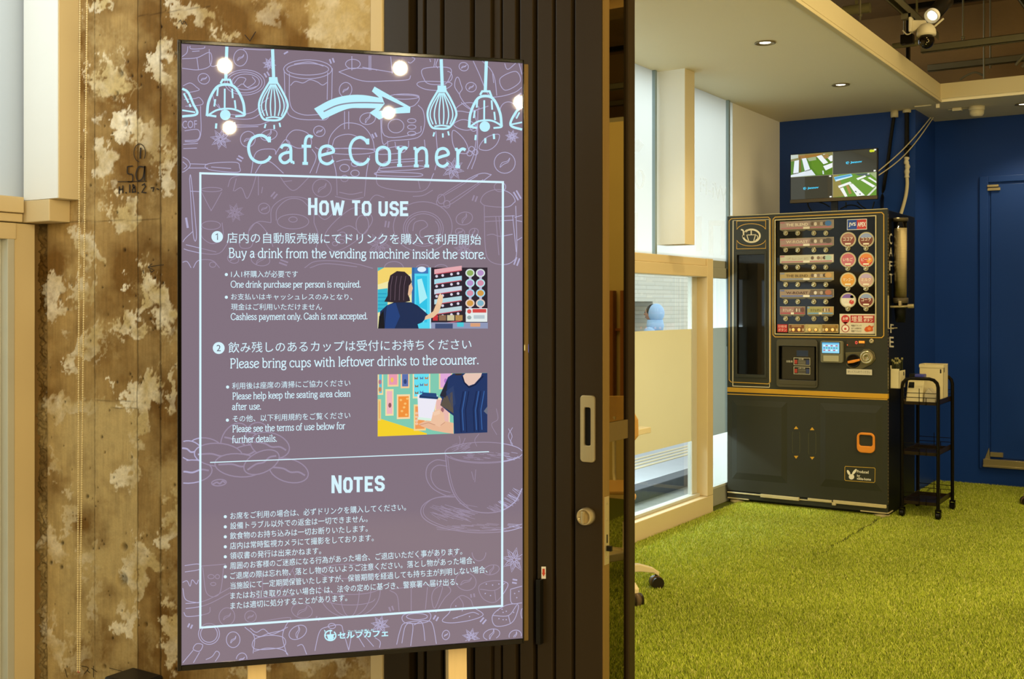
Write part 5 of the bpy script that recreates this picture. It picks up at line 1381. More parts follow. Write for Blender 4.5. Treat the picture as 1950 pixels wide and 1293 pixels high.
a.disc(.165, .27, .12, '#c03a36', 1, ry=.22); a.poly([(.10, .42), (.23, .42), (.165, .56)], '#c03a36', 1); write(a, 'お得', .09, .32, .24, .32, .16, '#f2e0d4', 2, .02)
a.disc(.165, .74, .115, '#a55048', 1, ry=.2); a.disc(.165, .74, .09, '#efe6d8', 2, ry=.16); a.disc(.165, .76, .035, '#c8504a', 3, ry=.06)
for k, (t, x1) in enumerate((('増量ボタンで', .62), ('全ての飲料を', .62), ('増量できます', .62))): write(a, t, .33, .64 + .14 * k, x1, .64 + .14 * k, .10, '#3a342c', 1)
a.poly(smooth([(.70, .80), (.74, .66), (.80, .62), (.84, .56), (.90, .62), (.97, .58), (.93, .70), (.94, .84), (.84, .88), (.76, .90)], True, 3), '#cf5a24', 1); a.disc(.84, .74, .05, '#e48a4a', 2, ry=.08)
a.build('large_cup_sign', PRINT, vend)

# cup outlet
o_ = vrect(1479.6, 646, 1558, 738)
ofr = MB()
rr = rounded((o_[0] + o_[1]) / 2, (o_[2] + o_[3]) / 2, o_[1] - o_[0], o_[3] - o_[2], .02, 4)
ri = rounded((hcup[0] + hcup[1]) / 2, (hcup[2] + hcup[3]) / 2, hcup[1] - hcup[0], hcup[3] - hcup[2], .006, 4)
ring_prism(ofr, rr, ri, fy, YV - .012, YV + .03)
cupo = ofr.build('cup_outlet', mat('smoked_chrome', '#5d5a50', 0.22, 0.8), vend, 0.002)
MB().box(hcup[0], hcup[1], YV + .028, YV + .03, hcup[2], hcup[3]).build('outlet_back', SIDE, cupo)
MB().box(hcup[0] + .016, hcup[1] - .018, YV + .008, YV + .012, hcup[2] + .004, hcup[3] - .004).build('outlet_door', mat('smoked_acrylic', '#26221a', 0.08), cupo)
MB().box(hcup[0], hcup[1], YV - .014, YV + .02, hcup[2] - .03, hcup[2] + .002).build('outlet_tray', mat('smoked_chrome', '#5d5a50'), cupo, 0.003)
a_ = vrect(1496, 681, 1542, 714)
a = Art(lambda u, v, l: (a_[0] + (a_[1] - a_[0]) * u, YV + .008 - l, a_[3] - (a_[3] - a_[2]) * v), .0006)
for y in (.0, .52):
    a.rect(.32, y, 1, y + .44, '#b9b49a'); a.rect(.345, y + .03, .98, y + .41, '#1c1a16', 1); a.rect(.36, y + .13, .47, y + .36, '#a83a2c', 2); a.rect(.84, y + .12, .97, y + .38, '#34406a', 2)
write(a, '注意', .52, .13, .74, .13, .09, '#d8d2b8', 2); write(a, '上部に注意', .5, .66, .8, .66, .09, '#d8d2b8', 2)
for k in range(3): a.rect(.5, .17 + .08 * k, .82, .21 + .08 * k, '#8a8570', 2); a.rect(.5, .71 + .08 * k, .82, .74 + .08 * k, '#8a8570', 2)
write(a, '自動扉', .02, .30, .28, .30, .13, '#cfc9b0', 1); a.rect(.44, -.42, .92, -.08, '#22304a')
a.build('outlet_sticker', PRINT, cupo)
# card reader, coin slot, price display, lock
x0, x1, z0, z1 = vrect(1565, 649, 1607, 690.5)
rd = MB().prism([(x, YV, z) for x, z in rounded((x0 + x1) / 2, (z0 + z1) / 2, x1 - x0, z1 - z0, .012, 4)], (0, -.03, 0)).build('card_reader', mat('reader_grey', '#6f6d56', 0.4), vend, 0.003)
x0, x1, z0, z1 = vrect(1568.5, 652, 1601, 672)
a = Art(lambda u, v, l: (x0 + (x1 - x0) * u, YV - .03 - l, z1 - (z1 - z0) * v), .001)
a.rect(-.04, -.06, 1.04, 1.06, '#1b2a30'); a.rect(0, 0, 1, 1, '#8fd8f4', 1); a.rect(0, 0, 1, .14, '#5fb4e0', 2)
for r_ in range(3):
    for k in range(6): a.rect(.08 + .145 * k, .24 + .22 * r_, .18 + .145 * k, .36 + .22 * r_, ('#e8f4fa', '#4a86c4', '#c4607a', '#4ab0a0')[(k * 2 + r_) % 4], 3)
a.build('reader_screen', SCR, rd, 'small glowing blue screen')
MB().box(*vrect(1571, 677, 1600, 688)[:2], YV - .036, YV - .03, *vrect(1571, 677, 1600, 688)[2:]).build('card_slot', mat('pale_slot', '#a5a182', 0.4), rd, 0.002)
x0, x1, z0, z1 = vrect(1612, 648, 1647, 661)
pd_ = MB().box(x0, x1, YV - .004, YV, z0, z1).build('price_display', mat('smoked_display', '#3a342c', 0.15), vend, 0.001)
a = Art(lambda u, v, l: (x0 + (x1 - x0) * u, YV - .004 - l, z1 - (z1 - z0) * v), .001)
write(a, '0', .48, .58, .62, .58, .5, '#ff5a4a', 0, .02); a.build('display_digit', SCR, pd_)
a = Art(lambda u, v, l: (x0 + (x1 - x0) * u, YV - .004 - l, z1 - (z1 - z0) * v), .001)
a.rect(.68, .06, 1.0, .42, '#ff8a1e')
for k in range(4): a.rect(.70 + .075 * k, .1, .74 + .075 * k, .36, '#ffc24a', 1)
a.build('display_light', SCR, pd_)
a = Art(lambda u, v, l: (x0 + (x1 - x0) * u, YV - .004 - l, z1 - (z1 - z0) * v), .001)
a.disc(.06, .7, .03, '#ff6a3a', 0, ry=.08)
a.build('display_light', SCR, pd_)
c = V(1660, 649.5)
MB().lathe([(.0145, 0), (.0145, .006), (.011, .009), (.004, .009), (.004, .006), (0, .006)], (c.x, YV, c.z), (0, -1, 0), 20).build('door_lock', STEEL, vend)
cm = MB()
pc1, pc2 = V(1626, 687), V(1651.3, 680.5)
cm.prism([(p.x, YV, p.z) for p in (V(1610, 671), V(1640, 670), V(1645, 665), V(1656, 664.5), V(1665, 671), V(1668, 684), V(1660, 694), V(1640, 704), V(1622, 704), V(1612, 695))], (0, -.008, 0))
coin = cm.build('coin_mechanism', mat('coin_plate', '#6e684c', 0.35, 0.6), vend, 0.003)
MB().lathe([(.042, .008), (.042, .014), (.034, .014), (.034, .009), (0, .009)], (pc1.x, YV, pc1.z), (0, -1, 0), 28).build('return_dial', SIDE, coin)
MB().prism([(p.x, YV - .012, p.z) for p in (V(1615.5, 687.5), V(1616, 692), V(1626, 691), V(1639, 687), V(1638.5, 683), V(1626, 685))], (0, -.012, 0)).build('return_lever', mat('orange_plastic', '#d9892e', 0.4), coin, 0.003)
MB().lathe([(.041, .008), (.041, .016), (.030, .018), (.026, .012), (.022, .018), (.014, .018), (.012, .010), (0, .010)], (pc2.x, YV, pc2.z), (0, -1, 0), 28).build('coin_funnel', BTN, coin)
x0, x1, z0, z1 = vrect(1612.7, 703, 1661.4, 713.5)
a = Art(lambda u, v, l: (x0 + (x1 - x0) * u, YV - l, z1 - (z1 - z0) * v), .009)
a.rect(0, 0, 1, 1, '#c9c3ac'); write(a, 'ゆっくり入れてください', .06, .74, .94, .74, .5, '#4a463a', .1)
a.build('notice_strip', PRINT, vend)
# coin return
o_ = vrect(1633, 823.5, 1667, 862)
ring_prism(cr := MB(), rounded((o_[0] + o_[1]) / 2, (o_[2] + o_[3]) / 2, o_[1] - o_[0], o_[3] - o_[2], .03, 5), rounded((hcoin[0] + hcoin[1]) / 2, (hcoin[2] + hcoin[3]) / 2, hcoin[1] - hcoin[0], hcoin[3] - hcoin[2], .014, 5), fy, YV - .02, YV)
cr.build('coin_return', mat('orange_plastic', '#d9892e'), vend, 0.004)
MB().box(hcoin[0], hcoin[1], YV + .02, YV + .026, hcoin[2], hcoin[3]).build('coin_cup', mat('coin_cup_grey', '#6d6a5e', 0.25, 0.6), vend)
# plinth, strips and feet
zp1, zp0 = zl(936), zl(947.5)
bs = MB().box(vx0 + .002, vx1 - .002, YV + .006, 7.5, zp0, zp1 + .004)
bs.build('plinth', CAB, vend, 0.002)
xm = lambda p: V(p, 600).x
st_ = MB().box(vx0, xm(1449), YV - .002, YV + .02, zl(938.2), zl(935.6)).box(xm(1449), xm(1522), YV - .014, YV + .01, zl(940), zl(934)).box(xm(1538), xm(1584), YV - .004, YV + .01, zl(938), zl(933.5)).box(xm(1522), xm(1587), YV, YV + .01, zl(939), zl(937)).box(xm(1587), xm(1688), YV - .01, YV + .01, zl(938.5), zl(932.5)).box(xm(1585), xm(1592), YV - .012, YV + .01, zl(942), zl(938))
st_.build('plinth_strip', CREAM, vend, 0.002)
MB().box(vx0, xm(1425), YV + .004, YV + .03, zl(948.5), zl(946.5)).build('foot_rail', CREAM, vend)
MB().box(xm(1638), xm(1689), YV + .004, YV + .03, zl(948.5), zl(946.5)).box(vx1 - .006, vx1 + .004, YV + .004, YV + .12, zl(948.5), zl(946.5)).build('foot_rail', CREAM, vend)
for px_ in (1398, 1674):
    for yf in (YV + .06, 7.45):
        MB().lathe([(.048, FZ), (.048, FZ + .016), (.03, FZ + .022), (.014, FZ + .024), (.014, zp0 + .002)], (xm(px_), yf, 0), seg=20).build('levelling_foot', CREAM, vend)
# black side with white lettering, cup tube and tap
XS = vx1
sd = Art(lambda x, y, l: on_x(x, y, XS + l), 0.001)
for ch, x0, x1, y0, y1 in (('C', 1693.5, 1699, 465, 444), ('A', 1693.5, 1699.5, 488, 471), ('F', 1693.5, 1699.5, 515, 497), ('T', 1694, 1700, 539, 521), ('F', 1695.5, 1702, 634, 617), ('E', 1693.8, 1702, 661, 641)):
    write(sd, ch, x0, y0, x1, y0 + .6, y0 - y1, '#cdc6ae', 0, .01)
for k in range(88):
    y = 408 + k * 6.35
    if y < 960: sd.rect(1690.9, y, 1692.0, y + 2.2, '#a8905a')
sd.build('side_lettering', PRINT, vend)
tc0 = on_x(1715, 500, XS + .048)
zt_, zb_ = on_x(1715, 419, XS + .048).z, on_x(1715, 571, XS + .048).z
tube = MB().lathe([(.042, zb_), (.042, zt_)], (XS + .048, tc0.y, 0), seg=28)
tb = tube.build('cup_tube', glass_mat('cup_tube_glass', '#f4f0e4', 1.6), vend)
MB().lathe([(.036, zb_ + .01), (.0375, zt_ - .05), (.0, zt_ - .05)], (XS + .048, tc0.y, 0), seg=24).build('paper_cup_stack', mat('paper_cups', '#cfc4a4', 0.5, stretch=(1, 1, 30), vary=.2), tb)
MB().lathe([(.046, zt_ - .008), (.046, zt_ + .012), (.0, zt_ + .012)], (XS + .048, tc0.y, 0), seg=24).build('tube_collar', mat('tube_collar', '#6f6650', 0.3, 0.6), tb)
MB().lathe([(.046, zb_ - .02), (.046, zb_ + .012), (.0, zb_ + .012)], (XS + .048, tc0.y, 0), seg=24).build('tube_collar', mat('tube_collar', '#6f6650'), tb)
zb3 = on_x(1715, 614, XS + .048).z
MB().lathe([(.028, zb3), (.04, zb_ - .02), (.0, zb_ - .02)], (XS + .048, tc0.y, 0), seg=24).build('cup_nozzle', SIDE, tb)
zt2 = on_x(1715, 584, XS + .048).z
MB().tube([(XS, tc0.y - .05, zt2), (XS + .06, tc0.y - .05, zt2), (XS + .11, tc0.y - .04, zt2 + .003)], [.007, .007, .007], 10).tube([(XS + .10, tc0.y - .04, zt2 + .003), (XS + .135, tc0.y - .035, zt2 + .004)], .013, 12).box(XS + .05, XS + .066, tc0.y - .06, tc0.y - .03, zt2 + .005, zt2 + .035).build('tap_lever', STEEL, vend, 0.001)
ya, yb_ = on_x(1690.5, 600, XS).y, on_x(1697, 600, XS).y
za_, zb4 = on_x(1693, 563, XS).z, on_x(1693, 625, XS).z
MB().box(XS, XS + .004, ya, ya + .012, zb4, za_).box(XS, XS + .004, ya, tc0.y + .1, zb4 - .004, zb4 + .002).build('side_bracket', CREAM, vend)
MB().box(vx0 + .01, vx1 - .002, YV + .002, YV + .02, vzt - .004, vzt + .004).build('top_strip', CREAM, vend, 0.001)

# ================================================================ straw box hung on the machine's side
yh0, yh1 = 6.93, 7.08
zh0, zh1 = .765, .885
hs = thing('stirrer_box', (XS + .03, 7.0, zh0), 'small white box of wrapped black stirrers hung on the dark side of the drink machine', 'straw holder')
hb = MB()
hb.box(XS + .002, XS + .055, yh0, yh0 + .004, zh0, zh1).box(XS + .002, XS + .055, yh1 - .004, yh1, zh0, zh1 - .02).box(XS + .051, XS + .055, yh0, yh1, zh0, zh1 - .012).box(XS + .002, XS + .006, yh0, yh1, zh0, zh1 + .02).box(XS + .002, XS + .055, yh0, yh1, zh0, zh0 + .004)
hbx = hb.build('holder_body', mat('white_plastic_box', '#cfc59c', 0.5), hs, 0.0015)
MB().box(XS + .0552, XS + .0558, yh1 - .05, yh1 - .03, zh1 - .045, zh1 - .022).build('holder_mark', SIDE, hbx)
for k in range(16):
    bx_, by = XS + .014 + .0095 * (k % 4), yh0 + .02 + .033 * (k // 4)
    tx_, ty = bx_ + random.uniform(-.006, .006), by + random.uniform(-.01, .01)
    h = zh1 + random.uniform(.03, .058)
    bv = MB().tube([(bx_, by, zh0 + .006), (tx_, ty, h)], .0045, 6)
    o = bv.build('stirrer', mat('dark_wrapper', '#2c2f1c', 0.3, vary=.3, scale=60), hs)
    cap = MB().box(tx_ - .005, tx_ + .005, ty - .003, ty + .003, h - .004, h + .01).build('wrapper_end', mat('clear_wrapper', '#8f8a5c', 0.3), o)

# ================================================================ monitor on top of the machine
YM = 7.25
mx0, mx1 = on_y(1504.5, 330, YM).x, on_y(1671, 330, YM).x
mz1, mz0 = on_y(1588, 287.5, YM).z, on_y(1588, 383, YM).z
mon = thing('security_monitor', ((mx0 + mx1) / 2, YM, vzt), 'flat monitor with four camera views, standing on top of the drink machine', 'monitor')
MB().box(mx0, mx1, YM, YM + .03, mz0, mz1).build('monitor_case', mat('black_plastic', '#1b1b1d'), mon, 0.003)
MB().box(mx0, mx1, YM - .003, YM, mz0, mz0 + .022).build('lower_bezel', mat('bronze_bezel', '#4d4330', 0.4, 0.3), mon, 0.001)
xc_ = (mx0 + mx1) / 2
MB().box(xc_ - .022, xc_ + .022, YM + .03, YM + .045, vzt - .002, mz0 + .1).box(xc_ - .11, xc_ + .11, YM - .04, YM + .12, vzt - .003, vzt + .004).build('monitor_stand', mat('black_plastic', '#1b1b1d'), mon, 0.002)
mw, mh = mx1 - mx0, mz1 - mz0
ma = Art(lambda u, v, l: (mx0 + .006 + (mw - .012) * u, YM - l, mz1 - .006 - (mh - .030) * v), .0007)
def mquad(u0, v0, polys, base):
    ma.rect(u0, v0, u0 + .497, v0 + .495, base)
    for pts, c, L in polys: ma.poly([(u0 + .497 * x, v0 + .495 * y) for x, y in pts], c, L)
mquad(0, 0, [([(0, 0), (1, 0), (1, .14), (.42, .22), (0, .3)], '#8a8450', 1), ([(.18, .05), (.8, .02), (.6, .16), (.2, .2)], '#9c7030', 2), ([(0, 0), (.18, 0), (.18, .15), (0, .2)], '#c4cdc0', 2), ([(.4, .2), (.6, .14), (.62, .3), (.44, .34)], '#9fae84', 2), ([(.09, .28), (.20, .25), (.19, .82), (.06, .84)], '#e6eef4', 3), ([(.06, .84), (.19, .82), (.19, .86), (.06, .88)], '#4a4420', 3), ([(.20, .12), (.24, .1), (.25, .8), (.21, .8)], '#7d5a20', 3), ([(.27, .2), (.37, .18), (.47, .7), (.34, .76)], '#e6eef4', 3), ([(.34, .76), (.47, .7), (.48, .74), (.35, .80)], '#3c4420', 3), ([(.62, .14), (.74, .1), (.90, .46), (.79, .52)], '#eef3f4', 3), ([(.77, .1), (.9, .06), (.92, .26), (.8, .28)], '#a08048', 3), ([(.88, .24), (.97, .14), (1, .16), (1, .4), (.96, .42)], '#eef3f4', 3), ([(.78, .6), (1, .48), (1, .68), (.84, .8)], '#eef3f4', 3), ([(.02, .9), (.5, .72), (.6, .98), (0, 1), (0, .92)], '#dfe8ee', 3), ([(.76, .8), (.79, .8), (.80, .96), (.77, .96)], '#dfe8ee', 3), ([(.5, .3), (.66, .3), (.76, .5), (.8, .9), (.66, .96), (.5, .6)], '#5f8a24', 1)], '#547f22')
mquad(.503, .505, [([(0, 0), (.12, 0), (.3, .95), (0, 1)], '#8f8034', 1), ([(.02, .1), (.42, 0), (.46, .1), (.06, .3)], '#7cc4e4', 2), ([(.04, .14), (.4, .04), (.41, .08), (.05, .19)], '#3f8cc0', 3), ([(.06, .24), (.44, .1), (.45, .13), (.08, .29)], '#e4f2f8', 3), ([(.12, .5), (.40, .34), (.44, .42), (.14, .6)], '#f0f2ee', 3), ([(.16, .62), (.24, .58), (.34, .98), (.28, 1)], '#f0f2ee', 3), ([(.3, .5), (.36, .48), (.44, .86), (.38, .9)], '#a8803c', 4), ([(.37, .46), (.46, .44), (.74, .98), (.56, 1)], '#f0f2ee', 3), ([(.54, .22), (.74, .1), (.77, .16), (.58, .3)], '#f0f2ee', 3), ([(.64, .3), (.7, .26), (.98, .6), (.92, .66)], '#f0f2ee', 3), ([(.8, .22), (.85, .2), (1, .4), (1, .48)], '#f0f2ee', 3), ([(.84, .02), (1, 0), (1, .3)], '#9fae7c', 2), ([(.5, .02), (.84, .02), (.86, .14), (.6, .1)], '#4b5a5c', 2), ([(.78, 1), (1, .6), (1, .7), (.84, 1)], '#d8dccc', 3), ([(.5, .78), (.54, .76), (.55, .84)], '#28440e', 4), ([(.6, .9), (.64, .88), (.64, .96)], '#28440e', 4)], '#63921f')
for u0, v0 in ((.503, 0), (0, .505)):
    ma.rect(u0, v0, u0 + .497, v0 + .495, '#3a382c')
    write(ma, 'Jennov', u0 + .2, v0 + .29, u0 + .335, v0 + .285, .055, '#46c8ee', 1, .06)
    ma.line([(u0 + .18, v0 + .235), (u0 + .155, v0 + .245), (u0 + .158, v0 + .28), (u0 + .18, v0 + .285)], .012, '#46c8ee', 1); ma.line([(u0 + .165, v0 + .26), (u0 + .19, v0 + .255)], .012, '#46c8ee', 1)
ma.line([(.5, 0), (.5, 1)], .004, '#b8b494', 1); ma.line([(0, .5), (1, .5)], .005, '#b8b494', 1)
ma.disc(.94, .04, .02, '#c8d42a', 2, ry=.03); ma.disc(.965, .04, .016, '#d8e03a', 2, ry=.026)
for x, y in ((.985, .02), (.98, .47), (.47, .53), (.475, .98), (.91, .53), (.4, .05)): ma.rect(x - .012, y - .016, x + .012, y + .016, '#f2f2ea', 2)
ma.build('monitor_screen', SCR, mon, 'four lit camera views')

# ================================================================ cables on the blue pier
YC2 = YP - .02
def cable(name, pts, r, m, label, cat='cable'):
    return MB().tube(smooth3(pts), r, 8).build(name, m, None, 0, label, cat)
def smooth3(pts, n=6):
    P = [Vector(p) for p in pts]
    out = []
    for i in range(len(P) - 1):
        p1, p2 = P[i], P[i + 1]
        p0 = P[i - 1] if i else p1 * 2 - p2
        p3 = P[i + 2] if i + 2 < len(P) else p2 * 2 - p1
        for k in range(n):
            t = k / n
            out.append(0.5 * (2 * p1 + (p2 - p0) * t + (2 * p0 - 5 * p1 + 4 * p2 - p3) * t * t + (3 * p1 - p0 - 3 * p2 + p3) * t ** 3))
    return out + [P[-1]]
BC = mat('black_cable', '#0c0c0a', 0.45)
WC = mat('white_cable', '#c9bf9c', 0.5)
top = lambda px: Vector((on_y(px, 206, YC2).x, YC2, ZC))
ca = cable('power_cable', [top(1703.5)] + [on_y(x, y, YC2) for x, y in ((1702, 225), (1697, 260), (1692, 300), (1685, 345), (1680, 380))] + [(on_y(1680, 398, 7.5).x, 7.5, vzt + .01)], .012, BC, 'thick black cable slanting from the ceiling down the blue pier, nearer the monitor')
MB().lathe([(.026, ZC - .045), (.026, ZC)], (top(1703.5).x, YC2 - .002, 0), seg=14).build('cable_gland', WC, ca, label='cream ceiling gland')
cb2 = cable('water_pipe', [top(1727)] + [on_y(x, y, YC2) for x, y in ((1727, 240), (1727, 280), (1727, 301))], .016, BC, 'straight black pipe hanging from the ceiling beside the blue pier corner', 'pipe')
MB().lathe([(.028, ZC - .02), (.028, ZC)], (top(1727).x, YC2 - .002, 0), seg=14).build('cable_gland', WC, cb2, label='cream ceiling gland')
tw = [on_y(x, y, YC2 - .004) for x, y in ((1727, 299), (1726, 308), (1728, 316), (1727, 326), (1727, 338))]
MB().tube(smooth3(tw), [.016 + .0025 * math.sin(k * 1.1) for k in range(25)], 10).build('tape_wrap', mat('white_tape', '#d0c8ac', 0.6), cb2, label='lumpy white tape wrapping')
MB().tube(smooth3([on_y(x, y, YC2 - .004) for x, y in ((1727, 337), (1727.5, 352), (1725, 372), (1720, 392), (1714, 412))]), .012, 8).build('white_hose', WC, cb2, label='white hose')
e0, e1 = (on_x(1772, 224, -1.785), on_x(1777, 224, -1.785)), (on_y(1671, 327, YM + .04), on_y(1671, 335, YM + .04))
for k, lb_ in ((0, 'thin white wire running from the ceiling to the monitor, upper of the pair'), (1, 'thin white wire running from the ceiling to the monitor, lower of the pair')):
    a, b = e0[k], e1[k]
    pts = [a + (b - a) * (i / 8) + Vector((0, 0, -.05 * math.sin(PI * i / 8) * (.5 + .5 * k))) for i in range(9)]
    cable('data_wire', pts, .004, WC, lb_, 'wire')
clip = on_y(1727.5, 281, YC2 - .02)
MB().tube([clip + Vector((-.02, 0, 0)), clip + Vector((.03, 0, .002))], .012, 8).build('cable_clip', BC, cb2)
for pts in ([(1538, 384), (1539, 392), (1545, 402)], [(1560, 385), (1570, 388), (1580, 394)], [(1611, 385), (1611, 396)], [(1600, 398), (1615, 391), (1630, 392), (1642, 399)], [(1632, 384), (1640, 392), (1652, 400)], [(1665, 384), (1661, 398)]):
    MB().tube(smooth3([on_y(x, y, YM + .05) for x, y in pts]), .0045, 6).build('monitor_cable', BC, mon)
sa = on_y(1635, 397, 7.2)
MB().sphere((sa.x, 7.2, vzt + .014), .03, 12, 8, sc=(1.4, 1, .55)).tube([(sa.x - .15, 7.2, vzt + .012), (sa.x - .12, 7.2, vzt + .01), (sa.x - .04, 7.22, vzt + .012)], .007, 8).build('power_adapter', WC, None, 0, 'small cream adapter with its cord lying on top of the drink machine', 'adapter')

# ================================================================ trolley
TX0, TX1, TY0, TY1 = -1.688, -1.478, 6.97, 7.375
CARTM = mat('black_cart_metal', '#15120c', 0.35, 0.4)
cart = thing('storage_cart', ((TX0 + TX1) / 2, (TY0 + TY1) / 2, 0), 'narrow three-tier black metal cart on casters beside the drink machine', 'cart')
r_ = .0105
HZ = .85
for y in (TY0, TY1):
    MB().tube([(TX0, y, .06), (TX0, y, HZ - .05)] + [(TX0 + .05 - .05 * math.cos(a), y, HZ - .05 + .05 * math.sin(a)) for a in (PI / 6, PI / 3, PI / 2)] + [(TX1 - .05 + .05 * math.sin(a), y, HZ - .05 + .05 * math.cos(a)) for a in (0, PI / 6, PI / 3, PI / 2)] + [(TX1, y, .06)], r_, 10).build('side_frame', CARTM, cart)
for zt in (.69, .385, .085):
    t = MB().box(TX0 + .008, TX1 - .008, TY0 + .01, TY1 - .01, zt, zt + .004)
    for x in (TX0 + .008, TX1 - .012): t.box(x, x + .004, TY0 + .01, TY1 - .01, zt, zt + .032)
    for y in (TY0 + .008, TY1 - .012): t.box(TX0 + .008, TX1 - .008, y, y + .004, zt, zt + .02)
    t.build('tray', mat('brown_tray', '#2a2114', 0.35, 0.3), cart, 0.001)
    w = MB()
    for y in (TY0 + .002, TY1 - .002):
        for z in (zt + .045, zt + .072): w.tube([(TX0, y, z), (TX1, y, z)], .0022, 6)
        w.tube([(TX0 + .10, y, zt), (TX0 + .10, y, zt + .1)], .0022, 6); w.tube([(TX1 - .07, y, zt), (TX1 - .07, y, zt + .046)], .0022, 6)
    w.build('wire_rail', CARTM, cart)
for x in (TX0, TX1):
    for y in (TY0, TY1):
        k = MB().tube([(x - .011, y + .004, .026), (x + .011, y + .004, .026)], .024, 16)
        wv = k.build('caster', BLACKM, cart)
        MB().box(x - .016, x - .012, y - .014, y + .018, .02, .064).box(x + .012, x + .016, y - .014, y + .018, .02, .064).box(x - .016, x + .016, y - .014, y + .014, .056, .066).build('caster_fork', CARTM, wv)
zt = .6945 + FZ
cart.location.z += FZ
# white paper box with an open lid at the back, packets in front of it
WB = mat('white_carton', '#d2c69a', 0.6, vary=.04)
xa, xb = on_y(1759, 720, 7.22).x, on_y(1816, 720, 7.22).x
bt = on_y(1790, 694, 7.22).z
cart_box = thing('carton', ((xa + xb) / 2, 7.28, zt), 'tall open white carton on the top tier of the black cart, at the back', 'box')
xa = TX0 + .045
xb = TX1 - .022
bb = MB().box(xa, xa + .003, 7.22, 7.35, zt, bt).box(xb - .003, xb, 7.22, 7.35, zt, bt - .004).box(xa, xb, 7.22, 7.223, zt, bt - .006).box(xa, xb, 7.347, 7.35, zt, bt).box(xa, xb, 7.22, 7.35, zt, zt + .003)
bb.build('carton_body', WB, cart_box, 0.001)
MB().box(xa - .002, xb + .002, 7.216, 7.22, bt - .022, bt - .004).build('carton_rim', WB, cart_box, 0.001)
MB().box(xb, xb + .0006, 7.235, 7.25, bt - .05, bt - .02).box(xb - .02, xb - .012, 7.2195, 7.22, bt - .055, bt - .03).build('carton_mark', SIDE, cart_box)
pk = thing('paper_sack', (-1.67, 7.06, zt), 'slanting white packet with a dark picture on the top tier of the black cart', 'packet')
MB().prism([(TX0 + .012, 7.0, zt), (TX0 + .112, 7.0, zt), (TX0 + .116, 7.03, zt + .15), (TX0 + .022, 7.03, zt + .155)], (0, .09, 0)).build('packet_body', WB, pk, 0.006)
MB().prism([(TX0 + .026, 6.9985 + .019, zt + .095), (TX0 + .06, 6.9985 + .019, zt + .095), (TX0 + .06, 7.0265, zt + .13), (TX0 + .029, 7.0265, zt + .13)], (0, -.003, 0)).build('packet_picture', SIDE, pk)
bl = MB().box(TX0 + .028, TX0 + .112, 7.03, 7.11, zt + .157, zt + .178)
blb = bl.build('wipe_pack', mat('blue_packet', '#3a3f8c', 0.4, vary=.15), None, 0.005, 'flat blue and black pack lying on the slanting white packet of the cart', 'packet')
MB().box(TX0 + .028, TX0 + .062, 7.029, 7.08, zt + .1575, zt + .1795).build('pack_end', SIDE, blb, 0.002)
cbx = MB().prism([(TX0 + .12, 6.995, zt), (TX1 - .02, 6.995, zt), (TX1 - .02, 6.995, zt + .05), (TX0 + .17, 6.995, zt + .075), (TX0 + .145, 6.995, zt + .10), (TX0 + .122, 6.995, zt + .06)], (0, .10, 0))
cbx.build('crumpled_bag', mat('grey_white_bag', '#b5aa8c', 0.5, vary=.12, scale=30, bump=.5, bscale=25), None, 0.008, 'crumpled pale bag at the front of the top tier of the black cart', 'bag')
# ================================================================ ceiling fittings
def downlight(c, label, r=.052):
    t = thing('downlight', (c.x, c.y, ZC), label, 'ceiling light', 'recessed lights in the soffit')
    MB().lathe([(r, 0), (r + .002, -.004), (r * .86, -.006), (r * .80, .012), (r * .80, .017)], (c.x, c.y, ZC - .001), seg=28).build('trim_ring', mat('downlight_ring', '#8c7f5c', 0.4, 0.5), t)
    MB().lathe([(r * .82, 0), (r * .4, -.003), (0, -.003)], (c.x, c.y, ZC + .001), seg=24).build('lit_lens', mat('lit_lens', '#fff2d6', 0.4, emit=6.0), t)
    lamp('downlight_glow', 'SPOT', (c.x, c.y, ZC - .02), 26, WARM, .04, (c.x, c.y, 0), 120)
downlight(on_z(1457, 81, ZC), 'round recessed light in the white soffit, nearer the entrance door')
downlight(on_z(1601, 161, ZC), 'round recessed light in the white soffit, nearer the blue pier')
downlight(on_z(1949, 198, ZC), 'round recessed light in the far soffit past the smoke detector')

c = on_z(1860, 203, ZC)
sd_ = thing('smoke_detector', (c.x, c.y, ZC), 'round white smoke detector under the far soffit', 'smoke detector')
PW = mat('white_plastic', '#d9cfae', 0.45)
MB().lathe([(.052, 0), (.052, -.022), (.048, -.028), (0, -.028)], (c.x, c.y, ZC), seg=28).build('detector_base', PW, sd_)
MB().lathe([(.048, -.026), (.046, -.05), (.036, -.066), (.02, -.07), (0, -.07)], (c.x, c.y, ZC), seg=28).build('detector_head', PW, sd_)
c = on_z(1823, 206, ZC)
MB().box(c.x - .03, c.x + .03, c.y - .02, c.y + .02, ZC - .02, ZC).tube([(c.x - .06, c.y, ZC - .006), (c.x + .16, c.y + .02, ZC - .006)], .004, 6).build('junction_box', PW, None, 0.003, 'small white junction box with cable under the far soffit beside the smoke detector', 'junction box')
c = on_z(1786, 196, ZC)
MB().box(c.x - .011, c.x + .011, c.y - .011, c.y + .011, ZC - .035, ZC - .0065).build('cable_clip', PW, None, 0.003, 'tiny white block hanging at the inner corner of the soffits', 'clip')
c = on_z(1758, 201, ZC)
MB().box(c.x - .055, c.x + .055, c.y - .012, c.y + .012, ZC - .008, ZC).build('cable_cover', PW, None, 0.002, 'short flat white cover strip under the soffit above the blue pier corner', 'cover strip')

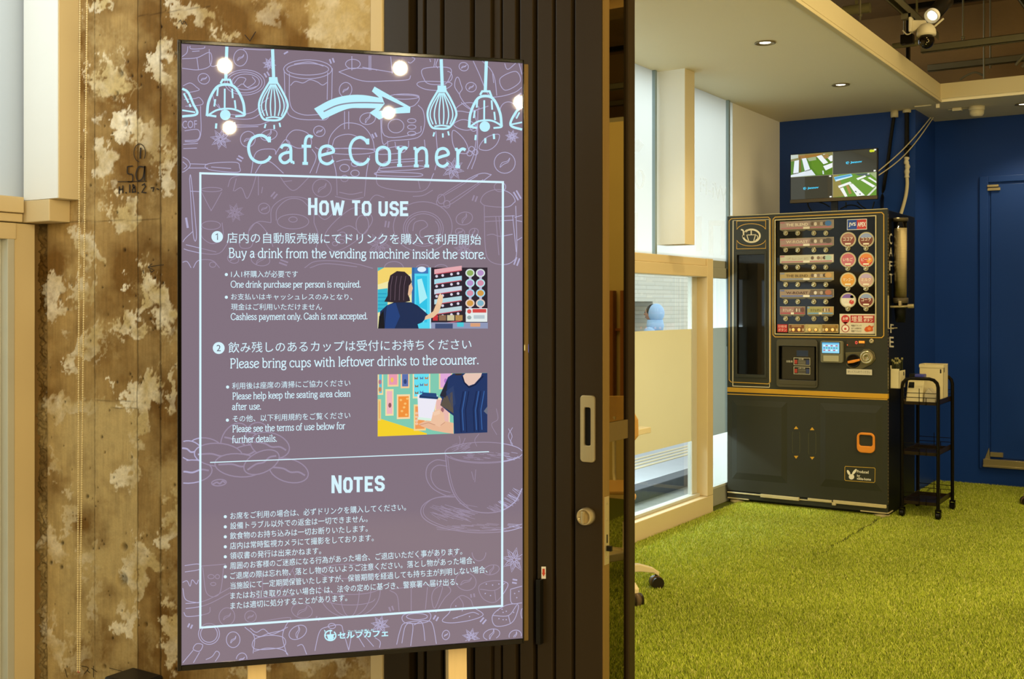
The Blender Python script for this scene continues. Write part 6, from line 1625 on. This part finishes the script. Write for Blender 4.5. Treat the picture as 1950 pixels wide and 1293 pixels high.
ZT = 2.95
def channel(x0, x1, y0, y1, z, label, along):
    t = MB()
    if along == 'x':
        t.box(x0, x1, y0, y0 + .003, z, z + .045).box(x0, x1, y0, y0 + .045, z + .042, z + .045).box(x0, x1, y0 + .042, y0 + .045, z, z + .045).box(x0, x1, y0, y0 + .012, z, z + .003).box(x0, x1, y0 + .033, y0 + .045, z, z + .003)
    else:
        t.box(x0, x0 + .003, y0, y1, z, z + .045).box(x0 + .042, x0 + .045, y0, y1, z, z + .045).box(x0, x0 + .045, y0, y1, z + .042, z + .045).box(x0, x0 + .012, y0, y1, z, z + .003)
    return t.build('ceiling_channel', GALV, None, 0, label, 'metal channel', 'steel channels under the slab')
channel(on_y(1753, 95, 7.42).x, 2.6, 7.42, 7.46, on_y(1853, 88, 7.42).z, 'long pale steel channel hung crosswise under the dark slab, at camera height', 'x')
channel(on_y(1766, 135, 8.2).x, 2.6, 8.2, 8.24, on_y(1853, 126, 8.2).z, 'steel channel hung crosswise farthest back, just above the far soffit', 'x')
channel(-1.60, -1.55, 3.2, 7.35, ZT, 'steel channel running lengthwise above the white soffit edge', 'y')
channel(-1.0, -.95, 3.2, 7.6, ZT + .02, 'steel channel running lengthwise at the upper corner of the open ceiling', 'y')
def rod(p, label):
    MB().tube([p, (p[0], p[1], ZS)], .006, 8).lathe([(.013, 0), (.013, .014), (.0, .014)], (p[0], p[1], p[2] + .02), seg=6).build('threaded_rod', GALV, None, 0, label, 'rod', 'hanging rods under the slab')
q = on_y(1834, 80, 7.44); rod((q.x, 7.44, q.z), 'thin steel rod holding the crosswise channel at camera height')
q = on_y(1874, 150, 7.9); rod((q.x, 7.9, ZC + .12), 'longest thin steel rod, standing down onto the far soffit')
q = on_y(1722, 100, 7.3); rod((q.x, 7.3, ZC + .3), 'thin steel rod behind the dome camera')
q = on_y(1638, 38, 6.4); rod((q.x, 6.4, q.z), 'short thin steel rod above the soffit edge')
q = on_y(1886, 130, 8.22); rod((q.x, 8.22, q.z), 'thin steel rod holding the farthest crosswise channel')
a = on_y(1725, 10, 7.5)
MB().box(a.x, 1.6, 7.5, 7.54, a.z - .03, a.z + .005).box(a.x, a.x + .02, 7.5, 7.54, ZC + .25, a.z).build('cable_rail', BLACKM, None, 0.002, 'black rail bent down at its end under the dark slab', 'rail')
a, b = on_y(1606, 22, 6.6), on_y(1657, 13, 6.6)
MB().tube([(a.x, 6.6, a.z), (b.x, 6.6, a.z)], .03, 14).box((a.x + b.x) / 2 - .008, (a.x + b.x) / 2 + .008, 6.595, 6.605, a.z, ZS).build('conduit', mat('dull_conduit', '#7d7850', 0.5, 0.3), None, 0, 'short dull pipe end above the soffit edge', 'pipe')
a, b = on_y(1700, 88, 7.2), on_y(1748, 80, 7.2)
MB().tube([(a.x, 7.2, a.z), (b.x, 7.2, a.z)], .018, 12).box(b.x - .012, b.x, 7.197, 7.203, a.z, ZS).build('conduit', mat('dull_conduit', '#7d7850'), None, 0, 'short dull pipe beside the small black box above the soffit', 'pipe')
for x0, y0, x1, y1, lb_ in ((1934, 124, 1958, 96, 'slanting steel strut at the edge of the open ceiling, the upper of two'), (1946, 128, 1966, 104, 'slanting steel strut at the edge of the open ceiling, the lower of two')):
    MB().tube([on_y(x0, y0, 7.9), on_y(x1, y1, 7.9)], .011, 8).build('steel_strut', GALV, None, 0, lb_, 'strut', 'struts in the open ceiling')
MB().tube(smooth3([on_y(x, y, 7.95) for x, y in ((1828, 152), (1842, 143), (1858, 138), (1874, 144))]), .007, 8).build('ceiling_wire', mat('grey_wire', '#6d6a55', .5), None, 0, 'grey wire looping on top of the far soffit', 'wire')

# dome camera on a bracket
YD = 6.60
P5 = lambda x, y: on_y(x, y, YD)
cc = P5(1764, 66)
cam_t = thing('dome_camera', (cc.x, YD, cc.z), 'white dome security camera with black ball lens under the open ceiling', 'security camera')
s1 = 6.33 / F
MB().lathe([(17.5 * s1, -.006), (18 * s1, .004), (17.5 * s1, .02), (15 * s1, .042), (10 * s1, .058), (4 * s1, .064), (0, .065)], cc, seg=28).build('dome_cap', PW, cam_t)
ball = MB().sphere((cc.x, YD, cc.z - .036), 15 * s1, 22, 14).build('lens_ball', mat('gloss_black_ball', '#120f0a', 0.15), cam_t)
MB().lathe([(.012, 0), (.014, -.004), (.008, -.006), (0, -.006)], (cc.x - .012, YD - .036, cc.z - .05), (.3, 1, .35), 14).build('camera_lens', mat('lens_glass', '#2a2418', 0.1), ball)
ld = MB()
for u, v in ((.012, -.028), (.018, -.038), (.02, -.05), (.012, -.054), (.006, -.062), (.022, -.044)):
    ld.sphere((cc.x + u, YD - math.sqrt(max(.0001, (15 * s1) ** 2 - u * u - (v + .034) ** 2)), cc.z + v), .0032, 8, 6)
ld.build('infrared_lamp', mat('ir_lamp', '#b8ad8c', 0.2), ball)
p0, p1 = P5(1735, 40), P5(1762, 41)
MB().box(p0.x - .008, p0.x + .008, YD - .03, YD + .03, P5(1735, 62).z, P5(1735, 34).z).prism([P5(1736, 38), P5(1762, 38), P5(1766, 46), P5(1752, 50), P5(1742, 58), P5(1737, 60)], (0, .03, 0)).build('wall_bracket', PW, cam_t, 0.004)
MB().tube([P5(1759, 51), P5(1772, 42)], .006, 8).tube([P5(1780, 50), P5(1797, 35)], .006, 8).build('antenna', PW, cam_t)
MB().tube(smooth3([P5(1737, 58), P5(1733, 64), P5(1726, 65), P5(1719, 58)]), .004, 8).build('camera_cable', PW, cam_t)
a, b = on_y(1714, 84, 6.7), on_y(1738, 63, 6.7)
MB().box(a.x, b.x, 6.7, 6.75, a.z, b.z).box(a.x + .03, b.x, 6.695, 6.705, a.z - .006, a.z).box((a.x + b.x) / 2 - .006, (a.x + b.x) / 2 + .006, 6.72, 6.73, b.z, ZT + .002).build('power_box', BLACKM, None, 0.004, 'small black box beside the white dome camera', 'box')
MB().box(-1.60, p0.x + .002, YD - .02, YD + .02, ZT - .03, ZT + .001).box(p0.x - .012, p0.x + .004, YD - .02, YD + .02, P5(1735, 36).z, ZT).build('camera_arm', GALV, cam_t)

# track spotlights: the one in sight, and those whose glow shows in the sign's glass
def spotlight(pos, aim, label, length=.17, r=.036, power=0, emit=25.0):
    pos, aim = Vector(pos), Vector(aim)
    ax = (aim - pos).normalized()
    t = thing('track_spotlight', pos, label, 'spotlight', 'black track spotlights')
    MB().lathe([(r, -.016), (r, -length), (r * .8, -length - .01), (0, -length - .01)], pos, ax, 24).build('lamp_body', mat('black_lamp_body', '#1a1712', 0.3, 0.3), t)
    MB().lathe([(r * .84, -.0165), (r, -.016), (r, .004), (r * .86, .004), (r * .66, -.010)], pos, ax, 24).build('lamp_rim', mat('pale_lamp_rim', '#c9c6bc', 0.4), t)
    MB().lathe([(r * .68, -.008), (0, -.006)], pos, ax, 20).build('lit_lens', mat('bright_lens' if emit > 20 else 'soft_lens', '#fff0d0', 0.4, emit=emit), t)
    back = pos - ax * length * .6
    MB().tube([back, (back.x, back.y, ZT + .09)], .009, 8).tube([(back.x - .06, back.y, ZT + .1), (back.x + .06, back.y, ZT + .1)], .016, 8).build('lamp_arm', mat('black_lamp_body', '#1a1712'), t)
    if power:
        lamp('track_spot', 'SPOT', pos + ax * .02, power, WARM, .04, aim, 75)
    return t
sp = on_y(1774, 31, 5.6)
spotlight(sp, sp + Vector((-.20, -.62, -.48)), 'black cylinder spotlight lit at its end above the white dome camera', power=40, emit=5)
lit = []
for k, (x, y, zt_) in enumerate(((428, 125, 2.8), (437, 243, 2.6), (762, 130, 2.8), (740, 215, 2.8), (990, 195, 2.75))):
    d = ray(x, y)
    t = SO.dot(SN) / d.dot(SN)
    P = d * t + Vector((0, 0, EYE))
    r = d - 2 * d.dot(SN) * SN
    s = (zt_ - P.z) / r.z
    L_ = P + r * s
    spotlight(L_, P, ('black spotlight mirrored in the upper corner of the sign, over the entrance', 'black spotlight mirrored in the sign below its first drawn lamp', 'black spotlight mirrored in the sign above the arrow head', 'black spotlight mirrored in the sign at the arrow head', 'black spotlight mirrored at the far edge of the sign')[k], power=34, r=(.021, .014, .020, .028, .016)[k], emit=30)

# ================================================================ furniture
WOOD = mat('light_oak', '#c79a55', 0.45, vary=.12, scale=5, stretch=(2, 12, 2))
CRM = mat('cream_plastic', '#cfc096', 0.4)
def swivel_chair(x, y, rz, label, turn=0.0):
    t = thing('swivel_chair', (x, y, FZ), label, 'chair', 'oak swivel chairs', rz)
    for k in range(5):
        a = 2 * PI * k / 5
        c, s = math.cos(a), math.sin(a)
        R = lambda r, z, w: [(c * r - s * w, s * r + c * w, z), (c * r + s * w, s * r - c * w, z)]
        lg_ = MB()
        prof = [(.03, .125, .085, .024), (.20, .118, .085, .018), (.265, .098, .075, .016), (.292, .078, .058, .014)]
        vs, fs = [], []
        for r, zt, zb, w in prof:
            vs += R(r, zt, w) + R(r, zb, w)
        for i in range(3):
            b = i * 4
            fs += [(b, b + 4, b + 5, b + 1), (b + 2, b + 3, b + 7, b + 6), (b, b + 2, b + 6, b + 4), (b + 1, b + 5, b + 7, b + 3)]
        fs += [(0, 1, 3, 2), (12, 14, 15, 13)]
        lg_.add(vs, fs)
        arm = lg_.build('base_arm', CRM, t, 0.004)
        w = MB()
        cx_, cy2 = c * .283, s * .283
        for o in (-.017, .017):
            w.tube([(cx_ - s * (o - .010), cy2 + c * (o - .010), .029), (cx_ - s * (o + .010), cy2 + c * (o + .010), .029)], .028, 16)
        w.tube([(cx_, cy2, .03), (cx_, cy2, .066)], .008, 8)
        cs = w.build('caster', mat('caster_black', '#221c14', 0.4), arm)
        MB().lathe([(.030, -.012), (.031, 0), (.030, .012)], (cx_, cy2, .030), (-s, c, 0), 20).build('caster_hood', mat('caster_hood_brown', '#5a4a34', 0.35), arm)
    MB().tube([(0, 0, .10), (0, 0, .26)], .032, 16).tube([(0, 0, .26), (0, 0, .40)], .018, 12).build('column', CRM, t)
    MB().prism([(px_, py_, .415) for px_, py_ in rounded(0, 0, .34, .34, .09)], (0, 0, .018)).build('seat', WOOD, t, 0.006).rotation_euler = (0, 0, turn)
    b = MB()
    n = 9
    vs, fs = [], []
    for i in range(n):
        u = (i / (n - 1) - .5) * 2
        for z, f in ((.69, .85), (.73, 1), (.80, 1), (.84, .9)):
            for d in (0, .012):
                vs.append((u * .20 * f, -.21 + .05 * u * u - d - (z - .69) * .25, z))
    for i in range(n - 1):
        for j in range(3):
            a = i * 8 + j * 2
            fs += [(a, a + 2, a + 10, a + 8), (a + 1, a + 9, a + 11, a + 3)]
        fs += [(i * 8, i * 8 + 8, i * 8 + 9, i * 8 + 1), (i * 8 + 6, i * 8 + 7, i * 8 + 15, i * 8 + 14)]
    fs += [(0, 1, 3, 2), (2, 3, 5, 4), (4, 5, 7, 6)]
    e = (n - 1) * 8
    fs += [(e, e + 2, e + 3, e + 1), (e + 2, e + 4, e + 5, e + 3), (e + 4, e + 6, e + 7, e + 5)]
    b.add(vs, fs)
    b.build('backrest', WOOD, t, 0.003).rotation_euler = (0, 0, turn)
    MB().tube([(-.06, -.14, .415), (-.06, -.215, .46), (-.06, -.222, .74)], .009, 8).tube([(.06, -.14, .415), (.06, -.215, .46), (.06, -.222, .74)], .009, 8).build('back_support', CRM, t).rotation_euler = (0, 0, turn)
    return t
# seat of the first chair faces the window counter (towards -x)
swivel_chair(-2.40, 4.40, math.radians(46), 'oak-backed swivel chair on cream star base at the window counter, mostly hidden by the door', math.radians(-24))
swivel_chair(-.872, 7.95, 1.15, 'swivel chair before the blue door, only a cream base tip and caster in sight')
swivel_chair(-.05, 4.75, 2.6, 'oak swivel chair out on the turf, seen only mirrored in the narrow bronze glass')
cq = on_z(1240, 813, .655)
ct = thing('window_counter', (-2.5, 3.8, 0), 'pale narrow counter along the window, its corner showing past the door', 'counter')
MB().box(XW + .085, cq.x, 2.7, cq.y, .625, .655).build('counter_top', mat('pale_oak_top', '#ddd0a8', 0.45, vary=.08, stretch=(12, 1, 1)), ct, 0.003)
MB().box(XW + .09, XW + .13, 2.75, 2.8, FZ, .625).box(XW + .09, XW + .13, 3.6, 3.65, FZ, .625).build('counter_leg', CRM, ct, 0.003)
# what the bronze glass mirrors: an ochre screen wall with timber slats
struct('wall_screen', MB().box(.5, 1.75, 6.6, 6.68, FZ, 2.5), mat('ochre_plaster', '#b89f62'), 0.003)
ssl = MB()
for k in range(16):
    ssl.box(.52 + k * .077, .545 + k * .077, 6.54, 6.59, .55, 1.37)
ssl.box(.5, 1.75, 6.57, 6.595, 1.10, 1.12)
ssl.build('slat_screen', mat('walnut_slat', '#7a4a22', 0.5, vary=.2, stretch=(6, 6, 1)), None, 0.002, 'row of upright walnut slats on the ochre wall, mirrored in the narrow bronze glass', 'slat screen')

# ================================================================ passer-by beyond the window, seen through the clear strip
px_, py_ = on_x(1245, 600, -6.2).x, on_x(1245, 600, -6.2).y
def skin(name, verts, edges, radii, m, parent=None, sub=2):
    me = bpy.data.meshes.new(name)
    me.from_pydata(verts, edges, [])
    o = bpy.data.objects.new(name, me)
    C.objects.link(o)
    me.materials.append(m)
    s = o.modifiers.new('skin', 'SKIN')
    s.use_smooth_shade = True
    for i, r in enumerate(radii):
        me.skin_vertices[0].data[i].radius = (r, r) if not isinstance(r, tuple) else r
    me.skin_vertices[0].data[0].use_root = True
    sb = o.modifiers.new('subdiv', 'SUBSURF')
    sb.levels = sb.render_levels = sub
    if parent is not None: o.parent = parent
    return o
SKIN = mat('skin', '#b98a6e', 0.5)
ps = thing('person', (px_, py_, .05), 'small person in a pale blue hooded jacket walking past outside the window', 'person', rz=PI * .5)
H = 1.20
bodyv = [(0, 0, .58), (0, 0, .72), (0, 0, .86), (0, .01, .95), (0, .02, 1.02), (.075, 0, .54), (.08, .10, .30), (.08, .14, .05), (.08, .22, .03), (-.075, 0, .54), (-.08, -.05, .30), (-.08, -.16, .07), (-.08, -.09, .03),
         (.14, 0, .90), (.19, .03, .72), (.19, .12, .56), (.19, .15, .50), (-.14, 0, .90), (-.19, -.02, .72), (-.19, .04, .56), (-.19, .06, .50)]
be = [(0, 1), (1, 2), (2, 3), (3, 4), (0, 5), (5, 6), (6, 7), (7, 8), (0, 9), (9, 10), (10, 11), (11, 12), (2, 13), (13, 14), (14, 15), (15, 16), (2, 17), (17, 18), (18, 19), (19, 20)]
br = [(.11, .085), (.10, .075), (.085, .07), .045, .04, .075, .055, .035, .03, .075, .055, .035, .03, .036, .036, .03, .022, .036, .036, .03, .022]
bd = skin('body', bodyv, be, br, SKIN, ps)
hv = MB().sphere((0, .03, 1.12), .088, 20, 14, sc=(.86, 1.0, 1.2)).sphere((0, .125, 1.11), .016, 8, 6).sphere((.075, .025, 1.115), .018, 8, 6, sc=(.5, 1, 1.2)).sphere((-.075, .025, 1.115), .018, 8, 6, sc=(.5, 1, 1.2))
hv.build('head', SKIN, ps)
for sx in (-.03, .03):
    MB().sphere((sx, .108, 1.135), .010, 8, 6).build('eye', mat('dark_eye', '#241a14', .3), ps)
MB().sphere((0, .112, 1.07), .02, 8, 6, sc=(1.2, .4, .3)).build('mouth', mat('lips', '#9a5a4e', .5), ps)
hr = MB().sphere((0, .012, 1.142), .095, 20, 14, sc=(.90, .96, 1.06))
hr.build('hair', mat('dark_hair', '#2b211a', .5), ps)
jv = [(0, 0, .56), (0, 0, .72), (0, 0, .88), (0, .0, .96), (.15, 0, .90), (.20, .03, .72), (.20, .11, .58), (-.15, 0, .90), (-.20, -.02, .72), (-.20, .035, .58)]
skin('jacket', jv, [(0, 1), (1, 2), (2, 3), (2, 4), (4, 5), (5, 6), (2, 7), (7, 8), (8, 9)], [(.15, .12), (.135, .11), (.145, .105), .07, .065, .055, .045, .065, .055, .045], mat('pale_blue_jacket', '#a9c9e6', 0.6, vary=.08), ps)
MB().sphere((0, -.035, 1.125), .118, 20, 14, sc=(.98, .88, 1.04)).lathe([(.10, .90), (.115, .96), (.10, 1.04)], (0, -.02, 0), seg=18).build('hood', mat('pale_blue_jacket', '#a9c9e6'), ps)
skin('trousers', [(0, 0, .57), (.075, 0, .52), (.08, .10, .30), (.08, .138, .09), (-.075, 0, .52), (-.08, -.05, .30), (-.08, -.15, .11)], [(0, 1), (1, 2), (2, 3), (0, 4), (4, 5), (5, 6)], [(.125, .1), .088, .068, .055, .088, .068, .055], mat('grey_trousers', '#4b5058', 0.7), ps)

# ================================================================ artificial turf
def turf():
    r = np.random.default_rng(3)
    n = 760000
    y = r.uniform(2.5, 8.54, n * 2)
    x = r.uniform(-2.71, 1.6, n * 2)
    dep = -sy_ * x + cy * y
    P = PX0 + F * (cy * x + sy_ * y) / dep
    Q = HOR + F * (EYE - FZ) / dep
    keep = (P > 1000) & (P < 2700) & (Q < 1600) & (r.random(len(x)) < np.where((P < 2050) & (Q < 1400), 1, .5))
    keep &= ~((y > YP - .012) & (x < -1.82))
    keep &= ~((y > YV + .16) & (y < 7.5) & (x < vx1 - .10))
    keep &= ~((x < -2.715) & (y < 6.52))
    # the joint between two rolls of turf
    a, b = on_z(1683, 985, FZ), on_z(1490, 1098, FZ)
    nx_, ny_ = (b.y - a.y), -(b.x - a.x)
    L = math.hypot(nx_, ny_)
    dist = np.abs((x - a.x) * nx_ / L + (y - a.y) * ny_ / L + .006 * np.sin(y * 23))
    keep &= ~((dist < .012) & (r.random(len(x)) < np.clip((y - 4.6) / 1.6, .25, .95)))
    x, y = x[keep][:n], y[keep][:n]
    m = len(x)
    h = r.uniform(.009, .018, m)
    w = r.uniform(.0009, .0016, m)
    th, ph = r.uniform(0, 2 * PI, m), r.uniform(0, 2 * PI, m)
    lean = r.uniform(.1, .9, m) * h
    dx, dy = np.cos(th) * w, np.sin(th) * w
    lx, ly = np.cos(ph) * lean, np.sin(ph) * lean
    V_ = np.zeros((m, 5, 3), np.float32)
    z0 = np.full(m, FZ)
    V_[:, 0] = np.stack([x - dx, y - dy, z0], 1)
    V_[:, 1] = np.stack([x + dx, y + dy, z0], 1)
    V_[:, 2] = np.stack([x + dx * .8 + lx * .45, y + dy * .8 + ly * .45, FZ + h * .6], 1)
    V_[:, 3] = np.stack([x - dx * .8 + lx * .45, y - dy * .8 + ly * .45, FZ + h * .6], 1)
    V_[:, 4] = np.stack([x + lx, y + ly, FZ + h * .95], 1)
    base = (np.arange(m) * 5)[:, None]
    loops = (base + np.array([0, 1, 2, 3, 3, 2, 4])[None]).astype(np.int32)
    starts = (np.arange(m)[:, None] * 7 + np.array([0, 4])[None]).astype(np.int32).ravel()
    me = bpy.data.meshes.new('artificial_turf')
    me.vertices.add(m * 5)
    me.vertices.foreach_set('co', V_.ravel())
    me.loops.add(m * 7)
    me.loops.foreach_set('vertex_index', loops.ravel())
    me.polygons.add(m * 2)
    me.polygons.foreach_set('loop_start', starts)
    me.update(calc_edges=True)
    pal = np.array([lin('#b2be3e'), lin('#c4cc54'), lin('#9cab34'), lin('#d6d47c'), lin('#86972a')])
    cidx = r.choice(5, m, p=[.3, .25, .22, .1, .13])
    patch = fbm(x, y, 1.6, 3, 8)
    colr = pal[cidx] * (0.85 + .3 * r.random(m))[:, None] * (0.75 + .5 * patch)[:, None]
    cc = np.ones((m, 5, 4), np.float32)
    cc[:, :, :3] = colr[:, None, :]
    at = me.color_attributes.new('Col', 'FLOAT_COLOR', 'POINT')
    at.data.foreach_set('color', cc.ravel())
    me.materials.append(attr_mat('turf_blades', 0.55, spec=.25))
    o = bpy.data.objects.new('artificial_turf', me)
    C.objects.link(o)
    tag(o, 'bright green artificial turf covering the shop floor', 'artificial grass', kind='stuff')
turf()
